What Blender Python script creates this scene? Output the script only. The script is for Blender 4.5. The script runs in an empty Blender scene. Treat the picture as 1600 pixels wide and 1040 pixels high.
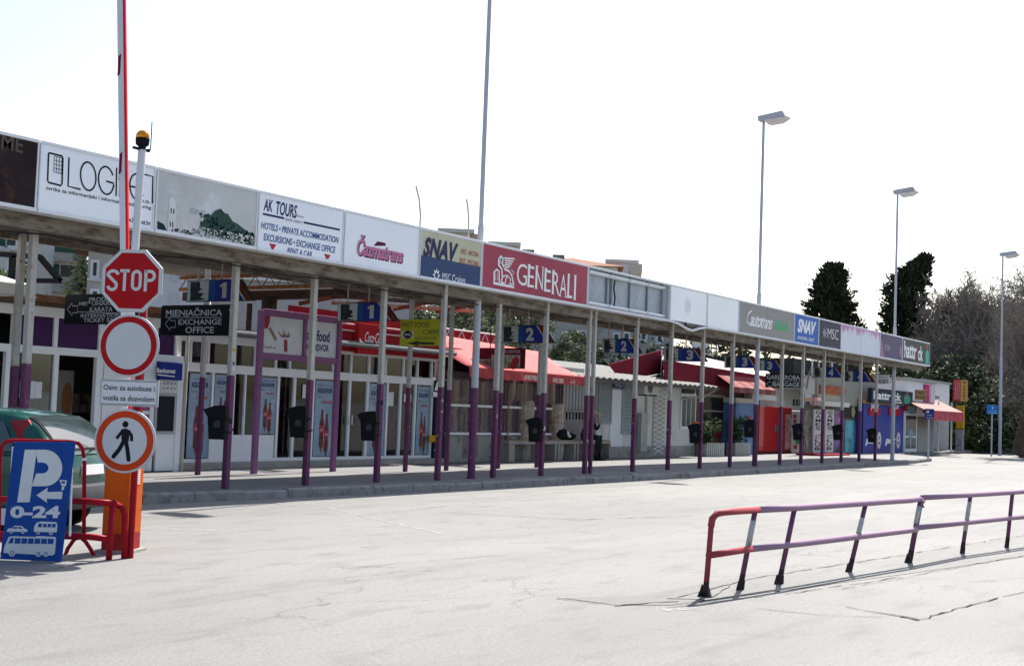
import bpy, math, random
from mathutils import Vector, Matrix
SC = bpy.context.scene
COL = SC.collection
R = math.radians
# ---------------------------------------------------------------- camera
FPX, ROLL, VPX, VPY, CAMH = 2035.0, .0375, 2110.0, 686.0, 1.70
_c, _s = math.cos(ROLL), math.sin(ROLL)
_ux = _c*(VPX-800)+_s*(VPY-520); _uy = -_s*(VPX-800)+_c*(VPY-520)
PITCH = math.atan2(_uy, FPX); PAN = math.atan2(_ux, math.hypot(FPX, _uy))
_fh = Vector((math.cos(PAN), math.sin(PAN), 0)); _rt = Vector((math.sin(PAN), -math.cos(PAN), 0)); _up = Vector((0, 0, 1))
FWD = _fh*math.cos(PITCH)+_up*math.sin(PITCH); _uc = _up*math.cos(PITCH)-_fh*math.sin(PITCH)
IX = _rt*_c+_uc*_s; IY = _rt*_s-_uc*_c
CAM = Vector((0, 0, CAMH))
cd = bpy.data.cameras.new('camera'); cam = bpy.data.objects.new('camera', cd); COL.objects.link(cam)
cd.sensor_width = 36; cd.lens = 36*FPX/1600; cd.clip_start = .1; cd.clip_end = 3000
cam.matrix_world = Matrix(((IX.x, -IY.x, -FWD.x, 0), (IX.y, -IY.y, -FWD.y, 0), (IX.z, -IY.z, -FWD.z, CAMH), (0, 0, 0, 1)))
SC.camera = cam
# ---------------------------------------------------------------- sky, sun, exposure
SUN_EL, SUN_AZ = R(48), R(8.5)          # azimuth measured from +X towards +Y
W = bpy.data.worlds.new('World'); SC.world = W; W.use_nodes = True
_n = W.node_tree.nodes; _bg = _n['Background']
_sky = _n.new('ShaderNodeTexSky'); _sky.sky_type = 'NISHITA'; _sky.sun_disc = False
_sky.sun_elevation = SUN_EL; _sky.sun_rotation = math.pi/2-SUN_AZ; _sky.dust_density = 2.2; _sky.ozone_density = 1.0; _sky.air_density = 1.0
W.node_tree.links.new(_sky.outputs[0], _bg.inputs[0]); _bg.inputs[1].default_value = .1
sl = bpy.data.lights.new('sun', 'SUN'); sl.energy = 4.3; sl.angle = R(.53); sl.color = (1, .95, .88)
sun = bpy.data.objects.new('sun', sl); COL.objects.link(sun)
_d = Vector((math.cos(SUN_AZ)*math.cos(SUN_EL), math.sin(SUN_AZ)*math.cos(SUN_EL), math.sin(SUN_EL)))
sun.rotation_euler = _d.to_track_quat('Z', 'Y').to_euler()
vs = SC.view_settings; vs.view_transform = 'Standard'; vs.look = 'None'; vs.exposure = 1.25; vs.gamma = 1; vs.use_curve_mapping = False
# ---------------------------------------------------------------- measuring helpers: a sight line meets a real plane of the place
def ray(x, y): return IX*(x-800)+IY*(y-520)+FWD*FPX
def onz(x, y, z=0.0):
    r = ray(x, y); return CAM+r*((z-CAMH)/r.z)
def ony(x, y, Y):
    r = ray(x, y); return CAM+r*(Y/r.y)
def onx(x, y, X):
    r = ray(x, y); return CAM+r*(X/r.x)
def atd(x, y, d): return CAM+ray(x, y)*(d/FPX)
class Frame:
    """a vertical plane at o, turned rot about Z; local x to the right, y away from the viewer, z up"""
    def __init__(s, o, rot=0.0):
        s.o = Vector(o); s.rot = rot; s.ex = Vector((math.cos(rot), math.sin(rot), 0)); s.ey = Vector((-math.sin(rot), math.cos(rot), 0))
    def p(s, x, y, d=0.0):
        r = ray(x, y); t = ((s.o+s.ey*d-CAM).dot(s.ey))/r.dot(s.ey); q = CAM+r*t-s.o
        return q.dot(s.ex), q.z
    def rect(s, x0, y0, x1, y1, d=0.0):
        a = s.p(x0, y0, d); b = s.p(x1, y1, d); return a[0], b[0], b[1], a[1]
# ---------------------------------------------------------------- materials
def mat(name, col, rough=.6, metal=0.0, var=.12, scale=5.0, dirt=None, dirt_amt=.5, dirt_scale=3.0, bump=0.0, bscale=40.0, spec=.03, stretch=(1, 1, 1), coat=0.0):
    m = bpy.data.materials.new(name); m.use_nodes = True; nt = m.node_tree; N = nt.nodes; L = nt.links
    b = N['Principled BSDF']; b.inputs['Roughness'].default_value = rough; b.inputs['Metallic'].default_value = metal
    b.inputs['Specular IOR Level'].default_value = spec
    if coat: b.inputs['Coat Weight'].default_value = coat
    g = N.new('ShaderNodeNewGeometry'); mp = N.new('ShaderNodeMapping'); mp.inputs['Scale'].default_value = stretch
    L.new(g.outputs['Position'], mp.inputs['Vector'])
    n = N.new('ShaderNodeTexNoise'); n.inputs['Scale'].default_value = scale; n.inputs['Detail'].default_value = 6; n.inputs['Roughness'].default_value = .65
    L.new(mp.outputs[0], n.inputs['Vector'])
    mx = N.new('ShaderNodeMix'); mx.data_type = 'RGBA'
    mx.inputs['A'].default_value = (*[max(0, c*(1-var)) for c in col], 1); mx.inputs['B'].default_value = (*[min(1, c*(1+var)) for c in col], 1)
    cr = N.new('ShaderNodeMapRange'); cr.inputs['From Min'].default_value = .3; cr.inputs['From Max'].default_value = .7
    L.new(n.outputs['Fac'], cr.inputs['Value']); L.new(cr.outputs[0], mx.inputs['Factor'])
    out = mx.outputs['Result']
    if dirt:
        n2 = N.new('ShaderNodeTexNoise'); n2.inputs['Scale'].default_value = dirt_scale; n2.inputs['Detail'].default_value = 8; n2.inputs['Roughness'].default_value = .7
        L.new(mp.outputs[0], n2.inputs['Vector'])
        r2 = N.new('ShaderNodeMapRange'); r2.inputs['From Min'].default_value = .66-.28*dirt_amt; r2.inputs['From Max'].default_value = .74-.2*dirt_amt; r2.inputs['To Max'].default_value = .85
        L.new(n2.outputs['Fac'], r2.inputs['Value'])
        m2 = N.new('ShaderNodeMix'); m2.data_type = 'RGBA'; m2.inputs['B'].default_value = (*dirt, 1)
        L.new(out, m2.inputs['A']); L.new(r2.outputs[0], m2.inputs['Factor']); out = m2.outputs['Result']
    L.new(out, b.inputs['Base Color'])
    if bump:
        n3 = N.new('ShaderNodeTexNoise'); n3.inputs['Scale'].default_value = bscale; n3.inputs['Detail'].default_value = 5
        L.new(mp.outputs[0], n3.inputs['Vector'])
        bp = N.new('ShaderNodeBump'); bp.inputs['Strength'].default_value = bump; bp.inputs['Distance'].default_value = .03
        L.new(n3.outputs['Fac'], bp.inputs['Height']); L.new(bp.outputs[0], b.inputs['Normal'])
    return m
_mc = {}
def paint(r, g, b, rough=.5, var=.06, **k):
    key = (r, g, b, rough, var, tuple(sorted(k.items(), key=str)))
    if key not in _mc: _mc[key] = mat('paint', (r, g, b), rough, var=var, **k)
    return _mc[key]
def srgb(r, g, b):
    f = lambda c: (c/255/12.92 if c/255 <= .04045 else ((c/255+.055)/1.055)**2.4)
    return f(r), f(g), f(b)
def glass_mat(name, tint=(.75, .82, .82), refl=1.0):
    m = bpy.data.materials.new(name); m.use_nodes = True; nt = m.node_tree; N = nt.nodes; L = nt.links
    for x in list(N): N.remove(x)
    o = N.new('ShaderNodeOutputMaterial'); mx = N.new('ShaderNodeMixShader'); t = N.new('ShaderNodeBsdfTransparent'); t.inputs[0].default_value = (*tint, 1)
    gl = N.new('ShaderNodeBsdfGlossy'); gl.inputs['Roughness'].default_value = .03; gl.inputs[0].default_value = (refl, refl, refl, 1)
    f = N.new('ShaderNodeFresnel'); f.inputs[0].default_value = 1.5
    L.new(f.outputs[0], mx.inputs[0]); L.new(t.outputs[0], mx.inputs[1]); L.new(gl.outputs[0], mx.inputs[2]); L.new(mx.outputs[0], o.inputs[0])
    return m
# ---------------------------------------------------------------- mesh building
_tc = {}
def text_geo(s, bold=0.0, shear=0.0, sp=1.0):
    k = (s, bold, shear, sp)
    if k not in _tc:
        c = bpy.data.curves.new('t', 'FONT'); c.body = s; c.size = 1; c.offset = bold; c.shear = shear; c.space_character = sp; c.resolution_u = 3
        o = bpy.data.objects.new('t', c); me = o.to_mesh()
        _tc[k] = ([v.co.copy() for v in me.vertices], [list(p.vertices) for p in me.polygons])
        o.to_mesh_clear(); bpy.data.objects.remove(o); bpy.data.curves.remove(c)
    return _tc[k]
class MB:
    def __init__(s): s.v = []; s.f = []; s.mi = []; s.k = 0; s.T = None
    def mat(s, i): s.k = i; return s
    def xf(s, T): s.T = T; return s
    def add(s, vs, fs):
        n = len(s.v)
        s.v += [(s.T @ Vector(v))[:] if s.T else tuple(v) for v in vs]
        for f in fs: s.f.append([n+i for i in f]); s.mi.append(s.k)
        return s
    def box(s, x0, x1, y0, y1, z0, z1):
        return s.add([(x0, y0, z0), (x1, y0, z0), (x1, y1, z0), (x0, y1, z0), (x0, y0, z1), (x1, y0, z1), (x1, y1, z1), (x0, y1, z1)],
                     [(0, 3, 2, 1), (4, 5, 6, 7), (0, 1, 5, 4), (1, 2, 6, 5), (2, 3, 7, 6), (3, 0, 4, 7)])
    def hexa(s, a, b):            # two quads (4 points each), joined
        return s.add(list(a)+list(b), [(0, 3, 2, 1), (4, 5, 6, 7), (0, 1, 5, 4), (1, 2, 6, 5), (2, 3, 7, 6), (3, 0, 4, 7)])
    def prism(s, pts, y0, y1):    # polygon in x,z pushed along y
        n = len(pts)
        return s.add([(x, y0, z) for x, z in pts]+[(x, y1, z) for x, z in pts], [list(range(n)), list(range(2*n-1, n-1, -1))]+[(i, i+n, (i+1) % n+n, (i+1) % n) for i in range(n)])
    def zprism(s, pts, z0, z1):   # polygon in x,y raised along z
        n = len(pts)
        return s.add([(x, y, z0) for x, y in pts]+[(x, y, z1) for x, y in pts], [list(range(n-1, -1, -1)), list(range(n, 2*n))]+[(i, (i+1) % n, (i+1) % n+n, i+n) for i in range(n)])
    def flat(s, pts, y=0.0): return s.add([(x, y, z) for x, z in pts], [list(range(len(pts)))])
    def quad(s, *p): return s.add(p, [list(range(len(p)))])
    def tube(s, pts, r, n=8, rot=0.0):
        pts = [Vector(p) for p in pts]; rr = r if isinstance(r, (list, tuple)) else [r]*len(pts); vs = []; fs = []
        ref = None
        for i, p in enumerate(pts):
            d = (pts[min(i+1, len(pts)-1)]-pts[max(i-1, 0)]).normalized()
            if ref is None: ref = Vector((0, 0, 1)) if abs(d.z) < .9 else Vector((1, 0, 0))
            a = d.cross(ref).normalized(); b = d.cross(a).normalized(); 
            for j in range(n):
                t = 2*math.pi*j/n+rot; vs.append(p+(a*math.cos(t)+b*math.sin(t))*rr[i])
        for i in range(len(pts)-1):
            for j in range(n): fs.append((i*n+j, i*n+(j+1) % n, (i+1)*n+(j+1) % n, (i+1)*n+j))
        fs.append(list(range(n-1, -1, -1))); fs.append([(len(pts)-1)*n+j for j in range(n)])
        return s.add(vs, fs)
    def sqtube(s, p0, p1, w):
        return s.tube([p0, p1], w*.7071, 4, math.pi/4)
    def lathe(s, prof, n=16, c=(0, 0, 0)):
        vs = []; fs = []
        for r, z in prof:
            for j in range(n): t = 2*math.pi*j/n; vs.append((c[0]+r*math.cos(t), c[1]+r*math.sin(t), c[2]+z))
        for i in range(len(prof)-1):
            for j in range(n): fs.append((i*n+j, i*n+(j+1) % n, (i+1)*n+(j+1) % n, (i+1)*n+j))
        fs.append(list(range(n-1, -1, -1))); fs.append([(len(prof)-1)*n+j for j in range(n)])
        return s.add(vs, fs)
    def ball(s, c, r, n=10, m=7, sc=(1, 1, 1), jit=0, rnd=None):
        vs = []; fs = []
        for i in range(m+1):
            a = math.pi*i/m
            for j in range(n):
                t = 2*math.pi*j/n; k = 1+(rnd.uniform(-jit, jit) if jit else 0)
                vs.append((c[0]+r*sc[0]*k*math.sin(a)*math.cos(t), c[1]+r*sc[1]*k*math.sin(a)*math.sin(t), c[2]+r*sc[2]*k*math.cos(a)))
        for i in range(m):
            for j in range(n): fs.append((i*n+j, (i+1)*n+j, (i+1)*n+(j+1) % n, i*n+(j+1) % n))
        return s.add(vs, fs)
    def stroke(s, pts, w, y=-.003, closed=False):   # a flat brush line in x,z
        P = [Vector((a, b)) for a, b in pts]; n = len(P)
        if closed: P.append(P[0]); n += 1
        L = []; Rr = []
        for i in range(n):
            if closed: d = (P[(i+1) % (n-1)]-P[(i-1) % (n-1)])
            else: d = P[min(i+1, n-1)]-P[max(i-1, 0)]
            if d.length < 1e-9: d = Vector((1, 0))
            d.normalize(); q = Vector((-d.y, d.x))*(w/2); L.append(P[i]+q); Rr.append(P[i]-q)
        for i in range(n-1):
            s.add([(L[i].x, y, L[i].y), (L[i+1].x, y, L[i+1].y), (Rr[i+1].x, y, Rr[i+1].y), (Rr[i].x, y, Rr[i].y)], [(0, 1, 2, 3)])
        return s
    def disc(s, cx, cz, r, y=-.003, n=28, r2=None, a0=0.0, a1=2*math.pi):
        rz = r if r2 is None else r2
        return s.flat([(cx+r*math.cos(a0+(a1-a0)*i/n), cz+rz*math.sin(a0+(a1-a0)*i/n)) for i in range(n if a1-a0 > 6.28 else n+1)], y)
    def text(s, body, x, z, h, w=None, y=-.003, align='l', bold=0.0, shear=0.0, slope=0.0, sp=1.0):
        """cap height h, total width w; left (or centre) of the base line at x,z"""
        V, F = text_geo(body, bold, shear, sp)
        if not V: return s
        cap = .728; x0 = min(v.x for v in V); x1 = max(v.x for v in V); kx = h/cap if w is None else w/max(1e-6, x1-x0); kz = h/cap
        ww = (x1-x0)*kx; ox = x-(ww/2 if align == 'c' else ww if align == 'r' else 0)
        return s.add([(ox+(v.x-x0)*kx, y, z+v.y*kz+slope*(v.x-x0)*kx) for v in V], F)
    def build(s, name, mats, parent=None, smooth=False, bevel=0.0, kind=None):
        me = bpy.data.meshes.new(name); me.from_pydata(s.v, [], s.f); 
        mats = mats if isinstance(mats, (list, tuple)) else [mats]
        for m in mats: me.materials.append(m)
        if len(mats) > 1: me.polygons.foreach_set('material_index', [min(k, len(mats)-1) for k in s.mi])
        if smooth: me.polygons.foreach_set('use_smooth', [True]*len(me.polygons))
        me.update(); o = bpy.data.objects.new(name, me); COL.objects.link(o)
        if parent: o.parent = parent
        if kind: o['kind'] = kind
        if bevel:
            b = o.modifiers.new('bevel', 'BEVEL'); b.width = bevel; b.segments = 2; b.limit_method = 'ANGLE'
        return o
def tag(o, label, cat, group=None, kind=None):
    o['label'] = label; o['category'] = cat
    if group: o['group'] = group
    if kind: o['kind'] = kind
    return o
def thing(name, label, cat, loc=(0, 0, 0), rot=0.0, group=None):
    o = bpy.data.objects.new(name, None); o.empty_display_size = .2; COL.objects.link(o); o.location = loc; o.rotation_euler = (0, 0, rot)
    return tag(o, label, cat, group)
def fthing(fr, name, label, cat, group=None): return thing(name, label, cat, fr.o, fr.rot, group)
def dup(o, loc=None, rot=None, label=None, group=None):
    c = o.copy(); COL.objects.link(c)
    if loc is not None: c.location = loc
    if rot is not None: c.rotation_euler = (0, 0, rot)
    if label: c['label'] = label
    if group: c['group'] = group
    for ch in list(o.children):
        d = ch.copy(); COL.objects.link(d); d.parent = c
        for g in list(ch.children):
            e = g.copy(); COL.objects.link(e); e.parent = d
    return c
def ftext(mb, fr, s, xl, yb, xr, yt, d=-.004, bold=0.0, shear=0.0, sp=1.0):
    """lettering on a frame: base line starts at (xl,yb), ends at xr, capitals reach yt at the left end"""
    a = fr.p(xl, yb, d); b = fr.p(xr, yb, d); c = fr.p(xl, yt, d)
    mb.text(s, a[0], a[1], c[1]-a[1], b[0]-a[0], d, 'l', bold, shear, 0, sp)
# ---------------------------------------------------------------- palette
ALU = mat('aluminium', (.62, .64, .66), .42, .0, var=.06, scale=3, spec=.6)
WHITEF = mat('white_frame', (.74, .75, .76), .45, var=.05, scale=3, dirt=(.4, .38, .35), dirt_amt=.18, dirt_scale=6)
POSTG = mat('post_grey', (.41, .39, .35), .55, var=.1, scale=6, dirt=(.22, .16, .11), dirt_amt=.3, dirt_scale=9)
POSTP = mat('post_purple', (.13, .048, .098), .5, var=.14, scale=8, dirt=(.32, .27, .31), dirt_amt=.12, dirt_scale=14)
PURPLE = mat('frame_purple', (.24, .105, .21), .5, var=.08, scale=6, dirt=(.16, .08, .12), dirt_amt=.15, dirt_scale=12)
RUSTB = mat('flaking_beam', (.215, .187, .155), .8, var=.25, scale=5, dirt=(.085, .058, .04), dirt_amt=.65, dirt_scale=3.5, bump=.3, stretch=(.5, 2, 2))
RUST = mat('rust', (.3, .12, .05), .85, var=.35, scale=7, dirt=(.42, .3, .2), dirt_amt=.4, dirt_scale=6)
ROOFU = mat('roof_underside', (.3, .27, .23), .8, var=.15, scale=2, dirt=(.18, .11, .06), dirt_amt=.45, dirt_scale=2)
BLACK = mat('black_plastic', (.012, .012, .014), .6, var=.2)
DARKMET = mat('dark_metal', (.03, .03, .032), .5, var=.2)
LAMPG = mat('lamp_grey', (.42, .43, .46), .5, var=.06, scale=2)
GLASS = glass_mat('shop_glass'); DGLASS = glass_mat('dark_glass', (.35, .4, .42))
CONC = mat('concrete', (.33, .31, .285), .9, var=.15, scale=8, dirt=(.17, .16, .15), dirt_amt=.4, dirt_scale=3, bump=.3)
LETW = paint(.8, .8, .78)
LETK = paint(.015, .015, .018)
# ================================================================ ground
def asphalt(name, c0, c1, crack=.5, scale=1.0):
    m = bpy.data.materials.new(name); m.use_nodes = True; nt = m.node_tree; N = nt.nodes; L = nt.links; b = N['Principled BSDF']
    b.inputs['Roughness'].default_value = .82; b.inputs['Specular IOR Level'].default_value = .35
    g = N.new('ShaderNodeNewGeometry')
    def noise(sc, det=6, st=(1, 1, 1), ro=.6):
        mp = N.new('ShaderNodeMapping'); mp.inputs['Scale'].default_value = st; L.new(g.outputs['Position'], mp.inputs[0])
        n = N.new('ShaderNodeTexNoise'); n.inputs['Scale'].default_value = sc; n.inputs['Detail'].default_value = det; n.inputs['Roughness'].default_value = ro; L.new(mp.outputs[0], n.inputs['Vector']); return n.outputs['Fac']
    def mr(v, a, bb, lo=0, hi=1):
        r = N.new('ShaderNodeMapRange'); r.inputs['From Min'].default_value = a; r.inputs['From Max'].default_value = bb; r.inputs['To Min'].default_value = lo; r.inputs['To Max'].default_value = hi; L.new(v, r.inputs['Value']); return r.outputs[0]
    def mix(f, a, bb):
        x = N.new('ShaderNodeMix'); x.data_type = 'RGBA'; L.new(f, x.inputs['Factor'])
        for s, v in (('A', a), ('B', bb)):
            if isinstance(v, tuple): x.inputs[s].default_value = (*v, 1)
            else: L.new(v, x.inputs[s])
        return x.outputs['Result']
    dk = tuple(c*.55 for c in c0)
    col = mix(mr(noise(.35*scale, 5, (.35, 1, 1)), .35, .68), c0, c1)
    col = mix(mr(noise(2.2*scale, 7, (.5, 1.4, 1)),   .52, .72, 0, .7), col, tuple(c*.68 for c in c0))
    col = mix(mr(noise(26, 4), .44, .62, 0, .36), col, tuple(c*.6 for c in c0))
    col = mix(mr(noise(70, 2), .58, .68, 0, .4), col, tuple(min(1, c*1.5) for c in c1))
    col = mix(mr(noise(.9, 4, (.12, 1.6, 1)), .56, .68, 0, .5), col, tuple(c*.66 for c in c0))
    if crack:
        mp = N.new('ShaderNodeMapping'); mp.inputs['Scale'].default_value = (.35, .6, 1); L.new(g.outputs['Position'], mp.inputs[0])
        nz = N.new('ShaderNodeTexNoise'); nz.inputs['Scale'].default_value = 1.6; nz.inputs['Detail'].default_value = 6; L.new(mp.outputs[0], nz.inputs['Vector'])
        ad = N.new('ShaderNodeVectorMath'); ad.operation = 'ADD'; L.new(mp.outputs[0], ad.inputs[0]); L.new(nz.outputs['Color'], ad.inputs[1])
        vo = N.new('ShaderNodeTexVoronoi'); vo.feature = 'DISTANCE_TO_EDGE'; vo.inputs['Scale'].default_value = 1.1; L.new(ad.outputs[0], vo.inputs['Vector'])
        ln = mr(vo.outputs['Distance'], .0, .012, 1, 0)
        mk = mr(noise(.22, 3), .5, .6)
        mu = N.new('ShaderNodeMath'); mu.operation = 'MULTIPLY'; L.new(ln, mu.inputs[0]); L.new(mk, mu.inputs[1])
        m2 = N.new('ShaderNodeMath'); m2.operation = 'MULTIPLY'; L.new(mu.outputs[0], m2.inputs[0]); m2.inputs[1].default_value = crack
        col = mix(m2.outputs[0], col, tuple(c*.45 for c in c0))
    L.new(col, b.inputs['Base Color'])
    bp = N.new('ShaderNodeBump'); bp.inputs['Strength'].default_value = .5; bp.inputs['Distance'].default_value = .012
    L.new(noise(45, 4), bp.inputs['Height']); L.new(bp.outputs[0], b.inputs['Normal'])
    return m
ROAD = asphalt('bleached_asphalt', (.16, .158, .152), (.212, .21, .201), .75)
PAVE = asphalt('pavement_asphalt', (.135, .135, .136), (.18, .18, .178), .5, 2)
STRIP = asphalt('concrete_strip', (.14, .14, .136), (.19, .188, .18), .95, 2)
mb = MB(); mb.quad((-900, -900, 0), (1200, -900, 0), (1200, 1200, 0), (-900, 1200, 0)); mb.build('road', ROAD, kind='structure')
# kerb line (x, y) from near to far; the bays bow out a little towards the road
KL = [(12.3, 15.85), (14, 15.72), (17, 15.45), (21.4, 15.15), (27, 15.0), (33, 14.93), (42, 15.0), (50, 15.2), (56, 15.45), (60, 15.9), (62.5, 16.8), (64, 18.2), (66, 19.0), (80, 19.4), (110, 19.6)]
KI = [(x, y+.16) for x, y in KL]
mb = MB(); pts = [(12.3, 17.9)]+[(12.3, KI[0][1])]+KI[1:]+[(110, 27.5), (-40, 27.5), (-40, 17.9)]
mb.zprism(pts, -.05, .15); mb.build('pavement', PAVE, kind='structure')
KERB = mat('kerb_stone', (.24, .232, .222), .9, var=.2, scale=5, dirt=(.12, .115, .11), dirt_amt=.5, dirt_scale=4, bump=.5, bscale=25)
rk = random.Random(5); mb = MB()
for (a, b) in zip(KL[:-1], KL[1:]):
    a = Vector(a); b = Vector(b); n = max(1, int((b-a).length/.95)); d = (b-a)/n; q = Vector((-d.y, d.x)).normalized()*.158
    for i in range(n):
        p0 = a+d*(i+.008); p1 = a+d*(i+.992); h = .153+rk.uniform(-.012, .012); o = q*rk.uniform(-.06, .06); c = .03
        f0, f1 = p0-o, p1-o
        mb.hexa([(*f0, -.05), (*f1, -.05), (*(p1+q), -.05), (*(p0+q), -.05)], [(*f0, h-c), (*f1, h-c), (*(p1+q), h-c), (*(p0+q), h-c)])
        s0, s1 = f0+q*.2, f1+q*.2
        mb.hexa([(*f0, h-c+.0005), (*f1, h-c+.0005), (*(p1+q), h-c+.0005), (*(p0+q), h-c+.0005)], [(*s0, h), (*s1, h), (*(p1+q), h), (*(p0+q), h)])
mb.build('kerb', KERB, kind='structure')
# far side verge under the trees
VERGE = mat('verge_soil', (.14, .12, .085), .95, var=.4, scale=3, dirt=(.07, .09, .03), dirt_amt=.6, dirt_scale=2)
mb = MB(); mb.zprism([(83, 20.5), (160, 17.0), (260, 17), (260, 120), (86, 120), (82, 26)], -.02, .13); mb.build('verge', VERGE, kind='structure')
# raised strip under the railing
a = onz(880, 950); 
mb = MB(); mb.add([(*onz(1050, 945).xy, .004), (*onz(1420, 896).xy, .004), (*onz(1720, 852).xy, .004), (*onz(1720, 818).xy, .004), (*onz(1420, 866).xy, .004), (*onz(1180, 897).xy, .004), (*onz(1000, 930).xy, .004), (*onz(880, 934).xy, .004), (*onz(960, 945).xy, .004)], [list(range(9))])
mb.build('concrete_strip', STRIP, kind='structure')
# worn white markings
WORN = bpy.data.materials.new('worn_marking'); WORN.use_nodes = True
_N = WORN.node_tree.nodes; _L = WORN.node_tree.links; _b = _N['Principled BSDF']; _b.inputs['Base Color'].default_value = (.32, .32, .305, 1); _b.inputs['Roughness'].default_value = .8
_t = _N.new('ShaderNodeTexNoise'); _t.inputs['Scale'].default_value = 9; _t.inputs['Detail'].default_value = 8; _g = _N.new('ShaderNodeNewGeometry'); _L.new(_g.outputs['Position'], _t.inputs['Vector'])
_r = _N.new('ShaderNodeMapRange'); _r.inputs['From Min'].default_value = .42; _r.inputs['From Max'].default_value = .62; _r.inputs['To Max'].default_value = .75; _L.new(_t.outputs['Fac'], _r.inputs['Value']); _L.new(_r.outputs[0], _b.inputs['Alpha'])
mb = MB()
def gline(mb, x0, y0, x1, y1, w, z=.004):
    a = onz(x0, y0); b = onz(x1, y1); d = (b-a).normalized(); q = Vector((-d.y, d.x, 0))*w/2
    mb.quad((*(a+q).xy, z), (*(b+q).xy, z), (*(b-q).xy, z), (*(a-q).xy, z))
for l in [(478, 786, 690, 834), (215, 826, 345, 829), (215, 806, 318, 810), (330, 797, 520, 778), (1030, 953, 1100, 949), (620, 800, 860, 770)]:
    gline(mb, *l, .12)
mb.build('road_marking', WORN, kind='structure')
# tar-filled seams and long cracks
CRACK = mat('crack_dirt', (.075, .072, .067), .95, var=.3)
rc = random.Random(11); mb = MB()
def crack(pts, w):
    P = [onz(x, y) for x, y in pts]; Q = []
    for a, b in zip(P[:-1], P[1:]):
        n = max(2, int((b-a).length/.14))
        for i in range(n): Q.append(a.lerp(b, i/n)+Vector((rc.uniform(-.02, .02), rc.uniform(-.025, .025), 0)))
    Q.append(P[-1]); L = []; Rr = []
    for i, p in enumerate(Q):
        d = Q[min(i+1, len(Q)-1)]-Q[max(0, i-1)]; d.normalize(); q = Vector((-d.y, d.x, 0))*w*rc.uniform(.25, 1)/2; L.append(p+q); Rr.append(p-q)
    for i in range(len(Q)-1):
        if rc.random() < .12: continue
        mb.quad((*L[i].xy, .008), (*L[i+1].xy, .008), (*Rr[i+1].xy, .008), (*Rr[i].xy, .008))
for pts, w in [([(690, 800), (900, 812), (1080, 806)], .03), ([(870, 935), (960, 946), (1060, 940)], .035), ([(1060, 934), (1180, 903), (1330, 880), (1600, 836)], .02), ([(1040, 950), (1250, 925), (1420, 900), (1600, 868)], .02),
               ([(1320, 948), (1400, 962), (1440, 968), (1500, 950), (1600, 925)], .03), ([(1405, 963), (1436, 969)], .09), ([(1180, 950), (1290, 962), (1380, 964)], .015), ([(1100, 940), (1140, 915)], .02), ([(1315, 920), (1420, 902), (1500, 905)], .012),
               ([(250, 812), (420, 800), (560, 806), (700, 790)], .015), ([(480, 892), (760, 870), (880, 880)], .012), ([(0, 905), (130, 880)], .015), ([(600, 850), (790, 838), (1000, 848)], .012), ([(1040, 935), (1130, 938)], .05)]:
    crack(pts, w)
mb.build('road_crack', CRACK, kind='structure')
# ================================================================ the long bus-bay canopy
YF = 15.55                                     # plane of the advertising panels
canopy = thing('platform_canopy', 'long flat bus station canopy on thin grey and purple posts, carrying advertising panels', 'canopy', (9, YF, 0))
def W2C(x, y, z): return (x-9, y-YF, z)
XE = 57.9
mb = MB(); mb.box(*[v for v in (-1.5, XE-9)], .3, 2.75, 4.46, 4.58); mb.build('roof', ROOFU, canopy)
mb = MB(); mb.box(-1.5, XE-9, .27, .45, 3.98, 4.2); mb.box(-1.5, XE-9, .22, .5, 4.203, 4.235); mb.box(-1.5, XE-9, .3, .4, 4.24, 4.455); mb.build('front_beam', RUSTB, canopy, bevel=.01)
mb = MB(); mb.box(-1.5, XE-9, 2.5, 2.64, 4.1, 4.455); mb.build('rear_beam', RUSTB, canopy, bevel=.01)
mb = MB(); mb.box(-1.5, XE-9, 2.752, 2.87, 4.4, 4.62); mb.build('gutter', POSTG, canopy)
mb = MB(); mb.tube([(-1.5, .3, 3.94)]+[(i*1.03, .3+.02*(i % 2), 3.945-.03*(i % 3)) for i in range(int((XE-9)/1.03))], .014, 5); mb.build('cable', DARKMET, canopy)
def post(x, y, z0=.15, z1=4.2, w=.104, zp=2.07, rot=0.0):
    m = MB(); p = Vector(W2C(x, y, 0))
    m.mat(1).box(p.x-w/2, p.x+w/2, p.y-w/2, p.y+w/2, z0, zp); m.mat(0).box(p.x-w/2, p.x+w/2, p.y-w/2, p.y+w/2, zp, z1)
    m.mat(1).box(p.x-w*.62, p.x+w*.62, p.y-w*.62, p.y+w*.62, z0+.98, z0+1.03)
    m.mat(0).box(p.x-w*.62, p.x+w*.62, p.y-w*.62, p.y+w*.62, z0+3.02, z0+3.05)
    return m.build('post', [POSTG, POSTP], canopy, bevel=.012)
FRONT = []
for bx, by in [(352, 760), (477, 755), (588, 752), (683, 750), (770, 746), (845, 743), (913, 740.5), (988, 737.5), (1043, 735.5), (1093, 733.2), (1140, 731.4), (1218, 727.3), (1251, 725.5), (1284, 723.8), (1314, 722.3), (1342, 720.9), (1367, 719.5)]:
    q = onz(bx, by, .15); q.y = max(15.86, min(16.05, q.y)); q.x = onz(bx, by, .15).x
    # keep the foot on its own sight line at that depth
    q = ony(bx, by, q.y); FRONT.append((q.x, q.y)); post(q.x, q.y)
q = ony(37, 640, 16.1); FRONT0 = (q.x, q.y); post(q.x, q.y, 0.0)
q = ony(19, 640, 18.0); post(q.x, q.y, 0.0)
q = onz(203, 766.5, .15); post(q.x, max(15.95, min(16.3, q.y)))
q = onz(930, 740, .15); post(q.x, q.y+.15, w=.088)
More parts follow.
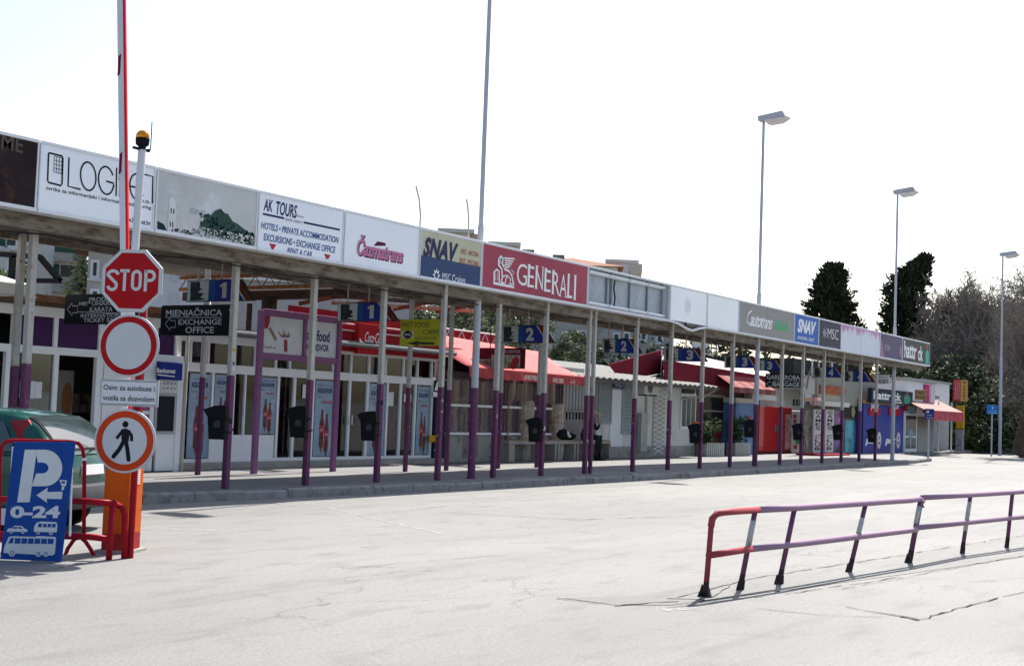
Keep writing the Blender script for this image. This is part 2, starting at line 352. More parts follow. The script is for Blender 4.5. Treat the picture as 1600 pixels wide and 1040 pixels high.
for bx, by in [(303, 741), (615, 735.3), (697, 734.7), (776, 731.5), (838, 730)]:
    q = onz(bx, by, .15); post(q.x, min(q.y, 18.2) if bx > 600 else q.y-.1, z1=4.4, w=.088)
for i in range(22):
    x = 10.2+i*2.19; m = MB(); m.box(x-9-.06, x-9+.06, .452, 2.498, 4.2, 4.4); m.build('cross_beam', RUSTB, canopy)
for i in range(6):
    m = MB(); x = 16.3+i*5.6; m.box(x-9-.45, x-9+.45, .515, .56, 4.0, 4.2); m.build('junction_plate', POSTG, canopy)
rs = random.Random(14)
for k, (x, y) in enumerate(FRONT[:9]):      # stickers and scraped paint on the nearer posts
    for j in range(5 if k == 0 else rs.randint(1, 3)):
        c = W2C(x, y, 0); z = rs.uniform(1.0, 2.7) if k == 0 else rs.uniform(.9, 2.2); h = rs.uniform(.03, .1); w_ = rs.uniform(.02, .04); m = MB()
        if rs.random() < .5: m.box(c[0]-w_, c[0]+w_, c[1]-.0555, c[1]-.0525, z, z+h)
        else: m.box(c[0]-.0555, c[0]-.0525, c[1]-w_, c[1]+w_, z, z+h)
        m.build('sticker', rs.choice([LETK, paint(.5, .5, .5), paint(.3, .28, .3), paint(.03, .05, .12), paint(.42, .26, .03)]), canopy)
# ================================================================ advertising panels
GALV = mat('galvanised_back', (.36, .39, .42), .55, .3, var=.15, scale=2, dirt=(.22, .23, .24), dirt_amt=.35, dirt_scale=3)
TRIM = mat('panel_trim', (.7, .71, .72), .4, var=.06, scale=4)
BLANK = mat('blank_face', (.78, .8, .83), .3, var=.04, scale=.8, spec=.5)
FACEW = mat('white_face', (.78, .8, .83), .3, var=.035, scale=.8, spec=.5)
PX = [9.2, 11.64, 13.78, 16.03, 18.28, 20.6, 22.8, 27.4, 31.97, 34.4, 36.7, 41.38, 43.75, 46.1, 50.8, 53.85, 58.0]
GP = 'advertising panels along the canopy edge'
def panel(i, label, face, open_box=False, sag=False):
    w = PX[i+1]-PX[i]-.02; fr = Frame((PX[i]+.01, YF, 0)); t = fthing(fr, 'advertising_panel', label, 'sign panel', GP); fr.w = w
    m = MB(); z0, z1 = 4.2, 5.22; e = .05
    m.box(0, w, -.012, .24, z1-e, z1)
    if sag: m.tube([(0, .02, z0+.02), (w*.22, .0, z0-.02), (w*.42, -.04, z0-.13), (w*.55, -.05, z0-.16), (w*.75, -.02, z0-.07), (w, .02, z0+.01)], .035, 6)
    else: m.box(0, w, -.03, .24, z0-.006, z0+e)
    m.box(0, e*.55, -.012, .24, z0+e, z1-e); m.box(w-e*.55, w, -.012, .24, z0+e, z1-e)
    m.build('frame', TRIM, t, bevel=.006)
    m = MB(); m.box(.02, w-.02, .2, .25, z0+.01, z1-.01); m.build('cabinet_back', GALV, t)
    if not open_box:
        m = MB(); m.box(e*.55, w-e*.55, 0.0, .012, z0+e, z1-e); m.build('face', face, t)
    return fr, t
def art(fr, t, name, mats, fn):
    m = MB(); fn(m); m.build(name, mats, t)
# 0 dark brown
BROWN = mat('brown_poster', (.03, .02, .022), .35, var=.5, scale=1.2, dirt=(.09, .05, .025), dirt_amt=.35, dirt_scale=1.5)
fr, t = panel(0, 'dark brown panel ending in faint letters ME, leftmost on the canopy edge', BROWN)
art(fr, t, 'lettering', paint(.11, .085, .07), lambda m: ftext(m, fr, 'ME', 2, 232, 36, 207, bold=.01))
# 1 LOGINET
fr, t = panel(1, 'pale blue white panel with thin black LOGINET lettering behind the barrier arm', FACEW)
def f(m):
    P = lambda x, y: fr.p(x, y, -.004)
    st = lambda pts, w=.026, closed=False: m.stroke([P(*q) for q in pts], w, -.004, closed)
    st([(77, 239), (97, 244), (98.5, 247), (97, 287), (95, 290), (76, 285), (74.5, 282), (76, 240)], .026, True)
    for k in range(4): st([(85+k*4, 244+k*1), (84+k*4, 269+k*1.2)], .008)
    for k in range(5): st([(85, 244+k*6.2), (97, 247+k*6.2)], .008)
    st([(108, 246), (106.5, 291), (126, 296)])
    def ring(cx, cy, rx, rz, a0, a1, n=28): st([(cx+rx*math.cos(a0+(a1-a0)*i/n), cy-rz*math.sin(a0+(a1-a0)*i/n)+.24*(rx*math.cos(a0+(a1-a0)*i/n))) for i in range(n+1)])
    ring(138, 275.5, 12, 22, 0, 2*math.pi)
    ring(166, 282, 12, 21.5, .5, 2*math.pi-.15); st([(166, 283), (178, 286.5)])
    st([(182.5, 262), (181.5, 306.5)]); 
    st([(187, 308), (188, 271)]); ring(193, 283, 6.5, 14, 0, math.pi); st([(199, 284), (199, 312)])
    ring(214, 292, 11, 20, .3, 2*math.pi-.5); st([(204, 291), (222, 295)])
    st([(226, 272.5), (239, 276), (238, 318)])
    ftext(m, fr, 'tvrtka za informacijski i informatički inženjering', 72, 296, 238, 290, bold=.012, sp=1.02)
    ftext(m, fr, 'd.o.o.', 212, 314, 235, 307, bold=.01); ftext(m, fr, 'www.loginet.hr', 188, 344, 236, 336, bold=.012)
art(fr, t, 'lettering', LETK, f)
# 2 hill town photograph
CREAM = mat('faded_photo_sky', (.52, .52, .5), .35, var=.12, scale=.9, dirt=(.66, .67, .7), dirt_amt=.45, dirt_scale=.7)
fr, t = panel(2, 'faded photograph panel of a wooded hill over white houses and a bell tower', CREAM)
def f(m):
    rr = random.Random(3); P = lambda x, y, d=-.004: fr.p(x, y, d)
    m.mat(0)
    hill = [(312, 352), (320, 341), (330, 336), (336, 329), (345, 326), (351, 333), (356, 334), (364, 346), (372, 350), (384, 360), (391, 364), (398, 368), (397, 384), (380, 381), (350, 373), (330, 368), (318, 362)]
    m.flat([P(*q) for q in hill], -.004)
    for k in range(190):
        m.mat(0 if k % 3 else 4)
        x = rr.uniform(312, 397); y = 352+(x-314)*.30+rr.uniform(-19, 10) if x < 366 else 366+rr.uniform(-6, 10); s = rr.uniform(.7, 2.2)
        m.flat([P(x-s, y+s, -.0045), P(x+s, y+s, -.0045), P(x+s*.6, y-s*1.5, -.0045), P(x-s*.5, y-s*1.3, -.0045)], -.0045)
    m.flat([P(246, 360), (P(246, 345)), P(256, 350), P(262, 363)], -.004)
    m.mat(1)
    for k in range(190):
        m.mat(1 if k % 4 else 3); x = rr.uniform(266, 396); b = 362+(x-262)*.165; y = rr.uniform(b-14, b) if x > 300 else rr.uniform(b-5, b); w = rr.uniform(1.2, 3); h = rr.uniform(1.5, 4)
        m.flat([P(x, y, -.006), P(x+w, y+.3, -.006), P(x+w, y-h, -.006), P(x, y-h, -.006)], -.006)
    m.flat([P(262, 362), P(275, 365), P(274.5, 315), P(269, 306), P(264, 312)], -.005)
    m.mat(2)
    for (x, y) in [(266.5, 333), (270.5, 334), (265, 354), (269, 355)]: m.flat([P(x, y, -.0055), P(x+2, y+.4, -.0055), P(x+2, y-8, -.0055), P(x, y-8, -.0055)], -.0055)
    for k in range(60):
        x = rr.uniform(285, 396); b = 362+(x-262)*.165; y = rr.uniform(b-9, b); s = rr.uniform(.5, 1.3)
        m.flat([P(x-s, y+s, -.0065), P(x+s, y+s, -.0065), P(x+s*.6, y-s*1.8, -.0065)], -.0065)
    m.mat(3); ftext(m, fr, 'SINJ', 296, 333, 319, 324, d=-.004, shear=.25)
art(fr, t, 'picture', [mat('hill_print', (.035, .075, .06), .4, var=.4, scale=8), paint(.62, .62, .6), paint(.06, .085, .09), paint(.33, .33, .33), mat('hill_print_dark', (.015, .035, .035), .4, var=.4, scale=8)], f)
# 3 AK TOURS
fr, t = panel(3, 'white travel agency panel with blue HOTELS and EXCHANGE OFFICE lines and two red triangles', FACEW)
NAVY = paint(.03, .035, .13)
art(fr, t, 'lettering', NAVY, lambda m: (ftext(m, fr, 'AK', 412, 328, 426, 309, bold=.02, shear=.15), ftext(m, fr, 'TOURS', 431, 334, 464, 313, bold=.02, shear=.15), ftext(m, fr, 'd.o.o.', 464, 338.5, 475, 334, shear=.2),
    ftext(m, fr, 'TRAVEL AGENCY', 445, 344, 474, 340, shear=.15), m.stroke([fr.p(411, 334, -.004), fr.p(444, 341, -.004)], .035, -.004), m.stroke([fr.p(475, 347.5, -.004), fr.p(531, 359, -.004)], .035, -.004)))
BLUEL = paint(.06, .13, .3)
art(fr, t, 'lettering', BLUEL, lambda m: (ftext(m, fr, 'HOTELS • PRIVATE ACCOMMODATION', 408, 356.5, 530, 346, bold=.02, shear=.12), ftext(m, fr, 'EXCURSIONS • EXCHANGE OFFICE', 412, 375, 525, 364, bold=.02, shear=.12), ftext(m, fr, 'RENT A CAR', 449, 395, 488, 386, bold=.02, shear=.12)))
art(fr, t, 'red_triangle', paint(.45, .035, .06), lambda m: m.flat([fr.p(421, 380, -.004), fr.p(432, 382, -.004), fr.p(425.5, 392, -.004)], -.004))
art(fr, t, 'red_triangle', paint(.45, .035, .06), lambda m: m.flat([fr.p(506.5, 396.5, -.004), fr.p(517, 398.5, -.004), fr.p(511, 407.5, -.004)], -.004))
# 4 bubble script
fr, t = panel(4, 'white panel with small pink bubble script coach company name outlined in dark', FACEW)
art(fr, t, 'lettering', [paint(.1, .02, .05), paint(.55, .2, .33), paint(.3, .3, .34)], lambda m: (m.mat(0), ftext(m, fr, 'Čazmatrans', 558, 398, 631, 374, d=-.003, bold=.05, shear=.2, sp=.92), m.mat(1), ftext(m, fr, 'Čazmatrans', 557.5, 396.5, 630, 373, d=-.006, bold=.028, shear=.2, sp=.92),
    m.mat(0), m.flat([fr.p(584, 384, -.005), fr.p(590, 377, -.005), fr.p(602, 379.5, -.005), fr.p(603, 384, -.005)], -.005)))
# 5 SNAV cream / navy
YEL = mat('cream_face', (.52, .5, .36), .4, var=.08, scale=2, dirt=(.6, .57, .4), dirt_amt=.3, dirt_scale=3)
fr, t = panel(5, 'cream panel with slanted SNAV lettering above a navy cruise company strip', YEL)
SLATE = paint(.055, .085, .17)
def f(m):
    a, b, c, dd = fr.rect(654, 408, 752, 452, 0); m.box(.03, fr.w-.03, -.003, 0, 4.255, 4.255+.42*(5.22-4.25))
art(fr, t, 'lower_strip', SLATE, f)
art(fr, t, 'lettering', [paint(.05, .05, .1), paint(.4, .1, .07), LETW], lambda m: (m.mat(0), ftext(m, fr, 'SNAV', 661, 398, 716, 369, d=-.006, bold=.05, shear=.3, sp=1.05), m.mat(1), ftext(m, fr, 'SPLIT - ANCONA', 720, 396, 748, 388, d=-.006, bold=.01, shear=.15), ftext(m, fr, 'SPLIT - PESCARA', 718, 411, 748, 402, d=-.006, bold=.01, shear=.15),
    m.mat(2), ftext(m, fr, 'MSC Cruises', 691, 437, 727, 425, d=-.006), [m.flat([(lambda c: (c[0]+(.13 if k % 2 == 0 else .07)*math.cos(k*math.pi/8), c[1]+(.15 if k % 2 == 0 else .08)*math.sin(k*math.pi/8)))(fr.p(682, 430, -.006)) for k in range(16)], -.006)]))
art(fr, t, 'star_centre', SLATE, lambda m: m.disc(*fr.p(682, 430, -.006), .055, -.008))
# 6 red insurance panel with winged lion
REDF = mat('red_face', (.36, .07, .1), .35, var=.12, scale=.8, dirt=(.3, .03, .05), dirt_amt=.3, dirt_scale=.9)
fr, t = panel(6, 'wide faded red panel with winged lion emblem and white serif GENERALI', REDF)
def f(m):
    P = lambda x, y: fr.p(x, y, -.004)
    cols = [(807, 823, 444, 408), (824, 834, 448, 412), (836, 848, 451, 414), (850, 860, 455, 418), (862, 874, 459, 421), (874, 885, 463, 425), (886, 894, 465, 427), (896, 901, 468, 429)]
    for ch, (xl, xr, yb, yt) in zip('GENERALI', cols):
        a = P(xl, yb); b = P(xr, yb); c = P(xl, yt); h = c[1]-a[1]
        if ch == 'I': m.box(a[0]+.05, a[0]+.1, -.004, -.003, a[1], a[1]+h)
        else: m.text(ch, a[0], a[1]-.0, h, b[0]-a[0], -.004, 'l', -.006)
        def serif(x, z, w=.1): w *= .75; m.flat([(x-w/2, z-.009), (x+w/2, z-.009), (x+w/2, z+.009), (x-w/2, z+.009)], -.0045)
        W_ = b[0]-a[0]
        if ch in 'ENRLI': serif(a[0]+.05, a[1]+.012, .16); serif(a[0]+.05, a[1]+h-.012, .16)
        if ch in 'ENRLI': m.flat([(a[0]+.01, a[1]), (a[0]+.085, a[1]), (a[0]+.085, a[1]+h), (a[0]+.01, a[1]+h)], -.0042)
        if ch == 'N': serif(b[0]-.03, a[1]+h-.012, .14)
        if ch == 'A': serif(a[0]+.03, a[1]+.012, .14); serif(b[0]-.03, a[1]+.012, .14)
        if ch == 'R': serif(b[0]-.03, a[1]+.012, .12)
    S = lambda pts, w=.03: m.stroke([P(*q) for q in pts], w, -.004)
    m.flat([P(771, 444), P(803, 450.5), P(803, 446.5), P(771, 440)], -.004)
    S([(772, 440), (772, 425), (776, 421), (780, 424), (780, 441)], .05); S([(774, 426), (774, 438)], .02); S([(777, 426), (777, 438)], .02)      # book
    S([(783, 442), (785, 432), (784, 420), (779, 414), (779, 405), (783, 400), (786, 404), (785, 412), (788, 418)], .05)   # head and chest
    S([(780, 404), (781, 413)], .03); S([(782, 403), (783, 412)], .02)
    S([(788, 418), (790, 410), (787, 403), (804, 404.5)], .035); S([(789, 406.5), (802, 408.5)], .03); S([(790, 410), (800, 412)], .03); S([(790, 413.5), (798, 415)], .03); S([(789, 417), (796, 418)], .03)
    S([(788, 420), (796, 424), (800, 431), (801, 438), (803, 445)], .045); S([(789, 443), (791, 434), (795, 432), (798, 437), (796, 443), (801, 444)], .035); S([(786, 432), (791, 430), (796, 432)], .03); S([(784, 441), (789, 443)], .04)
    S([(799, 421), (803, 426), (800, 430)], .02)
art(fr, t, 'lettering', LETW, f)
# 7 open box, tubes bare
fr, t = panel(7, 'gutted light box with bare fluorescent tubes and grey metal back', GALV, True)
m = MB(); m.box(.05, fr.w-.05, .13, .199, 4.25, 5.17)
m.build('inner_back', GALV, t)
for k, x in enumerate((1.12, 1.35, 2.35, 3.35)):
    m = MB(); m.box(x, x+.05, .09, .129, 4.25, 5.17); m.build('divider', paint(.2, .21, .22), t)
m = MB(); m.box(fr.w-.32, fr.w-.06, .06, .128, 4.25, 5.17); m.build('end_plate', paint(.3, .32, .33), t)
TUBE = paint(.78, .8, .82, .25)
for z in (5.08, 4.32):
    for k in range(4):
        m = MB(); x = .12+k*1.06; m.tube([(x, .03, z), (x+.95, .03, z)], .028, 8); m.box(x-.02, x+.97, .06, .09, z-.045, z+.045); m.build('fluorescent_tube', TUBE, t)
m = MB(); m.tube([(1.48, .06, 5.0), (1.45, .07, 4.8), (1.5, .05, 4.55), (1.46, .06, 4.3)], .02, 5); m.build('loose_wire', BLACK, t)
# 8, 9 blank
fr, t = panel(8, 'blank white panel whose bottom trim hangs loose and bent down', BLANK, sag=True)
art(fr, t, 'torn_gap', paint(.02, .02, .02), lambda m: m.disc(*fr.p(1071, 508, -.004), .09, -.004, a0=0, a1=math.pi))
art(fr, t, 'ghost_emblem', paint(.74, .75, .8), lambda m: (m.disc(*fr.p(1075, 478, -.003), .2, -.003), ))
fr, t = panel(9, 'plain blank white panel next to the grey coach panel', BLANK)
# 10 grey coach panel
GREYF = mat('grey_face', (.3, .285, .27), .4, var=.06, scale=1)
fr, t = panel(10, 'grey panel with white handwritten Autotrans and green stripes', GREYF)
art(fr, t, 'lettering', [LETW, paint(.1, .42, .19)], lambda m: (m.mat(0), ftext(m, fr, 'autotrans', 1172, 508, 1207, 486, bold=.025, shear=.45, sp=.88),
    m.stroke([fr.p(1172, 507, -.004), fr.p(1167, 502, -.004), fr.p(1169, 490, -.004), fr.p(1175, 485, -.004)], .05, -.004),
    m.mat(1), [m.flat([fr.p(1210+k*5.6, 514.5+k*.9, -.004), fr.p(1214.6+k*5.6, 515.3+k*.9, -.004), fr.p(1215.6+k*5.6, 503+k*1.1, -.004), fr.p(1213+k*5.6, 499.5+k*1.1, -.004)], -.004) for k in range(4)]))
m = MB(); m.box(fr.w*.49, fr.w*.49+.012, -.006, 0, 4.25, 5.17); m.build('joint_strip', paint(.4, .4, .38), t)
# 11 SNAV blue
fr, t = panel(11, 'bright blue panel with white slanted SNAV over ANCONA SPLIT', mat('blue_face', (.03, .12, .42), .35, var=.1, scale=1))
art(fr, t, 'lettering', LETW, lambda m: (ftext(m, fr, 'SNAV', 1246, 517, 1275, 497, bold=.05, shear=.3), ftext(m, fr, 'ANCONA :: SPLIT', 1246, 529, 1272, 524, bold=.02)))
# 12 MSC navy
fr, t = panel(12, 'dark navy panel with silver star and large MSC', mat('navy_face', (.022, .027, .06), .35, var=.15, scale=1))
art(fr, t, 'lettering', [LETW, paint(.3, .3, .32)], lambda m: (m.mat(0), ftext(m, fr, 'MSC', 1293, 528, 1310, 511, bold=-.01), m.mat(1), ftext(m, fr, 'KRSTARENJA', 1292, 543, 1309, 539.5), [m.flat([(lambda c: (c[0]+(.32 if k % 2 == 0 else .12)*math.cos(k*math.pi/8), c[1]+(.26 if k % 2 == 0 else .1)*math.sin(k*math.pi/8)))(fr.p(1288.5, 520, -.004)) for k in range(16)], -.004)]))
# 13 faded pink
def faded():
    m = mat('faded_pink_face', (.66, .68, .74), .4, var=.05, scale=1); N = m.node_tree.nodes; L = m.node_tree.links; b = N['Principled BSDF']
    g = N.new('ShaderNodeNewGeometry'); sx = N.new('ShaderNodeSeparateXYZ'); L.new(g.outputs['Position'], sx.inputs[0])
    mp = N.new('ShaderNodeMapping'); mp.inputs['Scale'].default_value = (1.6, 1, .5); L.new(g.outputs['Position'], mp.inputs[0])
    n = N.new('ShaderNodeTexNoise'); n.inputs['Scale'].default_value = 2.2; n.inputs['Detail'].default_value = 6; L.new(mp.outputs[0], n.inputs['Vector'])
    a = N.new('ShaderNodeMath'); a.operation = 'MULTIPLY_ADD'; a.inputs[1].default_value = .9; L.new(n.outputs['Fac'], a.inputs[0]); L.new(sx.outputs['Z'], a.inputs[2])
    r = N.new('ShaderNodeMapRange'); r.inputs['From Min'].default_value = 5.38; r.inputs['From Max'].default_value = 5.55; L.new(a.outputs[0], r.inputs['Value'])
    x = N.new('ShaderNodeMix'); x.data_type = 'RGBA'; x.inputs['B'].default_value = (.55, .25, .45, 1); L.new(b.inputs['Base Color'].links[0].from_socket, x.inputs['A']); L.new(r.outputs[0], x.inputs['Factor']); L.new(x.outputs['Result'], b.inputs['Base Color']); return m
fr, t = panel(13, 'sun-faded white panel with washed-out pink streaks along its top', faded())
m = MB(); m.box(fr.w*.5, fr.w*.5+.015, -.006, 0, 4.25, 5.17); m.build('joint_strip', paint(.6, .6, .64), t)
# 14 purple bridal
fr, t = panel(14, 'dusky purple bridal shop panel with pale SPOSA lettering', mat('purple_face', (.1, .075, .15), .4, var=.2, scale=.8))
art(fr, t, 'lettering', [paint(.5, .48, .5), paint(.42, .2, .28)], lambda m: (m.mat(0), ftext(m, fr, 'SPOSA', 1382, 546, 1391, 537), m.mat(1), m.flat([fr.p(1376.5, 558, -.004), fr.p(1382, 560, -.004), fr.p(1380, 545, -.004), fr.p(1378, 530, -.004), fr.p(1376.5, 532, -.004)], -.004), m.flat([fr.p(1405, 552, -.004), fr.p(1409, 562, -.004), fr.p(1409, 540, -.004), fr.p(1406.5, 538, -.004)], -.004)))
# 15 hattrick
SPORT = mat('dark_green_face', (.02, .035, .045), .35, var=.2, scale=1)
fr, t = panel(15, 'dark panel with bold white hattrick and a green player, at the far canopy end', SPORT)
def hat(m, fr, pts):
    m.mat(0)
    for s, xl, yb, xr, yt in pts: ftext(m, fr, s, xl, yb, xr, yt, bold=.03)
art(fr, t, 'lettering', [LETW, paint(.45, .05, .08)], lambda m: (hat(m, fr, [('hattr', 1412.5, 557, 1432, 531), ('ck', 1434.5, 562, 1442, 539)]), m.mat(1), ftext(m, fr, 'i', 1432, 561, 1434, 537, bold=.03)))
art(fr, t, 'player_figure', [paint(.1, .42, .36), paint(.4, .12, .12)], lambda m: (m.mat(0), m.flat([fr.p(1446, 568, -.004), fr.p(1451, 569, -.004), fr.p(1451.5, 552, -.004), fr.p(1449, 545, -.004), fr.p(1446, 551, -.004)], -.004), m.mat(1), m.disc(*fr.p(1448.7, 542, -.004), .13, -.004)))
# whip rods over the panels
for k, (pts, lab) in enumerate([([(656, 358), (657, 335), (655, 312), (650, 291)], 'taller thin bent rod sticking up above the cream panel'), ([(732, 366), (732.5, 345), (731, 325), (729, 311)], 'shorter thin bent rod sticking up near the tall lamp pole')]):
    P = [ony(x, y, YF+.2) for x, y in pts]; o = P[0].copy(); o.z = 5.2; m = MB(); m.tube([(0, 0, 0)]+[p-o for p in P[1:]], .02, 6); ob = m.build('steel_rod', POSTG); ob.location = o; tag(ob, lab, 'rod', 'rods above the canopy')
# ================================================================ bins on the posts
def make_bin(label):
    t = thing('litter_bin', label, 'bin', group='litter bins on the canopy posts')
    m = MB(); a = [(-.13, -.1, 0), (.13, -.1, 0), (.13, .1, 0), (-.13, .1, 0)]; b = [(-.16, -.13, .4), (.15, -.13, .4), (.15, .12, .4), (-.16, .12, .4)]; m.hexa(a, b); m.build('body', BLACK, t, bevel=.015)
    m = MB(); m.hexa([(-.165, -.135, .38), (.155, -.135, .38), (.155, .125, .38), (-.165, .125, .38)], [(-.235, -.15, .5), (.14, -.12, .54), (.14, .1, .54), (-.2, .13, .5)]); m.hexa([(-.2, -.14, .502), (.135, -.118, .541), (.135, .1, .541), (-.18, .12, .502)], [(-.06, -.1, .56), (.1, -.09, .575), (.1, .08, .575), (-.05, .09, .56)]); m.build('hood', BLACK, t, bevel=.012)
    m = MB(); m.flat([(-.04, .2), (.06, .2), (.07, .3), (.0, .33), (-.05, .28)], -.134); m.build('sticker', paint(.045, .047, .045), t)
    m = MB(); m.box(.15, .22, -.03, .03, .1, .14); m.box(.15, .22, -.03, .03, .32, .36); m.build('bracket', DARKMET, t)
    return t
bin0 = make_bin('x'); first = True
def sideplace(bx, by, off): return None
B = [(340, 686, 352, 'black bin with torn hood on the post beside the exchange office sign'), (466, 683, 477, 'black bin on the post in front of the purple fast food frame'), (576, 688, 588, 'black bin with pale scrawl on the post left of the yellow sign'),
     (835, 690, 845, 'black bin on the post in front of the stone seats'), (1085, 692, 1093, 'black bin with orange rubbish on top in front of the dark café window'), (1170, 683, 1180, 'black bin on the thick lamp pole in front of the blue fridge'),
     (1246, 687, 1251, 'black bin with green sticker beside the red cabinet'), (1308, 687, 1314, 'black bin on the post in front of the games club door'), (1362, 691, 1367, 'black bin in front of the blue betting shop wall')]
for k, (x, y, px, lab) in enumerate(B):
    q = ony(x, y, 15.93); s = .2
    o = bin0 if k == 0 else dup(bin0); o.location = (q.x, q.y, q.z); o.rotation_euler = (0, 0, R(-60)); o['label'] = lab
    if k in (4,):
        m = MB(); m.ball((0, 0, .56), .13, 8, 5, (1, .8, .5), .15, random.Random(2)); m.build('rubbish', paint(.5, .13, .05), o)
# ================================================================ bay signs hung under the roof, facing along the platform
BAYB = mat('bay_blue', (.02, .035, .22), .35, var=.1, scale=3); BAYS = mat('bay_teal', (.02, .1, .24), .4, var=.1, scale=3); BAYW = mat('bay_grey_white', (.42, .43, .41), .5, var=.08, scale=4)
BAYR = mat('bay_rust_red', (.12, .03, .02), .5, var=.2, scale=4); SCRAWL = mat('dark_smear', (.035, .037, .04), .7, var=.4, scale=9)
def bay_sign(n, X, xl, yt, xr, yb, label, dirtv, xnum):
    # left end, right tip (bottom), number centre in the photograph, all on the plane x = X
    a = onx(xl, yt, X); b = onx(xr, yb, X); c = onx(xl, yb-(yb-yt)*.12, X); h = a.z-c.z; w = a.y-b.y
    t = thing('bay_sign', label, 'bay sign', (X, a.y, c.z), R(-90), 'bay number signs under the canopy')
    m = MB(); m.prism([(0, 0), (w, 0), (w*.78, h), (0, h)], 0, .06); m.build('plate', DARKMET, t)
    e = .015; m = MB(); m.mat(0); m.flat([(e, e), (w*.33, e), (w*.33, h-e), (e, h-e)], -.003); m.mat(1); m.flat([(w*.33, e), (w*.42, e), (w*.42, h-e), (w*.33, h-e)], -.003)
    m.mat(2); m.flat([(w*.42, e), (w*.86, e), (w*.66, h-e), (w*.42, h-e)], -.003); m.mat(0); m.flat([(w*.86, e), (w*.885, e), (w*.685, h-e), (w*.66, h-e)], -.003); m.mat(3); m.flat([(w*.885, e), (w*.985, e), (w*.775, h-e), (w*.685, h-e)], -.003)
    m.build('face', [BAYW, BAYS, BAYB, BAYR], t)
    m = MB()
    if n == '1': c_ = w*xnum; m.flat([(c_-.02, h*.15), (c_+.09, h*.15), (c_+.09, h*.86), (c_+.01, h*.86), (c_-.08, h*.74), (c_-.08, h*.64), (c_-.02, h*.67)], -.006)
    else: m.text(n, w*xnum, h*.17, h*.68, w*.15, -.006, 'c', .05)
    m.build('number', BAYW, t)
    m = MB(); m.xf(Matrix.Translation((w*.375, 0, h*.5)) @ Matrix.Rotation(R(90), 4, 'Y').inverted()); m.text('PERON', -h*.4, -.035, .07, h*.8, -.006); m.xf(None); m.build('lettering', paint(.02, .03, .09), t)
    r = random.Random(dirtv); m = MB(); P = [(w*.06, h*.06)]
    for k in range(5): P.append((w*(.2+r.uniform(-.03, .09)), h*(.06+k*.09))); P.append((w*(.22+r.uniform(-.05, .09)), h*(.1+k*.09)))
    P += [(w*.25, h*.6), (w*.2, h*.62), (w*.2, h*.92), (w*.05, h*.93)]; m.flat(P, -.006); m.build('smear', SCRAWL, t)
    zt = 4.45-c.z
    for x in (w*.15, w*.5): m = MB(); m.tube([(x, .03, h-.01), (x, .03, zt)], .016, 6); m.build('hanger', POSTG, t)
for args in [('1', 17.3, 293, 438, 396, 476, 'dark smeared bay sign 1 above the exchange office sign', 1, .55), ('1', 21.3, 528, 473, 622, 506, 'bay sign 1 with grey smear in front of the red soft drink sign', 2, .55),
             ('2', 26.8, 783, 508, 866, 539, 'bay sign 2 above the pale red café awning', 3, .55), ('2', 31.2, 941, 529, 1003, 554, 'bay sign 2 above the corrugated hut roof', 4, .55),
             ('3', 35.2, 1037, 543, 1106, 567, 'bay sign 3 in front of the dark red tent', 5, .6), ('3', 40.3, 1132, 555, 1187, 577, 'bay sign 3 hanging left of the thick lamp pole', 6, .58), ('3', 42.3, 1178, 562, 1228, 581, 'bay sign 3 right above the GARDEROBA sign', 7, .5),
             ('4', 47.9, 1270, 573, 1322, 591, 'bay sign 4 nearer one, left of the airport sign', 8, .55), ('4', 52.6, 1316, 579, 1367, 598, 'bay sign 4 farther one, touching the airport sign', 9, .55)]:
    bay_sign(*args)
# ================================================================ black direction signs on the posts
BSIGN = mat('black_sign', (.012, .013, .016), .3, var=.2, scale=3); LETG = paint(.42, .42, .43)
def dir_sign(X, xl, yt, xr, yb, label, rows, arrow, line=None, face=BSIGN, let=LETG, hang=True):
    a = onx(xl, yt, X); b = onx(xr, yb, X); fr = Frame((X, a.y, b.z), R(-90)); t = fthing(fr, 'direction_sign', label, 'sign', None)
    w = a.y-b.y; h = a.z-b.z; m = MB(); m.prism([(0, .03), (.03, 0), (w, 0), (w, h), (.03, h), (0, h-.03)], 0, .07); m.build('board', face, t, bevel=.006)
    m = MB()
    for r in rows:
        s, x0, y0, x1, y1 = r[:5]; ftext(m, fr, s, x0, y0, x1, y1, bold=.018)
    if line: m.stroke([fr.p(*line[0], -.004), fr.p(*line[1], -.004)], .012, -.004)
    if arrow: x0, y0, x1, y1 = arrow; ym = (y0+y1)/2; xm = x0+(x1-x0)*.5; q = (y1-y0)*.27; m.stroke([fr.p(*v, -.004) for v in [(x0, ym), (xm, y0), (xm, ym-q), (x1, ym-q), (x1, ym+q), (xm, ym+q), (xm, y1)]], .014, -.004, True)
    m.build('lettering', let, t)
    m = MB()
    for z in (h*.2, h*.8): m.box(w, w+.08, .02, .05, z-.02, z+.02)
    m.build('bracket', DARKMET, t)
    return t
dir_sign(14.3, 102, 460, 212, 506, 'black international ticket sale sign partly behind the round road sign', [('PRODAJA', 139, 471, 182, 464.5), ('MEĐUNARODNIH', 123, 477.5, 206, 471.5), ('KARATA', 140, 487, 176, 479.5), ('INTERNATIONAL', 126, 495.5, 200, 490), ('TICKET SALE', 130, 503, 188, 496.5)], (105, 473, 121, 493), ((122, 487), (206, 490)))
dir_sign(16.7, 252, 477, 362, 524, 'black exchange office sign with outlined arrow on the nearest clear post', [('MJENJAČNICA', 259, 493.5, 347, 484), ('EXCHANGE', 278.5, 507, 346, 498.5), ('OFFICE', 289.5, 520, 334, 510)], (258, 496, 274, 516), ((258, 495.5), (346, 496)))
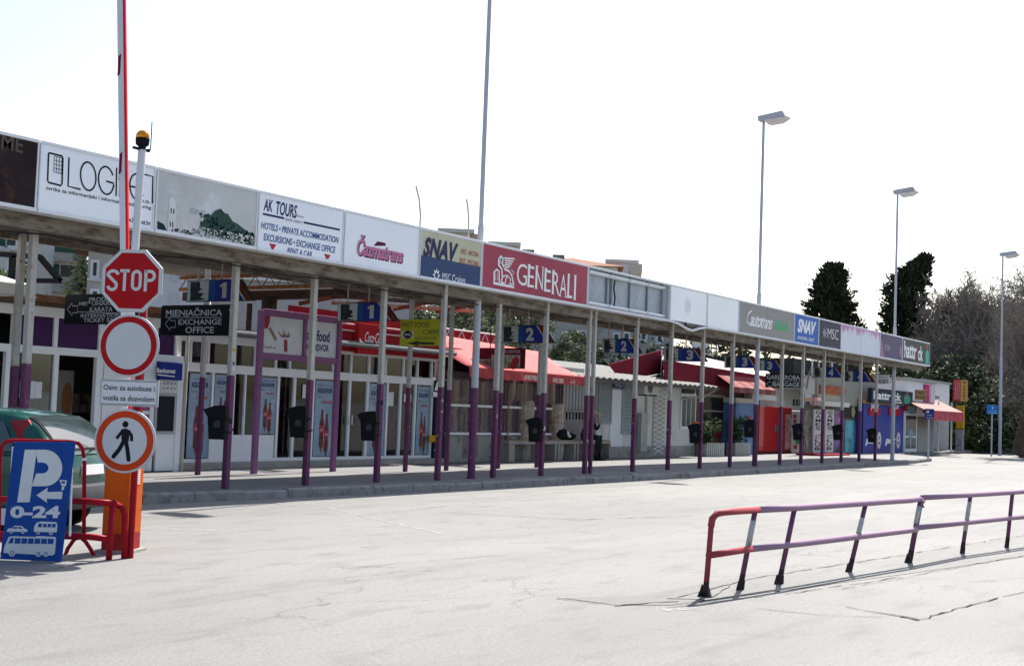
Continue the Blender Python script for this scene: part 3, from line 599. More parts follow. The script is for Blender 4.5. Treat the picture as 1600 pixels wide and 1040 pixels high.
dir_sign(43.1, 1196, 583, 1253, 606, 'black GARDEROBA BAGGAGE sign with arrow', [('GARDEROBA', 1198, 592, 1250, 585), ('BAGGAGE', 1208, 603, 1249, 596)], (1198, 595, 1207, 604), ((1207, 594.5), (1250, 595)), let=paint(.55, .55, .55))
dir_sign(53.0, 1359, 585, 1389, 600, 'white airport direction sign under the far canopy end', [('AIRPORT', 1363, 598.5, 1388, 592.5)], None, ((1362, 589), (1386, 589.3)), face=paint(.62, .62, .6), let=paint(.06, .06, .07))
# yellow cafe sign
YX = 22.3; a = onx(626, 499, YX); b = onx(688, 540, YX); fr = Frame((YX, a.y, b.z), R(-90)); t = fthing(fr, 'cafe_sign', 'yellow-green FAST FOOD CAFFE sign with black arrow between two posts', 'sign')
m = MB(); m.box(0, a.y-b.y, 0, .04, 0, a.z-b.z); m.build('board', mat('yellow_green', (.42, .4, .035), .45, var=.06, scale=3), t)
m = MB(); ftext(m, fr, 'FAST FOOD', 627, 511, 671, 503); ftext(m, fr, 'CAFFE', 661, 522, 686, 514.5); ftext(m, fr, 'KOLODVOR', 649, 530.5, 682, 525.5)
m.flat([fr.p(x, y, -.004) for x, y in [(635, 536), (654, 532), (654, 534), (679, 534.5), (679, 538), (654, 538), (654, 540)]], -.004); m.build('lettering', paint(.05, .055, .03), t)
m = MB(); q = fr.p(627.5, 528, -.004); q1 = fr.p(646, 517, -.004); m.flat([q, (q1[0], q[1]), q1, (q[0], q1[1])], -.004); m.build('badge', paint(.55, .55, .5), t)
m = MB(); c = fr.p(637, 522.5, -.005); m.disc(c[0], c[1], .12, -.006, 20, .085); m.build('badge_emblem', LETK, t)
m = MB(); m.text('WiFi', c[0], c[1]-.03, .06, .16, -.008, 'c'); m.build('badge_lettering', LETW, t)
m = MB(); m.tube([(-.5, .02, (a.z-b.z)*.5), (0, .02, (a.z-b.z)*.5)], .015, 6); m.build('bracket', DARKMET, t)
# ================================================================ purple poster stand in front of the snack bar
pa = onz(397, 740, .15); pb = onz(519, 736, .15); YS = (pa.y+pb.y)/2; fr = Frame((pa.x, YS, .15)); t = fthing(fr, 'poster_stand', 'purple steel poster stand with drink and fast food posters', 'poster stand')
zt = fr.p(405, 484)[1]; w = pb.x-pa.x; x0, x1 = 0, w
for x in (x0, x1): m = MB(); m.box(x-.06, x+.06, -.05, .05, 0, zt); m.build('leg', PURPLE, t, bevel=.01)
zb = fr.p(410, 553)[1]
for z in (zt-.1, zb-.1): m = MB(); m.box(.061, w-.061, -.048, .048, z, z+.14 if z > 3 else z+.13); m.build('rail', PURPLE, t, bevel=.01)
xm = w*.545; m = MB(); m.box(xm-.045, xm+.045, -.044, .044, zb+.032, zt-.102); m.build('mullion', PURPLE, t, bevel=.008)
CRUMP = mat('crumpled_poster', (.6, .62, .64), .35, var=.08, scale=3, bump=.8, bscale=5)
m = MB(); m.box(.065, xm-.05, .01, .02, zb+.035, zt-.105); m.build('poster', CRUMP, t); m = MB(); m.box(xm+.05, w-.065, .01, .02, zb+.035, zt-.105); m.build('poster', CRUMP, t)
m = MB(); P = lambda x, y: fr.p(x, y, .005)
m.mat(0); m.flat([P(411, 492), P(422, 494), P(421.5, 504), P(418, 513), P(413, 513), P(410.5, 504)], .005); m.mat(1); m.flat([P(419, 512), P(423, 511), P(433, 529), P(430, 533)], .005)
rr = random.Random(8)
for k in range(16): a = rr.uniform(-1.2, 1.2); L_ = rr.uniform(5, 16); bx, by = 446+rr.uniform(-6, 6), 527; m.mat(1 if k % 3 else 0); m.flat([P(bx-1, by), P(bx+1.2, by), P(bx+math.sin(a)*L_*.9+.4, by-math.cos(a)*L_)], .0045-.0001*k)
m.mat(0); m.flat([P(444, 530), P(449, 531), P(449, 550), P(444, 549)], .004)
m.build('poster_art', [paint(.3, .05, .06), paint(.3, .17, .13)], t)
m = MB(); ftext(m, fr, 'fast food', 476, 530.5, 515, 513, d=.004, bold=.02); ftext(m, fr, 'KOLODVOR', 475, 546, 514, 535, d=.004, bold=.02); m.build('lettering', NAVY, t)
m = MB(); ftext(m, fr, 'Osvježi se', 409, 543, 431, 538, d=.004); m.build('lettering', paint(.3, .2, .18), t)
# ================================================================ buildings along the platform
WALLW = mat('hut_white', (.62, .62, .59), .8, var=.06, scale=2, dirt=(.38, .36, .32), dirt_amt=.3, dirt_scale=1.5, bump=.15, stretch=(1, 1, .4))
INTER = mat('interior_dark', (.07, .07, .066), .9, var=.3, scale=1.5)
SHELF = mat('interior_goods', (.2, .15, .12), .7, var=.8, scale=7)
VIOLET = mat('violet_panel', (.06, .022, .085), .35, var=.15, scale=2)
REDAW = mat('red_canvas', (.5, .05, .055), .75, var=.07, scale=1.2, bump=.2, bscale=6)
REDFA = mat('red_fascia', (.3, .015, .02), .4, var=.15, scale=1.5)
MAROON = mat('maroon_canvas', (.16, .018, .03), .8, var=.15, scale=1.2, bump=.25, bscale=4)
CORR = mat('corrugated_roof', (.24, .235, .22), .7, var=.1, scale=3, dirt=(.3, .25, .2), dirt_amt=.3)
STONE = mat('stone_blocks', (.42, .36, .3), .9, var=.25, scale=5, dirt=(.13, .115, .1), dirt_amt=.4, dirt_scale=6, bump=.8, bscale=12)
GREYP = mat('grey_panel', (.36, .37, .37), .5, var=.06, scale=2)
OLIVE = mat('olive_cladding', (.27, .26, .22), .6, var=.06, scale=2, stretch=(8, 8, .3))
GOLD = paint(.4, .22, .08)
TERRA = mat('roof_tiles', (.27, .15, .11), .85, var=.3, scale=10, dirt=(.25, .12, .08), dirt_amt=.4)
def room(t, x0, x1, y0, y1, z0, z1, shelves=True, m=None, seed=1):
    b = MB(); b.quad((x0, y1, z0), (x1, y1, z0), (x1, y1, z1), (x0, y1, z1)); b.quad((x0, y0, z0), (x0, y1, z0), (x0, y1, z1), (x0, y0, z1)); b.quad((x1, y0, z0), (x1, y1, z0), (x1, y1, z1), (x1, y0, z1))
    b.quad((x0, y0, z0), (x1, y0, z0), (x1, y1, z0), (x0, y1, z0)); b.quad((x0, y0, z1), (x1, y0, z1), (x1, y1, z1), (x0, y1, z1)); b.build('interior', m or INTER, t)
    if shelves:
        r = random.Random(seed); n = max(1, int((x1-x0)/1.4))
        for i in range(n):
            X = x0+.2+i*1.4; b = MB(); b.box(X, X+1.0, y0+.9, y0+1.4, z0, z0+.95+r.uniform(-.1, .15)); c_ = b.build('counter', SHELF, t)
            b = MB()
            for k in range(6): b.box(X+k*.16, X+k*.16+.11, y0+1.1, y0+1.25, z0+1.1, z0+1.15+r.uniform(.1, .35))
            b.build('goods', SHELF, c_)
            b = MB(); b.box(X, X+1.1, y1-.4, y1-.1, z0+.4, z0+2.1); b.build('shelf_unit', SHELF, t)
def shell(t, x0, x1, y0, y1, z0, z1, m, thick=.12):   # side and back walls with a flat roof, front left open
    b = MB(); b.box(x0, x0+thick, y0, y1, z0, z1); b.box(x1-thick, x1, y0, y1, z0, z1); b.box(x0+thick, x1-thick, y1-thick, y1, z0, z1); b.build('wall', m, t)
# ---------------------------------------------------------------- ticket office
fr = Frame((18.85, 20.2, .15)); t = fthing(fr, 'ticket_office', 'low ticket office kiosk with violet window panels and dark open doorway', 'kiosk')
P = fr.p; xl = -9.0; zA = P(60, 478)[1]; zR = P(80, 466)[1]; zV1 = P(60, 494)[1]; zV0 = P(70, 541)[1]; zT = P(70, 553)[1]
shell(t, xl, 0, .05, 5, 0, zA, WALLW)
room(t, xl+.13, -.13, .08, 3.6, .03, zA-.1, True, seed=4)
b = MB(); b.box(xl, .05, -.25, 5.1, zA+.003, zR); b.build('roof', mat('roof_felt', (.1, .07, .05), .9, var=.3), t); b = MB(); b.box(xl, .05, -.29, -.252, zR-.1, zR+.03); b.build('rusty_flashing', mat('flashing', (.17, .085, .045), .85, var=.4, scale=6, dirt=(.3, .2, .12), dirt_amt=.3), t)
b = MB(); b.box(xl, 0, -.06, .06, zV1, zA); b.box(xl, 0, -.05, .05, zT, zV0)
for px, w in [(22, .1), (46, .08), (85, .09), (157, .14), (241, .12), (274, .06)]:
    x = P(px, 520)[0]; b.box(x-w/2, x+w/2, -.055, .055, zV0, zV1)
for px, w in [(8, .12), (83, .1), (151, .16), (236, .1)]:
    x = P(px, 620)[0]; b.box(x-w/2, x+w/2, -.05, .05, .02, zT)
b.box(-.14, 0, -.055, .055, .0, zT)
b.build('window_frame', WHITEF, t, bevel=.006)
for p0, p1 in [(23, 45), (47, 84), (86, 156), (160, 240), (242, 273)]:
    b = MB(); b.box(P(p0, 520)[0], P(p1, 520)[0], -.01, .01, zV0-.02, zV1+.02); b.build('violet_panel', VIOLET, t)
b = MB(); b.box(P(9, 620)[0], P(82, 620)[0], -.005, .005, .05, zT); b.build('pane', GLASS, t)
b = MB()
for x0, y0, x1, y1 in [(31, 594, 36, 622), (48, 595, 53, 622), (54, 596, 64, 622)]: b = MB(); a = fr.rect(x0, y0, x1, y1); b.box(a[0], a[1], -.012, -.008, a[2], a[3]); b.build('notice', paint(.62, .62, .66), t)
b = MB(); a = fr.rect(108, 578, 137, 690); b.box(a[0], a[1], .5, .54, .03, a[3]); b.build('inner_door', mat('inner_door', (.2, .19, .16), .5), t); b = MB(); b.disc((a[0]+a[1])/2+.12, 1.4, .12, .49, 20, .32); b.build('door_oval', paint(.2, .08, .03), t)
b = MB(); a = fr.rect(161, 580, 235, 733); b.box(a[0], a[1], -.03, .03, .02, zT); b.build('white_panel', WHITEF, t)
b = MB()
for k in range(3): b.box(a[0]+.5+.0, a[0]+1.25, -.034, -.031, .9+k*.32, 1.15+k*.32)
b.build('leaflet', paint(.3, .12, .2, var=.6, scale=9), t)
b = MB(); a = fr.rect(243, 676, 268, 734); b.box(a[0], -.141, -.035, .03, .02, zT); b.build('white_panel', WHITEF, t)
b = MB(); a = fr.rect(244, 618, 267, 673); b.box(a[0]-.06, a[1]+.04, -.06, -.036, a[2]-.06, a[3]+.06); b.build('cash_machine_frame', GREYP, t)
b = MB(); b.box(a[0], a[1], -.065, -.061, a[2], a[3]); b.build('cash_machine_screen', mat('screen_dark', (.02, .025, .03), .1), t)
b = MB(); a = fr.rect(249, 597, 270, 613); b.box(a[0], a[1], -.05, -.036, a[2], a[3]); b.build('keypad_panel', paint(.6, .6, .6), t)
b = MB()
for i in range(4):
    for k in range(2): b.box(a[0]+.06+i*.1, a[0]+.1+i*.1, -.053, -.051, a[2]+.06+k*.1, a[2]+.1+k*.1)
b.build('keys', paint(.25, .25, .26), t)
b = MB(); a = fr.rect(242, 565, 276, 594); b.box(a[0], a[1], -.16, -.062, a[2], a[3]); bk = b.build('cash_point_sign', mat('sign_blue', (.02, .035, .2), .35, var=.1), t, bevel=.01)
b = MB(); ftext(b, fr, 'Bankomat', 245, 581.5, 274, 574, d=-.164, bold=.02); b.stroke([fr.p(246, 585, -.164), fr.p(273, 588, -.164)], .02, -.164); b.build('lettering', LETW, bk)
b = MB(); b.tube([(.06, -.06, 0), (.06, -.06, zA)], .04, 8); b.build('drain_pipe', POSTG, t)
# white awning box at the far left
fr = Frame((10.2, 18.35, 0)); a = ony(0, 458, 18.35); bq = ony(45, 462, 18.35); c = ony(47, 444, 18.35); d = ony(33, 428, 19.4)
t = thing('white_awning', 'bright white awning box at the left edge in front of the ticket office', 'awning', (bq.x, 18.35, bq.z), 0)
b = MB(); L_ = -2.2; h1 = c.z-bq.z; h2 = d.z-bq.z; b.hexa([(L_, 0, 0), (0, 0, 0), (0, 1.1, .0), (L_, 1.1, 0)], [(L_, .0, h1), (.0, .0, h1), (-.15, 1.1, h2), (L_, 1.1, h2)]); b.build('cover', mat('white_canvas', (.72, .72, .68), .7, var=.05), t, bevel=.02)
b = MB(); b.box(L_, -.05, 1.102, 1.14, -.1, .5); b.build('back_rail', POSTG, t)
# black steel frame above the ticket office
t = thing('steel_gantry', 'black empty steel sign frame with slanting bar on the ticket office roof', 'frame', (14.0, 20.6, zR+.15))
b = MB(); o = Vector((14.0, 20.6, zR+.15))
def on(px, py, Y=20.6): return ony(px, py, Y)-o
p1, p2, p3, p4 = on(-20, 396), on(62, 401), on(94, 439), on(-20, 437)
for u, v in ((p1, p2), (p2, p3), (p3, p4), (on(20, 399), Vector((on(20, 399).x, 0, 0)))): b.sqtube(u, v, .09)
b.sqtube(Vector((p3.x-.6, 0, p3.z)), Vector((p3.x-.6, 0, 0)), .06); b.build('bars', DARKMET, t)
# ---------------------------------------------------------------- snack bar
fr = Frame((19.05, 20.9, .15)); t = fthing(fr, 'snack_bar', 'white-framed glass snack bar front with drink posters on its doors', 'shop')
P = fr.p; X1 = P(676, 660)[0]; zd = P(300, 580)[1]; zt0 = P(300, 566)[1]; zt1 = P(300, 533)[1]; zH = zt1+.18
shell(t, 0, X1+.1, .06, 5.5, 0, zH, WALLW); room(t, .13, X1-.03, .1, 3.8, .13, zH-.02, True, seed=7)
b = MB(); b.box(-.1, X1+.15, -.32, .5, -.02, .12); b.build('step', CONC, t, bevel=.015)
b = MB(); b.box(-.1, X1+.2, -.5, 5.6, zH+.003, zH+.14); b.build('roof', mat('roof_edge_grey', (.15, .155, .16), .7, var=.15), t); b = MB(); b.tube([(-.1, -.52, zH+.05), (X1+.2, -.52, zH+.05)], .06, 8); b.build('gutter', mat('gutter_grey', (.16, .165, .17), .6, var=.1), t)
b = MB(); b.box(0, X1, -.05, .05, zt1, zH); b.box(0, X1, -.052, .052, zd, zt0); b.box(0, X1, -.05, .05, .121, .2)
VX = [280, 328, 361, 431, 456.5, 486, 522, 543, 571, 602, 623, 646, 672]
for px in VX: x = P(px, 650)[0]; b.box(x-.035, x+.035, -.056, .056, .12, zd)
for px in [279, 296, 324, 365, 397, 430, 452, 486, 520, 548, 576, 602, 630, 652, 674]: x = P(px, 555)[0]; b.box(x-.03, x+.03, -.05, .05, zt0, zt1)
b.build('window_frame', WHITEF, t, bevel=.006)
b = MB(); b.box(.02, X1, -.004, .004, .15, zt1); b.build('pane', GLASS, t)
b = MB()
for p0, p1 in [(329, 360), (362, 430)]: b.box(P(p0, 650)[0]+.04, P(p1, 650)[0]-.04, -.03, .03, .2, .72)
b.build('kick_panel', WHITEF, t)
b = MB()
for px in (380, 398): x = P(px, 640)[0]; b.box(x-.02, x+.02, -.045, .045, .72, zd)
b.build('door_bar', WHITEF, t)
b = MB()
for px, z in ((454, 1.1), (459, 1.1), (541, 1.1), (546, 1.1), (375, 1.05)): x = P(px, 650)[0]; b.tube([(x, -.09, z-.12), (x, -.09, z+.12)], .014, 6)
b.build('door_handle', ALU, t)
PBLUE = mat('drink_poster', (.25, .34, .43), .35, var=.15, scale=3, dirt=(.42, .48, .52), dirt_amt=.4, dirt_scale=2)
def poster(x0, x1, z0, z1):
    m = MB(); m.box(x0, x1, -.03, -.022, z0, z1); p = m.build('drink_poster', PBLUE, t)
    w = x1-x0; h = z1-z0; m = MB(); m.mat(0); m.text('fast food', x0+w*.5, z0+h*.93, h*.018, w*.7, -.033, 'c'); m.text('KOLODVOR', x0+w*.5, z0+h*.84, h*.06, w*.78, -.033, 'c', .04)
    m.mat(1); m.text('uživaj u', x0+w*.3, z0+h*.775, h*.025, w*.4, -.033, 'c'); m.text('Coca‑Cola', x0+w*.6, z0+h*.7, h*.045, w*.55, -.033, 'c', .03, .3)
    for k, cx in enumerate((.4, .66)):
        c = x0+w*cx; q = w*.125; zb = z0+h*(.12-.06*k); H = h*.5
        prof = [(-.85, 0), (.85, 0), (.9, .2), (.75, .33), (1, .5), (.9, .63), (.5, .78), (.38, .95), (.38, 1), (-.38, 1), (-.38, .95), (-.5, .78), (-.9, .63), (-1, .5), (-.75, .33), (-.9, .2)]
        m.mat(2); m.flat([(c+u*q, zb+v*H) for u, v in prof], -.034-.001*k)
        m.mat(1); m.flat([(c-q*.95, zb+H*.38), (c+q*.95, zb+H*.38), (c+q*.9, zb+H*.56), (c-q*.9, zb+H*.56)], -.037); m.mat(3); m.text('Coca', c, zb+H*.43, H*.06, q*1.4, -.039, 'c', .02, .3)
        m.mat(2); m.flat([(c-q*.5, zb), (c+q*.5, zb), (c+q*.2, zb-h*.1), (c-q*.1, zb-h*.06)], -.033)
    m.build('poster_print', [NAVY, paint(.4, .06, .06), mat('cola_brown', (.16, .05, .045), .4, var=.4, scale=9), paint(.6, .55, .52)], p)
for p0, p1 in [(291, 326), (331, 358), (401, 429), (489, 520), (573, 600), (649, 669)]:
    lo = .75 if p0 in (331, 401) else .22
    poster(P(p0, 650)[0]+.02, P(p1, 650)[0]-.02, lo, zd-.04)
for v_ in ((472, 600, 481, 622), (604, 612, 613, 634), (630, 615, 641, 628)): b = MB(); a = fr.rect(*v_); b.box(a[0], a[1], -.03, -.022, a[2], a[3]); b.build('notice', paint(.6, .62, .6), t)
b = MB(); a = fr.rect(676, 594, 690, 718); b.box(a[0], a[1], -.12, -.04, .0, a[3]); cm = b.build('dark_banner', mat('banner_navy', (.018, .022, .04), .4, var=.2), t)
b = MB()
for y in (604, 698): c = P(683, y, -.125); b.flat([(c[0]-.12, c[1]-.1), (c[0]+.12, c[1]-.1), (c[0], c[1]+.16)], -.125)
a = fr.rect(677, 612, 689, 620, -.125); b.box(a[0], a[1], -.126, -.124, a[2], a[3]); b.build('banner_mark', LETW, cm)
b = MB(); a = fr.rect(672, 680, 681, 690, -.2); b.box(a[0], a[1], -.2, -.14, a[2], a[3]); b.build('yellow_box', paint(.5, .3, .03), t)
# red fascia boards and soft drink sign on the snack bar roof
fr2 = Frame((P(470, 520)[0]+19.05, 20.55, 3.2)); t = fthing(fr2, 'red_fascia_sign', 'dark red fascia board with rails standing on the snack bar roof', 'fascia')
A = fr2.rect(470, 488, 700, 556)
b = MB(); x0 = fr2.p(462, 500)[0]; x1 = fr2.p(690, 530)[0]; zt = fr2.p(560, 500)[1]; z0 = fr2.p(560, 551)[1]; b.box(x0, x1, 0, .06, z0, zt-.28); b.box(x0, x1, .2, .26, zt-.25, zt+.18); b.build('board', REDFA, t, bevel=.01)
b = MB()
for z in (zt-.28, zt-.12, z0): b.tube([(x0, -.02, z), (x1, -.02, z)], .022, 6)
b.build('rail', paint(.6, .4, .38), t)
frc = Frame((fr2.p(560, 530)[0]+fr2.o.x, 20.4, 3.2)); t = fthing(frc, 'drink_sign', 'square red Coca-Cola light box with white wave on the snack bar roof', 'sign')
a = frc.rect(561, 504, 597, 555); b = MB(); b.box(a[0], a[1], 0, .14, a[2], a[3]); b.build('box', mat('drink_red', (.38, .02, .022), .35, var=.08), t, bevel=.01)
b = MB(); ftext(b, frc, 'Coca‑Cola', 570, 534, 598, 517, bold=.0, shear=.35, sp=.85); b.flat([frc.p(x, y, -.005) for x, y in [(562, 527), (566, 533), (572, 537), (580, 540), (596, 538), (584, 541.5), (574, 541.5), (562, 537)]], -.005); b.build('lettering', LETW, t)
# rusty lattice roof over the snack bar terrace
t = thing('lattice_roof', 'rusty lattice girder roof behind the canopy over the snack bar', 'lattice roof', (18, 19.3, 0))
PIPE = mat('orange_pipe', (.36, .17, .1), .7, var=.3, scale=4, dirt=(.42, .34, .28), dirt_amt=.4, dirt_scale=2); BRST = mat('brown_steel', (.075, .045, .035), .8, var=.4, scale=5)
LO = Vector((18, 19.3, 0)); XG = 24.6; zc = onx(450, 448, XG).z; zt_ = onx(450, 429, XG).z
def lattice(p0, p1, hgt, n, rc, rw, mc, mw):
    p0 = Vector(p0)-LO; p1 = Vector(p1)-LO; up_ = Vector((0, 0, hgt)); b = MB(); b.tube([p0, p1], rc*1.2, 6); b.tube([p0+up_, p1+up_], rc, 6); b.build('chord', mc, t); b = MB(); P_ = []
    for i in range(n): P_ += [p0.lerp(p1, i/n), p0.lerp(p1, (i+.5)/n)+up_]
    b.tube(P_+[p1], rw, 4); b.build('web', mw, t)
lattice((XG, 19.6, zc), (XG, 26.6, zc), zt_-zc, 14, .045, .018, RUST, DARKMET)
b = MB(); b.box(XG+.1-18, XG+.35-18, .6, 7.3, onx(450, 466, XG).z, onx(450, 452, XG).z); b.build('dark_beam', BRST, t)
b = MB(); b.zprism([(1.2, 1.4), (XG-18+.3, 1.4), (XG-18+.3, 7.4), (5.6, 7.4)], zt_+.07, zt_+.11); b.build('roof_sheet', mat('dark_sheet', (.3, .26, .215), .85, var=.2, scale=2, dirt=(.16, .1, .06), dirt_amt=.35), t)
qa = ony(520, 473, 21.6); qb = ony(748, 486, 21.6); lattice(qa, qb, .3, 22, .05, .022, PIPE, paint(.6, .58, .55))  # near-white web: sunlight on the rusty zigzags put into the colour
qa = ony(520, 462, 20.9); qb = ony(748, 478, 20.9); lattice(qa, qb, .22, 18, .05, .018, BRST, BRST)
for u_ in (.03, .3, .62, .93): c_ = qa.lerp(qb, u_)-LO; b = MB(); b.sqtube(c_, c_+Vector((-.5, .8, -.22)), .1); b.build('brace', mat('red_brown_brace', (.22, .06, .035), .8, var=.3), t)
b = MB(); c_ = onx(421, 470, XG)-LO; b.lathe([(.2, 0), (.2, c_.z+.1)], 10, (c_.x, c_.y, 0)); c_ = onx(390, 480, XG)-LO; b.box(c_.x-.05, c_.x+.05, c_.y-.05, c_.y+.05, 0, c_.z+.1); b.build('column', mat('brown_column', (.06, .04, .03), .8, var=.3), t)
# ---------------------------------------------------------------- café with pale red awning
CY = 19.9; FL = ony(733, 573, CY); FRr = ony(915, 589, CY); BL = ony(664, 519, 22.4); BR = ony(846, 550, 22.4)
o = Vector((FL.x, CY, .15)); t = thing('terrace_cafe', 'café terrace under sun-bleached red awning with clear curtain walls', 'café', o)
q = lambda v: v-o
b = MB(); n = 10
vs = []
for i in range(n+1):
    for j in range(n+1):
        u, v = i/n, j/n; p = q(FL).lerp(q(FRr), u).lerp(q(BL).lerp(q(BR), u), v); p.z -= .1*math.sin(v*math.pi)*(.6+.4*math.cos(u*math.pi*6)); vs.append(p)
b.add(vs, [(i*(n+1)+j, (i+1)*(n+1)+j, (i+1)*(n+1)+j+1, i*(n+1)+j+1) for i in range(n) for j in range(n)])
aw = b.build('awning', mat('bleached_canvas', (.56, .145, .14), .8, var=.1, scale=1.5), t, smooth=True)
md = aw.modifiers.new('solid', 'SOLIDIFY'); md.thickness = .01
f0, f1 = q(FL), q(FRr); hv = FRr.z-ony(914, 602, CY).z
b = MB(); N_ = 24; vs = []
for i in range(N_+1):
    u = i/N_; p = f0.lerp(f1, u); vs += [(p.x, -.012, p.z), (p.x, -.03+.025*math.sin(i*1.7), p.z-hv-.03*(i % 2))]
b.add(vs, [(2*i, 2*i+2, 2*i+3, 2*i+1) for i in range(N_)]); va = b.build('valance', mat('bleached_valance', (.46, .085, .09), .75, var=.12, scale=1.5), t)
frv = Frame(o); b = MB(); ftext(b, frv, 'APARTMENTS', 819, 592.5, 844, 585, d=-.06, bold=.02); ftext(b, frv, 'INFO DESK', 864, 597, 881, 590, d=-.06, bold=.02); ftext(b, frv, 'wi‑fi', 891, 599, 898, 593, d=-.06); b.build('lettering', LETW, va)
b = MB(); xl = ony(690, 660, 20.9).x-o.x; xr = ony(872, 640, 20.9).x-o.x
BRP = mat('brown_post', (.2, .13, .1), .7, var=.2)
for px in (735, 787, 833, 872): b = MB(); x = ony(px, 640, 20.9).x-o.x; b.sqtube((x, .87, 0), (x, .87, 2.75), .07); b.build('terrace_post', BRP, t)
b = MB()
b = MB(); 
for z in (1.53, .75): b.box(xl, xr, .84, .89, z, z+.07)
b.build('curtain_rail', WHITEF, t)
CURT = glass_mat('clear_curtain', (.8, .72, .74), .8)
_N = CURT.node_tree.nodes; _L = CURT.node_tree.links; _o = _N['Material Output']; _d0 = _N.new('ShaderNodeBsdfDiffuse'); _d0.inputs[0].default_value = (.3, .22, .26, 1); _m2 = _N.new('ShaderNodeMixShader'); _m2.inputs[0].default_value = .32
_L.new(_o.inputs[0].links[0].from_socket, _m2.inputs[1]); _L.new(_d0.outputs[0], _m2.inputs[2]); _L.new(_m2.outputs[0], _o.inputs[0])
b = MB(); vs = []; M_ = 60
for i in range(M_+1): x = xl+(xr-xl)*i/M_; y = .94+.012*math.sin(i*1.1)+.012*math.sin(i*.37); vs += [(x, y, .1), (x, y, 2.5)]
b.add(vs, [(2*i, 2*i+2, 2*i+3, 2*i+1) for i in range(M_)]); b.build('curtain', CURT, t)
b = MB(); b.box(xl, xr, .93, 1.08, 0, .72); b.build('low_wall', CONC, t)
room(t, xl, xr+.0, 1.2, 5, .0, 2.9, True, mat('cafe_interior', (.3, .19, .19), .9, var=.3, scale=1.2), seed=12)
b = MB(); x0, x1 = xr, ony(916, 620, 20.9).x-o.x; k = 0; x = x0
while x < x1-.05: b.box(x, x+.1, .95+.03*(k % 2), 1.1, 1.25, 2.5); x += .102; k += 1
b.box(x0, x1, 1.101, 1.15, 0, 2.9); b.build('corrugated_wall', mat('grey_corrugated', (.4, .4, .4), .6, var=.08), t)
# red fascia with white truss behind the awning
frr = Frame((28.5, 23.2, 3.0)); t = fthing(frr, 'red_truss_board', 'red roof board with small white truss above the pale awning', 'fascia'); x0 = frr.p(684, 512)[0]; x1 = frr.p(776, 540)[0]; z1 = frr.p(720, 516)[1]; z0 = frr.p(720, 540)[1]
b = MB(); b.box(x0, x1, .1, .2, z0, z1); b.build('board', mat('lit_red_board', (.42, .015, .02), .5, var=.1), t)
b = MB(); n = 5; d = (x1-x0)/n
for i in range(n): b.tube([(x0+i*d, .02, z1), (x0+(i+.5)*d, .02, z0), (x0+(i+1)*d, .02, z1)], .02, 5)
b.tube([(x0, .02, z1), (x1, .02, z1)], .03, 5); b.build('truss', paint(.6, .5, .5), t)
# picture menu sign
MXx = 30.2; a = onx(742, 543, MXx); c = onx(818, 576, MXx); frm = Frame((MXx, a.y, c.z), R(-90)); t = fthing(frm, 'menu_sign', 'dark red picture menu board hanging in front of the pale awning', 'menu sign'); w, h = a.y-c.y, a.z-c.z
b = MB(); b.box(0, w, 0, .08, 0, h); b.build('board', mat('menu_red', (.09, .01, .016), .4), t)
b = MB(); b.flat([(w*.04, h*.05), (w*.33, h*.05), (w*.33, h*.45), (w*.04, h*.45)], -.004); b.flat([(w*.35, h*.05), (w*.93, h*.05), (w*.93, h*.66), (w*.35, h*.66)], -.004); b.build('photo', paint(.28, .27, .22, var=.5, scale=9), t)
b = MB(); r = random.Random(4)
for k in range(9): b.mat(k % 3); b.disc(w*r.uniform(.08, .9), h*r.uniform(.12, .42), .07+r.random()*.06, -.006-.0004*k, 12)
b.build('dish', [paint(.2, .12, .04), paint(.12, .15, .05), paint(.3, .03, .03)], t)
b = MB(); b.text('KOLODVOR', w*.55, h*.76, h*.15, w*.38, -.005, 'l', .02); b.build('lettering', paint(.4, .3, .3), t)
b = MB(); b.tube([(w*.3, .04, h), (w*.3, .04, 4.3-c.z)], .015, 5); b.tube([(w*.9, .04, h), (w*.9, .04, 4.3-c.z)], .015, 5); b.build('hanger', DARKMET, t)
# stone columns
def stone_column(px, pb, pt, Y, r, label, n):
    base = onz(px, pb, .15) if Y is None else ony(px, pb, Y); base.z = .15; top = ony(px, pt, base.y).z; t = thing('stone_column', label, 'column', base, 0, 'stone block columns by the café'); h = (top-.15)/n; rr = random.Random(int(px))
    b = MB()
    for k in range(n):
        j = rr.uniform(.94, 1.04)*r; ns = 14; vs = []; fs = []
        rings = [(.93, 0), (1.02, .08), (1.04, .5), (1.02, .92), (.93, 1.0)]
        for s_, v in rings:
            for i in range(ns): a_ = 2*math.pi*i/ns; kk = j*s_*(1+rr.uniform(-.05, .05)); vs.append((kk*math.cos(a_), kk*math.sin(a_), h*(k+v*.985)))
        for q_ in range(len(rings)-1):
            for i in range(ns): fs.append((q_*ns+i, q_*ns+(i+1) % ns, (q_+1)*ns+(i+1) % ns, (q_+1)*ns+i))
        fs.append(tuple(range(ns-1, -1, -1))); fs.append(tuple((len(rings)-1)*ns+i for i in range(ns))); b.add(vs, fs)
    b.build('block_stack', STONE, t); return t
tt = stone_column(714, 719, 619, None, .2, 'tall rough stone column with rubble at its foot, left of the thick purple pole', 4)
b = MB(); rr = random.Random(2)
for k in range(14): b.ball((.22+rr.uniform(-.12, .16), rr.uniform(-.2, .1), .1+k*.055), rr.uniform(.08, .16), 7, 5, (1, 1, .8), .15, rr)
b.build('rubble', STONE, tt)
stone_column(819, 703, 625, 20.75, .25, 'round stone block column behind the middle of the bench', 3); stone_column(867, 706, 630, 20.75, .25, 'round stone block column behind the bench, right of the post with a bin', 3)
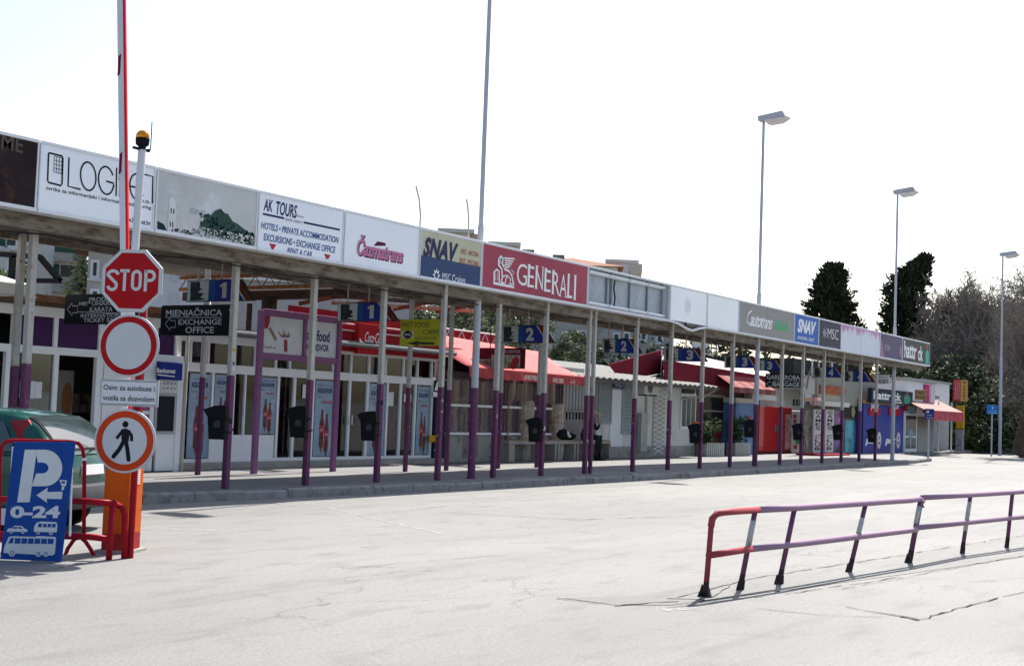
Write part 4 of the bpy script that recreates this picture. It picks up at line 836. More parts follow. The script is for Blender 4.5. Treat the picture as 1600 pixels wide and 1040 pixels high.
# concrete bench row
frb = Frame((31.6, 20.35, .15)); t = fthing(frb, 'concrete_bench', 'long concrete bench of open frames with a thin wooden top', 'bench'); P = frb.p; zt = P(830, 689)[1]; xe = P(954, 716)[0]
b = MB(); b.box(0, xe, 0, .5, zt-.09, zt-.0); b.build('seat_slab', CONC, t, bevel=.01); b = MB(); b.box(.02, xe-.02, .03, .47, zt+.002, zt+.03); b.build('seat', mat('bench_wood', (.36, .24, .15), .8, var=.2, scale=6, stretch=(.3, 4, 1)), t)
b = MB(); b.box(.0, P(803, 720)[0], -.02, .5, 0, zt-.092); b.build('end_block', CONC, t, bevel=.01)
for px in (837, 841, 868, 873, 898, 903, 936, 953):
    x = P(px, 718)[0]; b = MB(); b.box(x-.05, x+.05, 0, .5, 0, zt-.092); b.build('leg', CONC, t, bevel=.008)
b = MB(); b.box(P(803, 718)[0], xe, .38, .46, 0, zt-.092); b.build('back_panel', mat('bench_back', (.2, .18, .16), .9, var=.15), t)
# wooden crate box behind the bench
frk = Frame((ony(877, 690, 20.85).x, 20.85, .15)); t = fthing(frk, 'plank_box', 'grey weathered plank box with ledge beside the corrugated wall', 'box'); a = frk.rect(877, 640, 914, 690); b = MB(); n = 9
for i in range(n): x = (a[1])*i/n; b.box(x, x+a[1]/n-.012, 0, .04, .02, a[3]-.06)
b.build('plank', mat('grey_plank', (.3, .29, .28), .85, var=.2, scale=6, stretch=(4, 4, .4)), t); b = MB(); b.box(-.06, a[1]+.06, -.1, .3, a[3]-.058, a[3]); b.build('ledge', CONC, t)
# ---------------------------------------------------------------- white hut
fr = Frame((ony(931, 690, 20.9).x, 20.9, .15)); t = fthing(fr, 'white_hut', 'small white hut with corrugated eave, louvred openings and an air conditioner', 'hut'); P = fr.p; X1 = P(1085, 690)[0]; zw = 2.75
b = MB(); b.box(0, X1, 0, 4, .0, zw); b.build('wall', WALLW, t); b = MB(); b.box(-.02, X1+.02, -.04, 0, 0, .38); b.build('plinth', CONC, t)
ze = P(1030, 597, -.85)[1]; b = MB(); xa = P(893, 570, -.85)[0]; xb = P(1124, 600, -.85)[0]; n = 110; vs = []
for i in range(n+1): x = xa+(xb-xa)*i/n; dz = .03*math.sin(i*math.pi/2+.7); vs += [(x, -.85, ze+dz), (x, 4.2, ze+.75+dz)]
b.add(vs, [(2*i, 2*i+2, 2*i+3, 2*i+1) for i in range(n)]); rf = b.build('roof', CORR, t); md = rf.modifiers.new('s', 'SOLIDIFY'); md.thickness = .02
b = MB(); b.box(xa, xb, -.8, -.73, ze-.14, ze-.04); b.box(xa+4.5, xb, -.04, 0, zw-.1, zw); b.build('eave_board', mat('eave_dark', (.16, .15, .14), .8), t)
b = MB(); b.tube([(xb-.1, -.78, ze-.08), (xb-.5, -.5, ze-.35), (xb-1.6, -.05, ze-.5)], .04, 6); b.build('drain_pipe', POSTG, t)
LOUV = mat('louvre', (.34, .36, .37), .5, var=.08)
for (x0, y0, x1, y1) in [(936, 596, 952, 660), (972, 600, 990, 676)]:
    a = fr.rect(x0, y0, x1, y1); b = MB(); n = 13; b.box(a[0]-.05, a[1]+.05, -.06, -.002, a[2]-.05, a[2]); b.box(a[0]-.05, a[1]+.05, -.06, -.002, a[3], a[3]+.05)
    b.box(a[0]-.05, a[0], -.06, -.002, a[2], a[3]); b.box(a[1], a[1]+.05, -.06, -.002, a[2], a[3])
    for k in range(n): z = a[2]+(a[3]-a[2])*k/n; h = (a[3]-a[2])/n; b.hexa([(a[0], -.07, z), (a[1], -.07, z), (a[1], -.058, z), (a[0], -.058, z)], [(a[0], -.02, z+h*.95), (a[1], -.02, z+h*.95), (a[1], -.008, z+h*.95), (a[0], -.008, z+h*.95)])
    b.build('louvre', LOUV, t)
a = fr.rect(954, 609, 971, 690); b = MB(); b.box(a[0], a[1], -.03, -.002, .02, a[3]); b.build('door', WHITEF, t)
a = fr.rect(955, 590, 972, 607.5); b = MB(); b.box(a[0], a[1], -.1, -.05, a[2], a[3]); sg = b.build('hut_sign', paint(.06, .08, .16), t)
b = MB(); b.text('WC', a[0]+.1, a[3]-.3, .2, (a[1]-a[0])*.6, -.103, 'l', .02); b.text('DOUCHE', a[0]+.1, a[2]+.1, .18, (a[1]-a[0])*.8, -.103, 'l', .02); b.build('lettering', paint(.4, .42, .48), sg)
def ac_box(fr, x0, y0, x1, y1, label):
    a = fr.rect(x0, y0, x1, y1, -.3); t = thing('air_conditioner', label, 'air conditioner', fr.o+Vector((a[0], -.32, a[2]))); w, h = a[1]-a[0], a[3]-a[2]
    b = MB(); b.box(0, w, 0, .3, 0, h); b.build('casing', paint(.6, .6, .57), t, bevel=.02); b = MB(); b.lathe([(h*.38, 0), (h*.38, .012)], 20); 
    b = MB(); b.disc(w*.38, h*.5, h*.4, -.004, 24); b.build('fan_grille', paint(.05, .05, .05), t); b = MB()
    for k in range(9): b.box(w*.38-h*.38, w*.38+h*.38, -.012, -.007, h*.12+k*h*.09, h*.12+k*h*.09+.012)
    b.build('grille_bars', paint(.4, .4, .4), t); b = MB()
    for x in (w*.15, w*.85): b.box(x-.02, x+.02, 0, .31, -.05, -.004)
    b.build('bracket', DARKMET, t)
ac_box(fr, 1007, 593, 1029, 617, 'white air conditioner box on the white hut wall')
a = fr.rect(1021, 602, 1036, 703); b = MB(); b.box(a[0], a[1], -.03, -.002, .02, a[3]); b.build('door', mat('beige_door', (.45, .42, .36), .7), t)
b = MB()
for k in range(14): z = .1+k*(a[3]-.15)/14; b.stroke([(a[0]+.05, z), (a[1]-.05, z+.2)], .03, -.05); b.stroke([(a[1]-.05, z), (a[0]+.05, z+.2)], .03, -.052)
b.build('door_lattice', WHITEF, t)
b = MB(); b.tube([(P(1008, 650)[0], -.05, 0), (P(1008, 650)[0], -.05, zw)], .04, 8); b.build('pipe', paint(.5, .5, .48), t)
a = fr.rect(1064, 617, 1084, 668); b = MB(); b.box(a[0]-.06, a[1]+.06, -.05, -.002, a[2]-.06, a[3]+.06); wf = b.build('window', WHITEF, t); b = MB(); w = a[1]-a[0]
for k in range(3): b.box(a[0]+w*(k+.08)/3, a[0]+w*(k+.92)/3, -.058, -.052, a[2]+.05, a[3]-.05)
b.build('pane', mat('window_dark', (.12, .14, .13), .08, var=.3), wf); b = MB(); a = fr.rect(1065, 607, 1084, 615); b.box(a[0], a[1], -.06, -.002, a[2], a[3]); b.build('shutter_box', paint(.06, .055, .05), t)
a = fr.rect(994, 645, 1002, 704); b = MB(); b.box(a[0], a[1], -.22, -.05, a[2], a[3]); b.build('meter_cupboard', mat('cupboard', (.42, .4, .36), .7, var=.15), t)
# ---------------------------------------------------------------- dark red tent café
fr = Frame((ony(1088, 700, 21.3).x, 21.3, .15)); t = fthing(fr, 'tent_cafe', 'dark red tent-roofed café with one dark window, right of the white hut', 'café'); P = fr.p; X1 = P(1186, 690)[0]
b = MB(); b.box(0, X1, 0, 4, 0, 2.9); b.build('wall', mat('red_brown_wall', (.2, .1, .09), .8, var=.15, scale=1.5), t)
a = fr.rect(1097, 619, 1129, 664); b = MB(); b.box(a[0]-.12, a[1]+.12, -.06, -.002, a[2]-.1, a[3]+.1); wf = b.build('window', paint(.3, .24, .22), t); b = MB(); b.box(a[0], a[1], -.066, -.061, a[2], (a[2]+a[3])/2-.03); b.box(a[0], a[1], -.066, -.061, (a[2]+a[3])/2+.03, a[3]); b.build('pane', mat('pane_black', (.02, .018, .018), .1), wf)
b = MB(); a = fr.rect(1096, 671, 1128, 682, -.07); b.box(a[0], a[1], -.075, -.05, a[2], a[3]); b.build('red_flower_band', mat('red_flowers', (.25, .02, .03), .8, var=.9, scale=9), t)
def sheet(name, pts, m, d=.05):
    b = MB(); A = [P(x, y, yy) for x, y, yy in pts]; b.add([(A[i][0], pts[i][2], A[i][1]) for i in range(len(A))], [list(range(len(A)))]); o = b.build(name, m, t); md = o.modifiers.new('s', 'SOLIDIFY'); md.thickness = d; return o
sheet('tent_side', [(950, 569, .8), (1034, 546, .8), (1035, 590, .8), (962, 584, .8)], MAROON); sheet('tent_side', [(1037, 562, -.2), (1208, 590, -.2), (1206, 606, -.2), (1150, 606, -.2), (1037, 594, -.2)], MAROON)
sheet('tent_roof', [(1034, 561, -.25), (1210, 589.5, -.25), (1200, 580, 3.5), (1040, 545, 3.5)], mat('tent_top_lit', (.6, .5, .47), .8), .06)  # pale top paints sunlight on the maroon tent into its colour
sheet('tent_panel', [(1147, 587, -.5), (1182, 591, -.5), (1182, 612, -.5), (1148, 610, -.5)], mat('faded_tent', (.3, .09, .1), .8, var=.1))
b = MB(); P0 = [(1146, 588), (1212, 598)]; u = P(1147, 600, -1.0); v = P(1212, 607, -1.0)
for k in range(8):
    xa_, xb_ = u[0]+(v[0]-u[0])*k/8, u[0]+(v[0]-u[0])*(k+1)/8; b.mat(k % 2); b.quad((xa_, -1.0, u[1]-.1), (xb_, -1.0, u[1]-.1), (xb_, -.05, u[1]+.5), (xa_, -.05, u[1]+.5)); b.quad((xa_, -1.0, u[1]-.1), (xb_, -1.0, u[1]-.1), (xb_, -1.02, u[1]-.32), (xa_, -1.02, u[1]-.32))
o_ = b.build('striped_awning', [mat('pink_stripe_canvas', (.24, .075, .075), .8, var=.15), mat('pale_stripe_canvas', (.29, .14, .13), .8, var=.15)], t)
b = MB(); b.tube([(P(1034, 546, .75)[0], .75, 2.6), (P(1034, 546, .75)[0], .75, P(1034, 546, .75)[1])], .03, 6); b.tube([(P(1000, 590, .5)[0], .5, P(1000, 590, .5)[1]), (P(1060, 578, .5)[0], .4, P(1060, 578, .4)[1]), (P(1090, 565, .4)[0], .4, P(1090, 566, .4)[1])], .025, 6); b.build('tent_pole', ALU, t)
# fridge, cabinet, stall
def simple(name, label, cat, fr, x0, y0, x1, y1, depth, m, group=None, bev=.02):
    a = fr.rect(x0, y0, x1, y1); t = thing(name, label, cat, fr.o+Vector((a[0], 0, 0)), fr.rot, group); b = MB(); b.box(0, a[1]-a[0], 0, depth, 0, a[3]); b.build('body', m, t, bevel=bev); return t, a[1]-a[0], a[3]
fr = Frame((49, 20.7, .15))
t, w, h = simple('drink_fridge', 'tall pale blue fridge with red lettering between the plants and the red cabinet', 'fridge', fr, 1150, 629, 1180, 706, .7, mat('fridge_blue', (.1, .2, .36), .35, var=.3, scale=1.2))
b = MB(); b.xf(Matrix.Translation((w*.72, 0, h*.42)) @ Matrix.Rotation(R(-90), 4, 'Y')); b.text('na', 0, 0, .45, .75, -.006, 'l', .05); b.xf(None); b.build('lettering', paint(.4, .04, .07), t)
b = MB(); b.box(-.05, w+.05, -.03, .73, h+.003, h+.2); b.build('top_panel', paint(.5, .48, .42), t)
fr = Frame((52, 20.9, .15))
t, w, h = simple('red_cabinet', 'big glossy red double-door cabinet', 'cabinet', fr, 1187, 634, 1236, 706, .9, mat('cabinet_red', (.42, .012, .018), .25, var=.08, coat=.4))
b = MB(); b.box(w*.52, w*.525, -.006, 0, .05, h-.05); b.box(w*.78, w*.785, -.006, 0, .05, h-.05); b.box(.0, w, -.02, 0, 0, .1); b.build('door_seam', paint(.08, .01, .01), t)
b = MB(); b.box(w*.46, w*.5, -.03, 0, h*.47, h*.6); b.box(w*.545, w*.585, -.03, 0, h*.47, h*.6); b.build('door_handle', paint(.2, .16, .15), t); b = MB(); b.box(w*.785+.02, w-.02, -.008, 0, .2, h*.85); b.build('lit_side', mat('lit_side_red', (.55, .3, .3), .4, var=.7, scale=4), t)  # mottled pale patch: light on the cabinet's side put into the colour
t, w, h = simple('white_stall', 'narrow white stall with leaflets right beside the red cabinet', 'stall', fr, 1237, 641, 1254, 709, 1.0, WHITEF)
b = MB(); r = random.Random(3)
for k in range(7): b.mat(k % 3); x = w*r.uniform(.1, .6); z = h*(.1+.12*k); b.box(x, x+w*.3, -.008, -.001, z, z+.18)
b.build('leaflet', [paint(.45, .1, .12), paint(.1, .3, .2), paint(.3, .2, .35)], t)
fr = Frame((52, 21.9, .15)); a = fr.rect(1186, 604, 1258, 636); t = thing('left_luggage_office', 'white left-luggage office with small window above the red cabinet', 'kiosk', (52+a[0], 21.9, .15)); w = a[1]-a[0]
b = MB(); b.box(0, w, 0, 4, 0, a[3]); b.build('wall', WALLW, t); b = MB(); b.box(-.2, w+.1, -.6, 4.1, a[3]+.003, a[3]+.18); b.build('roof', GREYP, t)
b = MB(); c = fr.rect(1237, 621, 1252, 636); b.box(c[0]-a[0], c[1]-a[0], -.03, -.002, c[2], c[3]); wf = b.build('window', WHITEF, t); b = MB(); d = (c[1]-c[0])/3
for k in range(3): b.box(c[0]-a[0]+d*k+.05, c[0]-a[0]+d*(k+1)-.05, -.036, -.032, c[2]+.05, c[3]-.05)
b.build('pane', mat('pane_grey', (.1, .1, .08), .1), wf)
b = MB(); c = fr.rect(1172, 614, 1210, 626, -.9); b.box(c[0]-a[0], c[1]-a[0], -1.0, -.62, c[2], c[3]); b.build('light_box', paint(.62, .61, .58), t)
# planters
FOL = mat('planter_leaf', (.035, .06, .02), .55, var=.6, scale=30); FOL2 = mat('planter_leaf_light', (.09, .13, .045), .55, var=.5, scale=30)
def leaf_blob(b, c, rx, ry, rz, n, s, rnd, mats=2, hollow=.35):
    for k in range(n):
        while True:
            v = Vector((rnd.uniform(-1, 1), rnd.uniform(-1, 1), rnd.uniform(-1, 1)))
            if hollow < v.length < 1: break
        p = Vector(c)+Vector((v.x*rx, v.y*ry, v.z*rz)); a = Vector((rnd.gauss(0, 1), rnd.gauss(0, 1), rnd.gauss(0, 1))).normalized(); q = a.orthogonal().normalized(); ss = s*rnd.uniform(.6, 1.4)
        b.mat(rnd.randrange(mats)); b.quad(p-a*ss, p-q*ss*.45, p+a*ss, p+q*ss*.45)
for k, (px, pb, w, lab) in enumerate([(1117, 711, .9, 'ribbed white planter with dark bush in front of the café window'), (1160, 711, .8, 'white planter with leggy bush beside the blue fridge')]):
    q = onz(px, pb, .15); q = ony(px, pb-.5, 20.2); t = thing('planter', lab, 'planter', (q.x, 20.2, .15), R(-25), 'planters by the dark red café'); b = MB(); n = 9
    b.box(-w/2, w/2, 0, .5, .02, .48)
    for i in range(n): x = -w/2+w*i/n; b.box(x+.015, x+w/n-.015, -.03, -.002, 0, .52)
    b.build('box', paint(.56, .55, .5), t, bevel=.008); b = MB(); rr = random.Random(k+3)
    for j in range(7): leaf_blob(b, (rr.uniform(-.4, .4), .25+rr.uniform(-.1, .1), .75+rr.uniform(-.1, .6)), .32, .3, .32, 170, .06, rr)
    b.build('bush', [FOL, FOL2], t); b = MB()
    for j in range(5): b.tube([(rr.uniform(-.2, .2), .25, .45), (rr.uniform(-.3, .3), .25, 1.1)], .015, 5)
    b.build('stem', mat('stem', (.1, .07, .04), .9), t)
# ---------------------------------------------------------------- games club and betting shop block
fr = Frame((ony(1254, 700, 20).x, 20.0, .15)); t = fthing(fr, 'games_club', 'flat-roofed games club with posters and olive upper cladding', 'shop'); P = fr.p; X1 = P(1346, 690)[0]; zc = P(1300, 632)[1]; zt = P(1300, 588)[1]
b = MB(); b.box(0, X1, 0, .12, 0, zc); b.build('wall', mat('dark_front', (.12, .115, .105), .7, var=.3, scale=2), t); b = MB(); b.box(P(1274, 600)[0], X1+1.8, -.1, .15, zc+.003, zt); b.build('upper_cladding', OLIVE, t)
b = MB(); a = fr.rect(1280, 601, 1319, 618, -.1); b.box(a[0], a[1], -.16, -.102, a[2], a[3])
b.build('red_lattice', mat('red_brick_lattice', (.3, .1, .06), .8, var=.6, scale=9), t)
a = fr.rect(1256, 640, 1271, 710); b = MB(); b.box(a[0], a[1], -.03, -.002, .05, a[3]); b.build('print_panel', mat('animal_print', (.16, .155, .14), .4, var=.8, scale=2.5, dirt=(.45, .43, .38), dirt_amt=.2, dirt_scale=2.5), t)
for (x0, x1) in [(1271.5, 1282.5), (1290, 1301)]:
    a = fr.rect(x0, 639, x1, 710, -.1); b = MB(); b.box(a[0], a[1], -.12, -.04, .06, a[3]); sg = b.build('vertical_sign', paint(.55, .56, .54), t); b = MB(); hh = (a[3]-.1)/10.6
    for k, ch in enumerate('GAMES CLUB'):
        if ch != ' ': b.text(ch, (a[0]+a[1])/2, a[3]-.02-hh*(k+1), hh*.8, (a[1]-a[0])*.62, -.124, 'c', .02)
    b.build('lettering', LETK, sg)
b = MB(); a = fr.rect(1284, 641, 1289.5, 710); b.box(a[0], a[1], -.02, -.002, .05, a[3]); b.build('side_strip', WHITEF, t)
a = fr.rect(1302, 641, 1317, 710); b = MB(); b.box(a[0], a[1], -.03, -.002, .05, a[3]); b.build('poster', mat('purple_poster', (.2, .1, .22), .4, var=.9, scale=2.2, dirt=(.45, .42, .3), dirt_amt=.25, dirt_scale=2), t)
a = fr.rect(1320, 656, 1345, 710); w = (a[1]-a[0])/2
b = MB(); b.box(a[0], a[0]+w-.03, -.03, -.002, .05, a[3]); b.build('poster', mat('cyan_poster', (.12, .36, .4), .4, var=.5, scale=1.6, dirt=(.45, .4, .2), dirt_amt=.25, dirt_scale=2), t); b = MB(); b.box(a[0]+w, a[1], -.03, -.002, .05, a[3]); b.build('poster', mat('blue_poster', (.08, .2, .33), .4, var=.7, scale=1.6, dirt=(.4, .3, .35), dirt_amt=.25, dirt_scale=2), t)
a = fr.rect(1318, 633, 1346, 653, -.05); b = MB(); b.box(a[0], a[1], -.08, -.035, a[2], a[3]); b.build('header', paint(.03, .028, .025), t); b = MB(); b.disc((a[0]+a[1])/2, (a[2]+a[3])/2, .3, -.085, 5, .3); b.build('header_star', paint(.3, .26, .15), t)
b = MB(); a = fr.rect(1283, 626, 1324, 636, -.5); b.box(a[0], a[1], -.6, -.0, a[2], a[3]); b.build('entrance_canopy', paint(.6, .59, .55), t)
b = MB(); a = fr.rect(1272, 620, 1287, 634, -.3); b.box(a[0], a[1], -.32, -.2, a[2], a[3]); b.build('pink_plate', paint(.5, .3, .28, var=.4, scale=8), t)
b = MB(); a = fr.rect(1256, 590, 1272, 616, -.4); b.box(a[0], a[1], -.42, -.3, a[2], a[3]); pl = b.build('photo_board', paint(.5, .5, .48), t); b = MB(); b.stroke([(a[0]+.3, a[2]+.2), (a[0]+.5, a[2]+.8), (a[0]+.8, a[2]+1.1)], .18, -.425); b.build('photo', paint(.18, .17, .16), pl)
b = MB(); a = fr.rect(1284, 711, 1328, 715, -1.2); b.box(a[0], a[1], -1.2, -.05, .0, .07); b.build('red_step', paint(.4, .02, .04), t)
fr = Frame((ony(1348, 700, 19.6).x, 19.6, .15)); t = fthing(fr, 'betting_shop', 'bright blue betting shop wall with white psk lettering', 'shop'); P = fr.p; X1 = P(1412, 700)[0]; zt = P(1380, 632)[1]
b = MB(); b.box(0, X1, 0, 6, 0, zt); b.build('wall', mat('betting_blue', (.028, .05, .25), .4, var=.06, scale=1), t); b = MB(); b.box(-.1, X1, -.02, 6, zt+.003, zt+.18); b.build('cornice', paint(.35, .2, .1), t)
for (x0, x1) in [(1352, 1378), (1383, 1408)]:
    b = MB(); w_ = x1-x0; ftext(b, fr, 'psk', x0, 692, x0+w_*.68, 682, bold=.05, shear=.25); b.build('lettering', LETW, t)
    c = P(x0+w_*.83, 687.5, -.005); b = MB(); b.disc(c[0], c[1], .34, -.004, 20, .42); bl = b.build('ball_mark', paint(.6, .55, .57), t); b = MB()
    for q_ in ((0, .12), (-.12, -.13), (.12, -.13)): b.disc(c[0]+q_[0], c[1]+q_[1], .08, -.007, 8)
    b.build('ball_spot', paint(.03, .03, .08), bl)
for (x0, x1) in [(1357, 1374), (1388, 1406)]:
    a = fr.rect(x0, 636, x1, 649); b = MB(); b.box(a[0], a[1], -.05, -.002, a[2], a[3]); sg = b.build('red_plate', paint(.4, .02, .03), t); b = MB(); b.text('psk.hr', (a[0]+a[1])/2, a[2]+.35, .3, (a[1]-a[0])*.7, -.054, 'c', .03); b.build('lettering', LETW, sg)
fr = Frame((ony(1362, 620, 19.3).x, 19.3, P(1390, 631)[1]+.15)); a = fr.rect(1362, 604, 1426, 632); t = fthing(fr, 'shop_sign', 'wide dark hattrick shop sign with green player above the blue wall', 'sign'); b = MB(); b.box(0, a[1], 0, .2, .0, a[3]-a[2]); b.build('board', SPORT, t); 
b = MB(); H_ = a[3]-a[2]; W_ = a[1]; b.mat(0); b.text('hattr', W_*.04, H_*.28, H_*.55, W_*.4, -.005, 'l', .03); b.text('ck', W_*.5, H_*.28, H_*.55, W_*.2, -.005, 'l', .03); b.box(W_*.48, W_*.72, -.005, -.002, H_*.1, H_*.17); b.mat(1); b.text('i', W_*.455, H_*.28, H_*.55, W_*.03, -.005, 'l', .03); b.build('lettering', [LETW, paint(.45, .05, .08)], t)
b = MB(); b.mat(0); b.flat([(W_*.78, H_*.1), (W_*.92, H_*.1), (W_*.93, H_*.6), (W_*.88, H_*.75), (W_*.81, H_*.75), (W_*.77, H_*.6)], -.005); b.mat(1); b.disc(W_*.85, H_*.82, .14, -.006, 12); b.build('player_figure', [paint(.06, .28, .2), paint(.3, .1, .09)], t)
b = MB(); b.box(W_+.002, W_+.3, .0, .2, 0, H_*.2); b.build('yellow_edge', paint(.5, .35, .05), t)
fr = Frame((ony(1412.5, 700, 19.55).x, 19.55, .15)); t = fthing(fr, 'snack_kiosk', 'corner snack kiosk with roller shutter, pink stripe and striped awning at the far end', 'kiosk'); P = fr.p; X1 = P(1459, 700)[0]; zt = P(1440, 597)[1]
b = MB(); b.box(0, X1, .05, 7, 0, zt); b.build('wall', mat('kiosk_white', (.74, .75, .76), .6, var=.06), t)
a = fr.rect(1414, 645, 1431, 710); b = MB(); b.box(a[0], a[1], -.02, .048, .03, a[3]); dr = b.build('door', WHITEF, t); w = a[1]-a[0]; b = MB(); b.box(a[0]+.12, a[1]-.12, -.026, -.022, a[3]*.42, a[3]-.12); b.box(a[0]+.12, a[0]+w/2-.05, -.026, -.022, .2, a[3]*.38); b.box(a[0]+w/2+.05, a[1]-.12, -.026, -.022, .2, a[3]*.38); b.build('pane', mat('kiosk_pane', (.05, .06, .075), .1, var=.5, scale=3), dr)
b = MB(); b.box(a[0]+.4, a[1]-.4, -.031, -.028, 2.1, 2.4); b.disc((a[0]+a[1])/2, a[3]*.47, .4, -.031, 16, .25); b.build('sticker', paint(.2, .42, .5), dr)
a2 = fr.rect(1413, 633, 1431, 643); b = MB(); b.box(a2[0], a2[1], -.03, .048, a2[2], a2[3]); sg = b.build('drink_plate', paint(.38, .02, .025), t); b = MB(); b.text('Coca‑Cola', (a2[0]+a2[1])/2, a2[2]+.15, .25, (a2[1]-a2[0])*.7, -.034, 'c', 0, .3); b.build('lettering', paint(.6, .4, .38), sg)
a = fr.rect(1435, 650, 1459, 712); b = MB(); n = 26
for k in range(n): z = .02+(a[3]-.02)*k/n; hh = a[3]/n; b.hexa([(a[0], .0, z), (a[1], .0, z), (a[1], .048, z), (a[0], .048, z)], [(a[0], .025, z+hh*.94), (a[1], .025, z+hh*.94), (a[1], .048, z+hh*.94), (a[0], .048, z+hh*.94)])
b.build('roller_shutter', mat('shutter_steel', (.28, .275, .26), .45, .3, var=.1), t)
b = MB(); b.box(X1-2.2, X1-1.3, -.04, .048, a[3]+.2, zt-.1); b.build('pink_stripe', paint(.45, .05, .16), t); b = MB(); b.box(-.1, X1+.1, -.1, 7.1, zt+.003, zt+.15); b.build('roof', GREYP, t)
b = MB(); a = fr.rect(1466, 610, 1477, 632, .03); b.box(X1-.95, X1-.05, -.035, .048, P(1465, 641)[1], zt-.1); b.build('white_board', paint(.62, .63, .66), t)
# its side room going back, with posters and awning
fr = Frame((fr.o.x+X1, 19.9, .15)); P = fr.p; t2 = fthing(fr, 'awning_kiosk', 'small end kiosk with red and white awning and white menu board', 'kiosk'); X2 = P(1490, 690)[0]; zt = P(1470, 598)[1]
b = MB(); b.box(.003, X2, .3, 6, 2.6, zt); b.box(.003, .08, .3, 6, 0, 2.6); b.box(X2-.08, X2, .3, 6, 0, 2.6); b.box(.08, X2-.08, 3, 3.1, 0, 2.6); b.build('wall', mat('side_white', (.78, .79, .8), .6, var=.05), t2)
b = MB(); b.box(.0, X2+.1, .2, 6.1, zt+.003, zt+.12); b.build('roof', GREYP, t2)
b = MB(); r = random.Random(6)
for k in range(5): b.box(X2*.45, X2*.45+.9, .292, .298, zt-.9-k*.38, zt-.75-k*.38)
b.build('menu_print', paint(.25, .26, .28), t2)
b = MB(); b.box(.1, .55, .25, .29, .0, 2.5); b.build('poster', mat('blue_drink_poster', (.2, .26, .42), .4, var=.6, scale=2), t2); 
for u_ in (X2*.5, .0): b = MB(); b.box(u_, u_+.07, -.6, -.52, 0, 2.8); b.build('awning_post', ALU, t2)
b = MB(); u = P(1446, 649, -1.4); v = P(1505, 652, -1.4); n = 7; zf = P(1475, 642, -1.4)[1]
for k in range(n):
    xa_, xb_ = u[0]+(v[0]-u[0])*k/n, u[0]+(v[0]-u[0])*(k+1)/n; b.mat(0); b.quad((xa_, -1.4, zf), (xb_, -1.4, zf), (xb_, .25, zf+.75), (xa_, .25, zf+.75)); b.mat(1); b.quad((xa_, -1.41, zf), (xb_, -1.41, zf), (xb_, -1.43, zf-.5), (xa_+.05, -1.43, zf-.5-.05*(k % 2)))
b.build('awning', [mat('pale_awning', (.36, .25, .23), .8, var=.1), mat('awning_valance', (.5, .1, .12), .8, var=.3, scale=3)], t2)
b = MB(); b.box(X2+.1, X2+.5, -.5, -.1, 1.3, 2.7); b.build('yellow_box', paint(.5, .27, .03), t2); b = MB(); b.box(X2+.0, X2+.45, -.5, -.1, .0, 1.25); b.build('grey_stand', mat('grey_print', (.25, .26, .28), .5, var=.5, scale=4), t2)
def small_sign(fr, name, label, cat, x0, y0, x1, y1, face, lets, letm, depth=.12, pole=None):
    a = fr.rect(x0, y0, x1, y1); t = thing(name, label, cat, fr.o+fr.ex*a[0]+Vector((0, 0, a[2])), fr.rot); w, h = a[1]-a[0], a[3]-a[2]; b = MB(); b.box(0, w, 0, depth, 0, h); b.build('board', face, t, bevel=.008)
    b = MB()
    for s, u, v, hh, ww in lets: b.text(s, w*u, h*v, h*hh, w*ww, -.005, 'c', .03)
    b.build('lettering', letm, t)
    if pole: b = MB(); b.tube([(w/2, depth+.03, -a[2]-fr.o.z+.15), (w/2, depth+.03, h)], .04, 8); b.build('pole', LAMPG, t)
    return t, w, h
fx = Frame((66.2, 19, .15), R(-62)); small_sign(fx, 'snack_sign', 'brown and orange FAST FOOD board at the kiosk corner', 'sign', 1430, 608, 1447.5, 625, paint(.4, .24, .12), [('FAST', .5, .56, .3, .85), ('FOOD', .5, .12, .3, .9)], paint(.09, .045, .02))
fx = Frame((72.5, 19, .15), R(-62)); a_ = fx.rect(1490, 593, 1512, 627)
t, w, h = small_sign(fx, 'market_sign', 'red and yellow vertical market sign at the far kiosk end', 'sign', 1490, 593, 1512, 627, paint(.4, .03, .04), [], LETK)
b = MB(); b.box(w*.5, w, -.004, -.001, 0, h); b.build('yellow_half', paint(.48, .3, .1), t); b = MB()
for k, ch in enumerate('MARKET'): b.text(ch, w*.75, h*(.84-.155*k), h*.1, w*.2, -.008, 'c', .03)
b.build('lettering', paint(.25, .03, .02), t); b = MB()
for k in range(3): b.box(w*(.1+.13*k), w*(.16+.13*k), -.004, -.001, h*.08, h*.94)
b.build('stripe_print', paint(.48, .25, .22), t)
q = onz(1447, 719, .15); fx = Frame((q.x, q.y, .15), R(-50)); small_sign(fx, 'bus_stop_sign', 'small tilted navy bus stop board on a thin pole before the shutter', 'bus stop sign', 1445.5, 638, 1459.5, 655, paint(.025, .05, .17), [('#5', .3, .62, .22, .3), ('— —— —', .5, .33, .16, .6), ('— ———', .5, .08, .2, .7)], LETW, .04, True)
q = onz(1548.5, 713, .15); fx = Frame((q.x, q.y, .15), R(-55)); small_sign(fx, 'info_board', 'bright blue information board on a thin pole left of the last lamp post', 'sign', 1542, 632, 1560, 647, paint(.03, .17, .42), [('•', .5, .5, .4, .14), ('—— ——', .5, .28, .16, .6), ('— — ———', .5, .06, .16, .75)], LETW, .04, True)
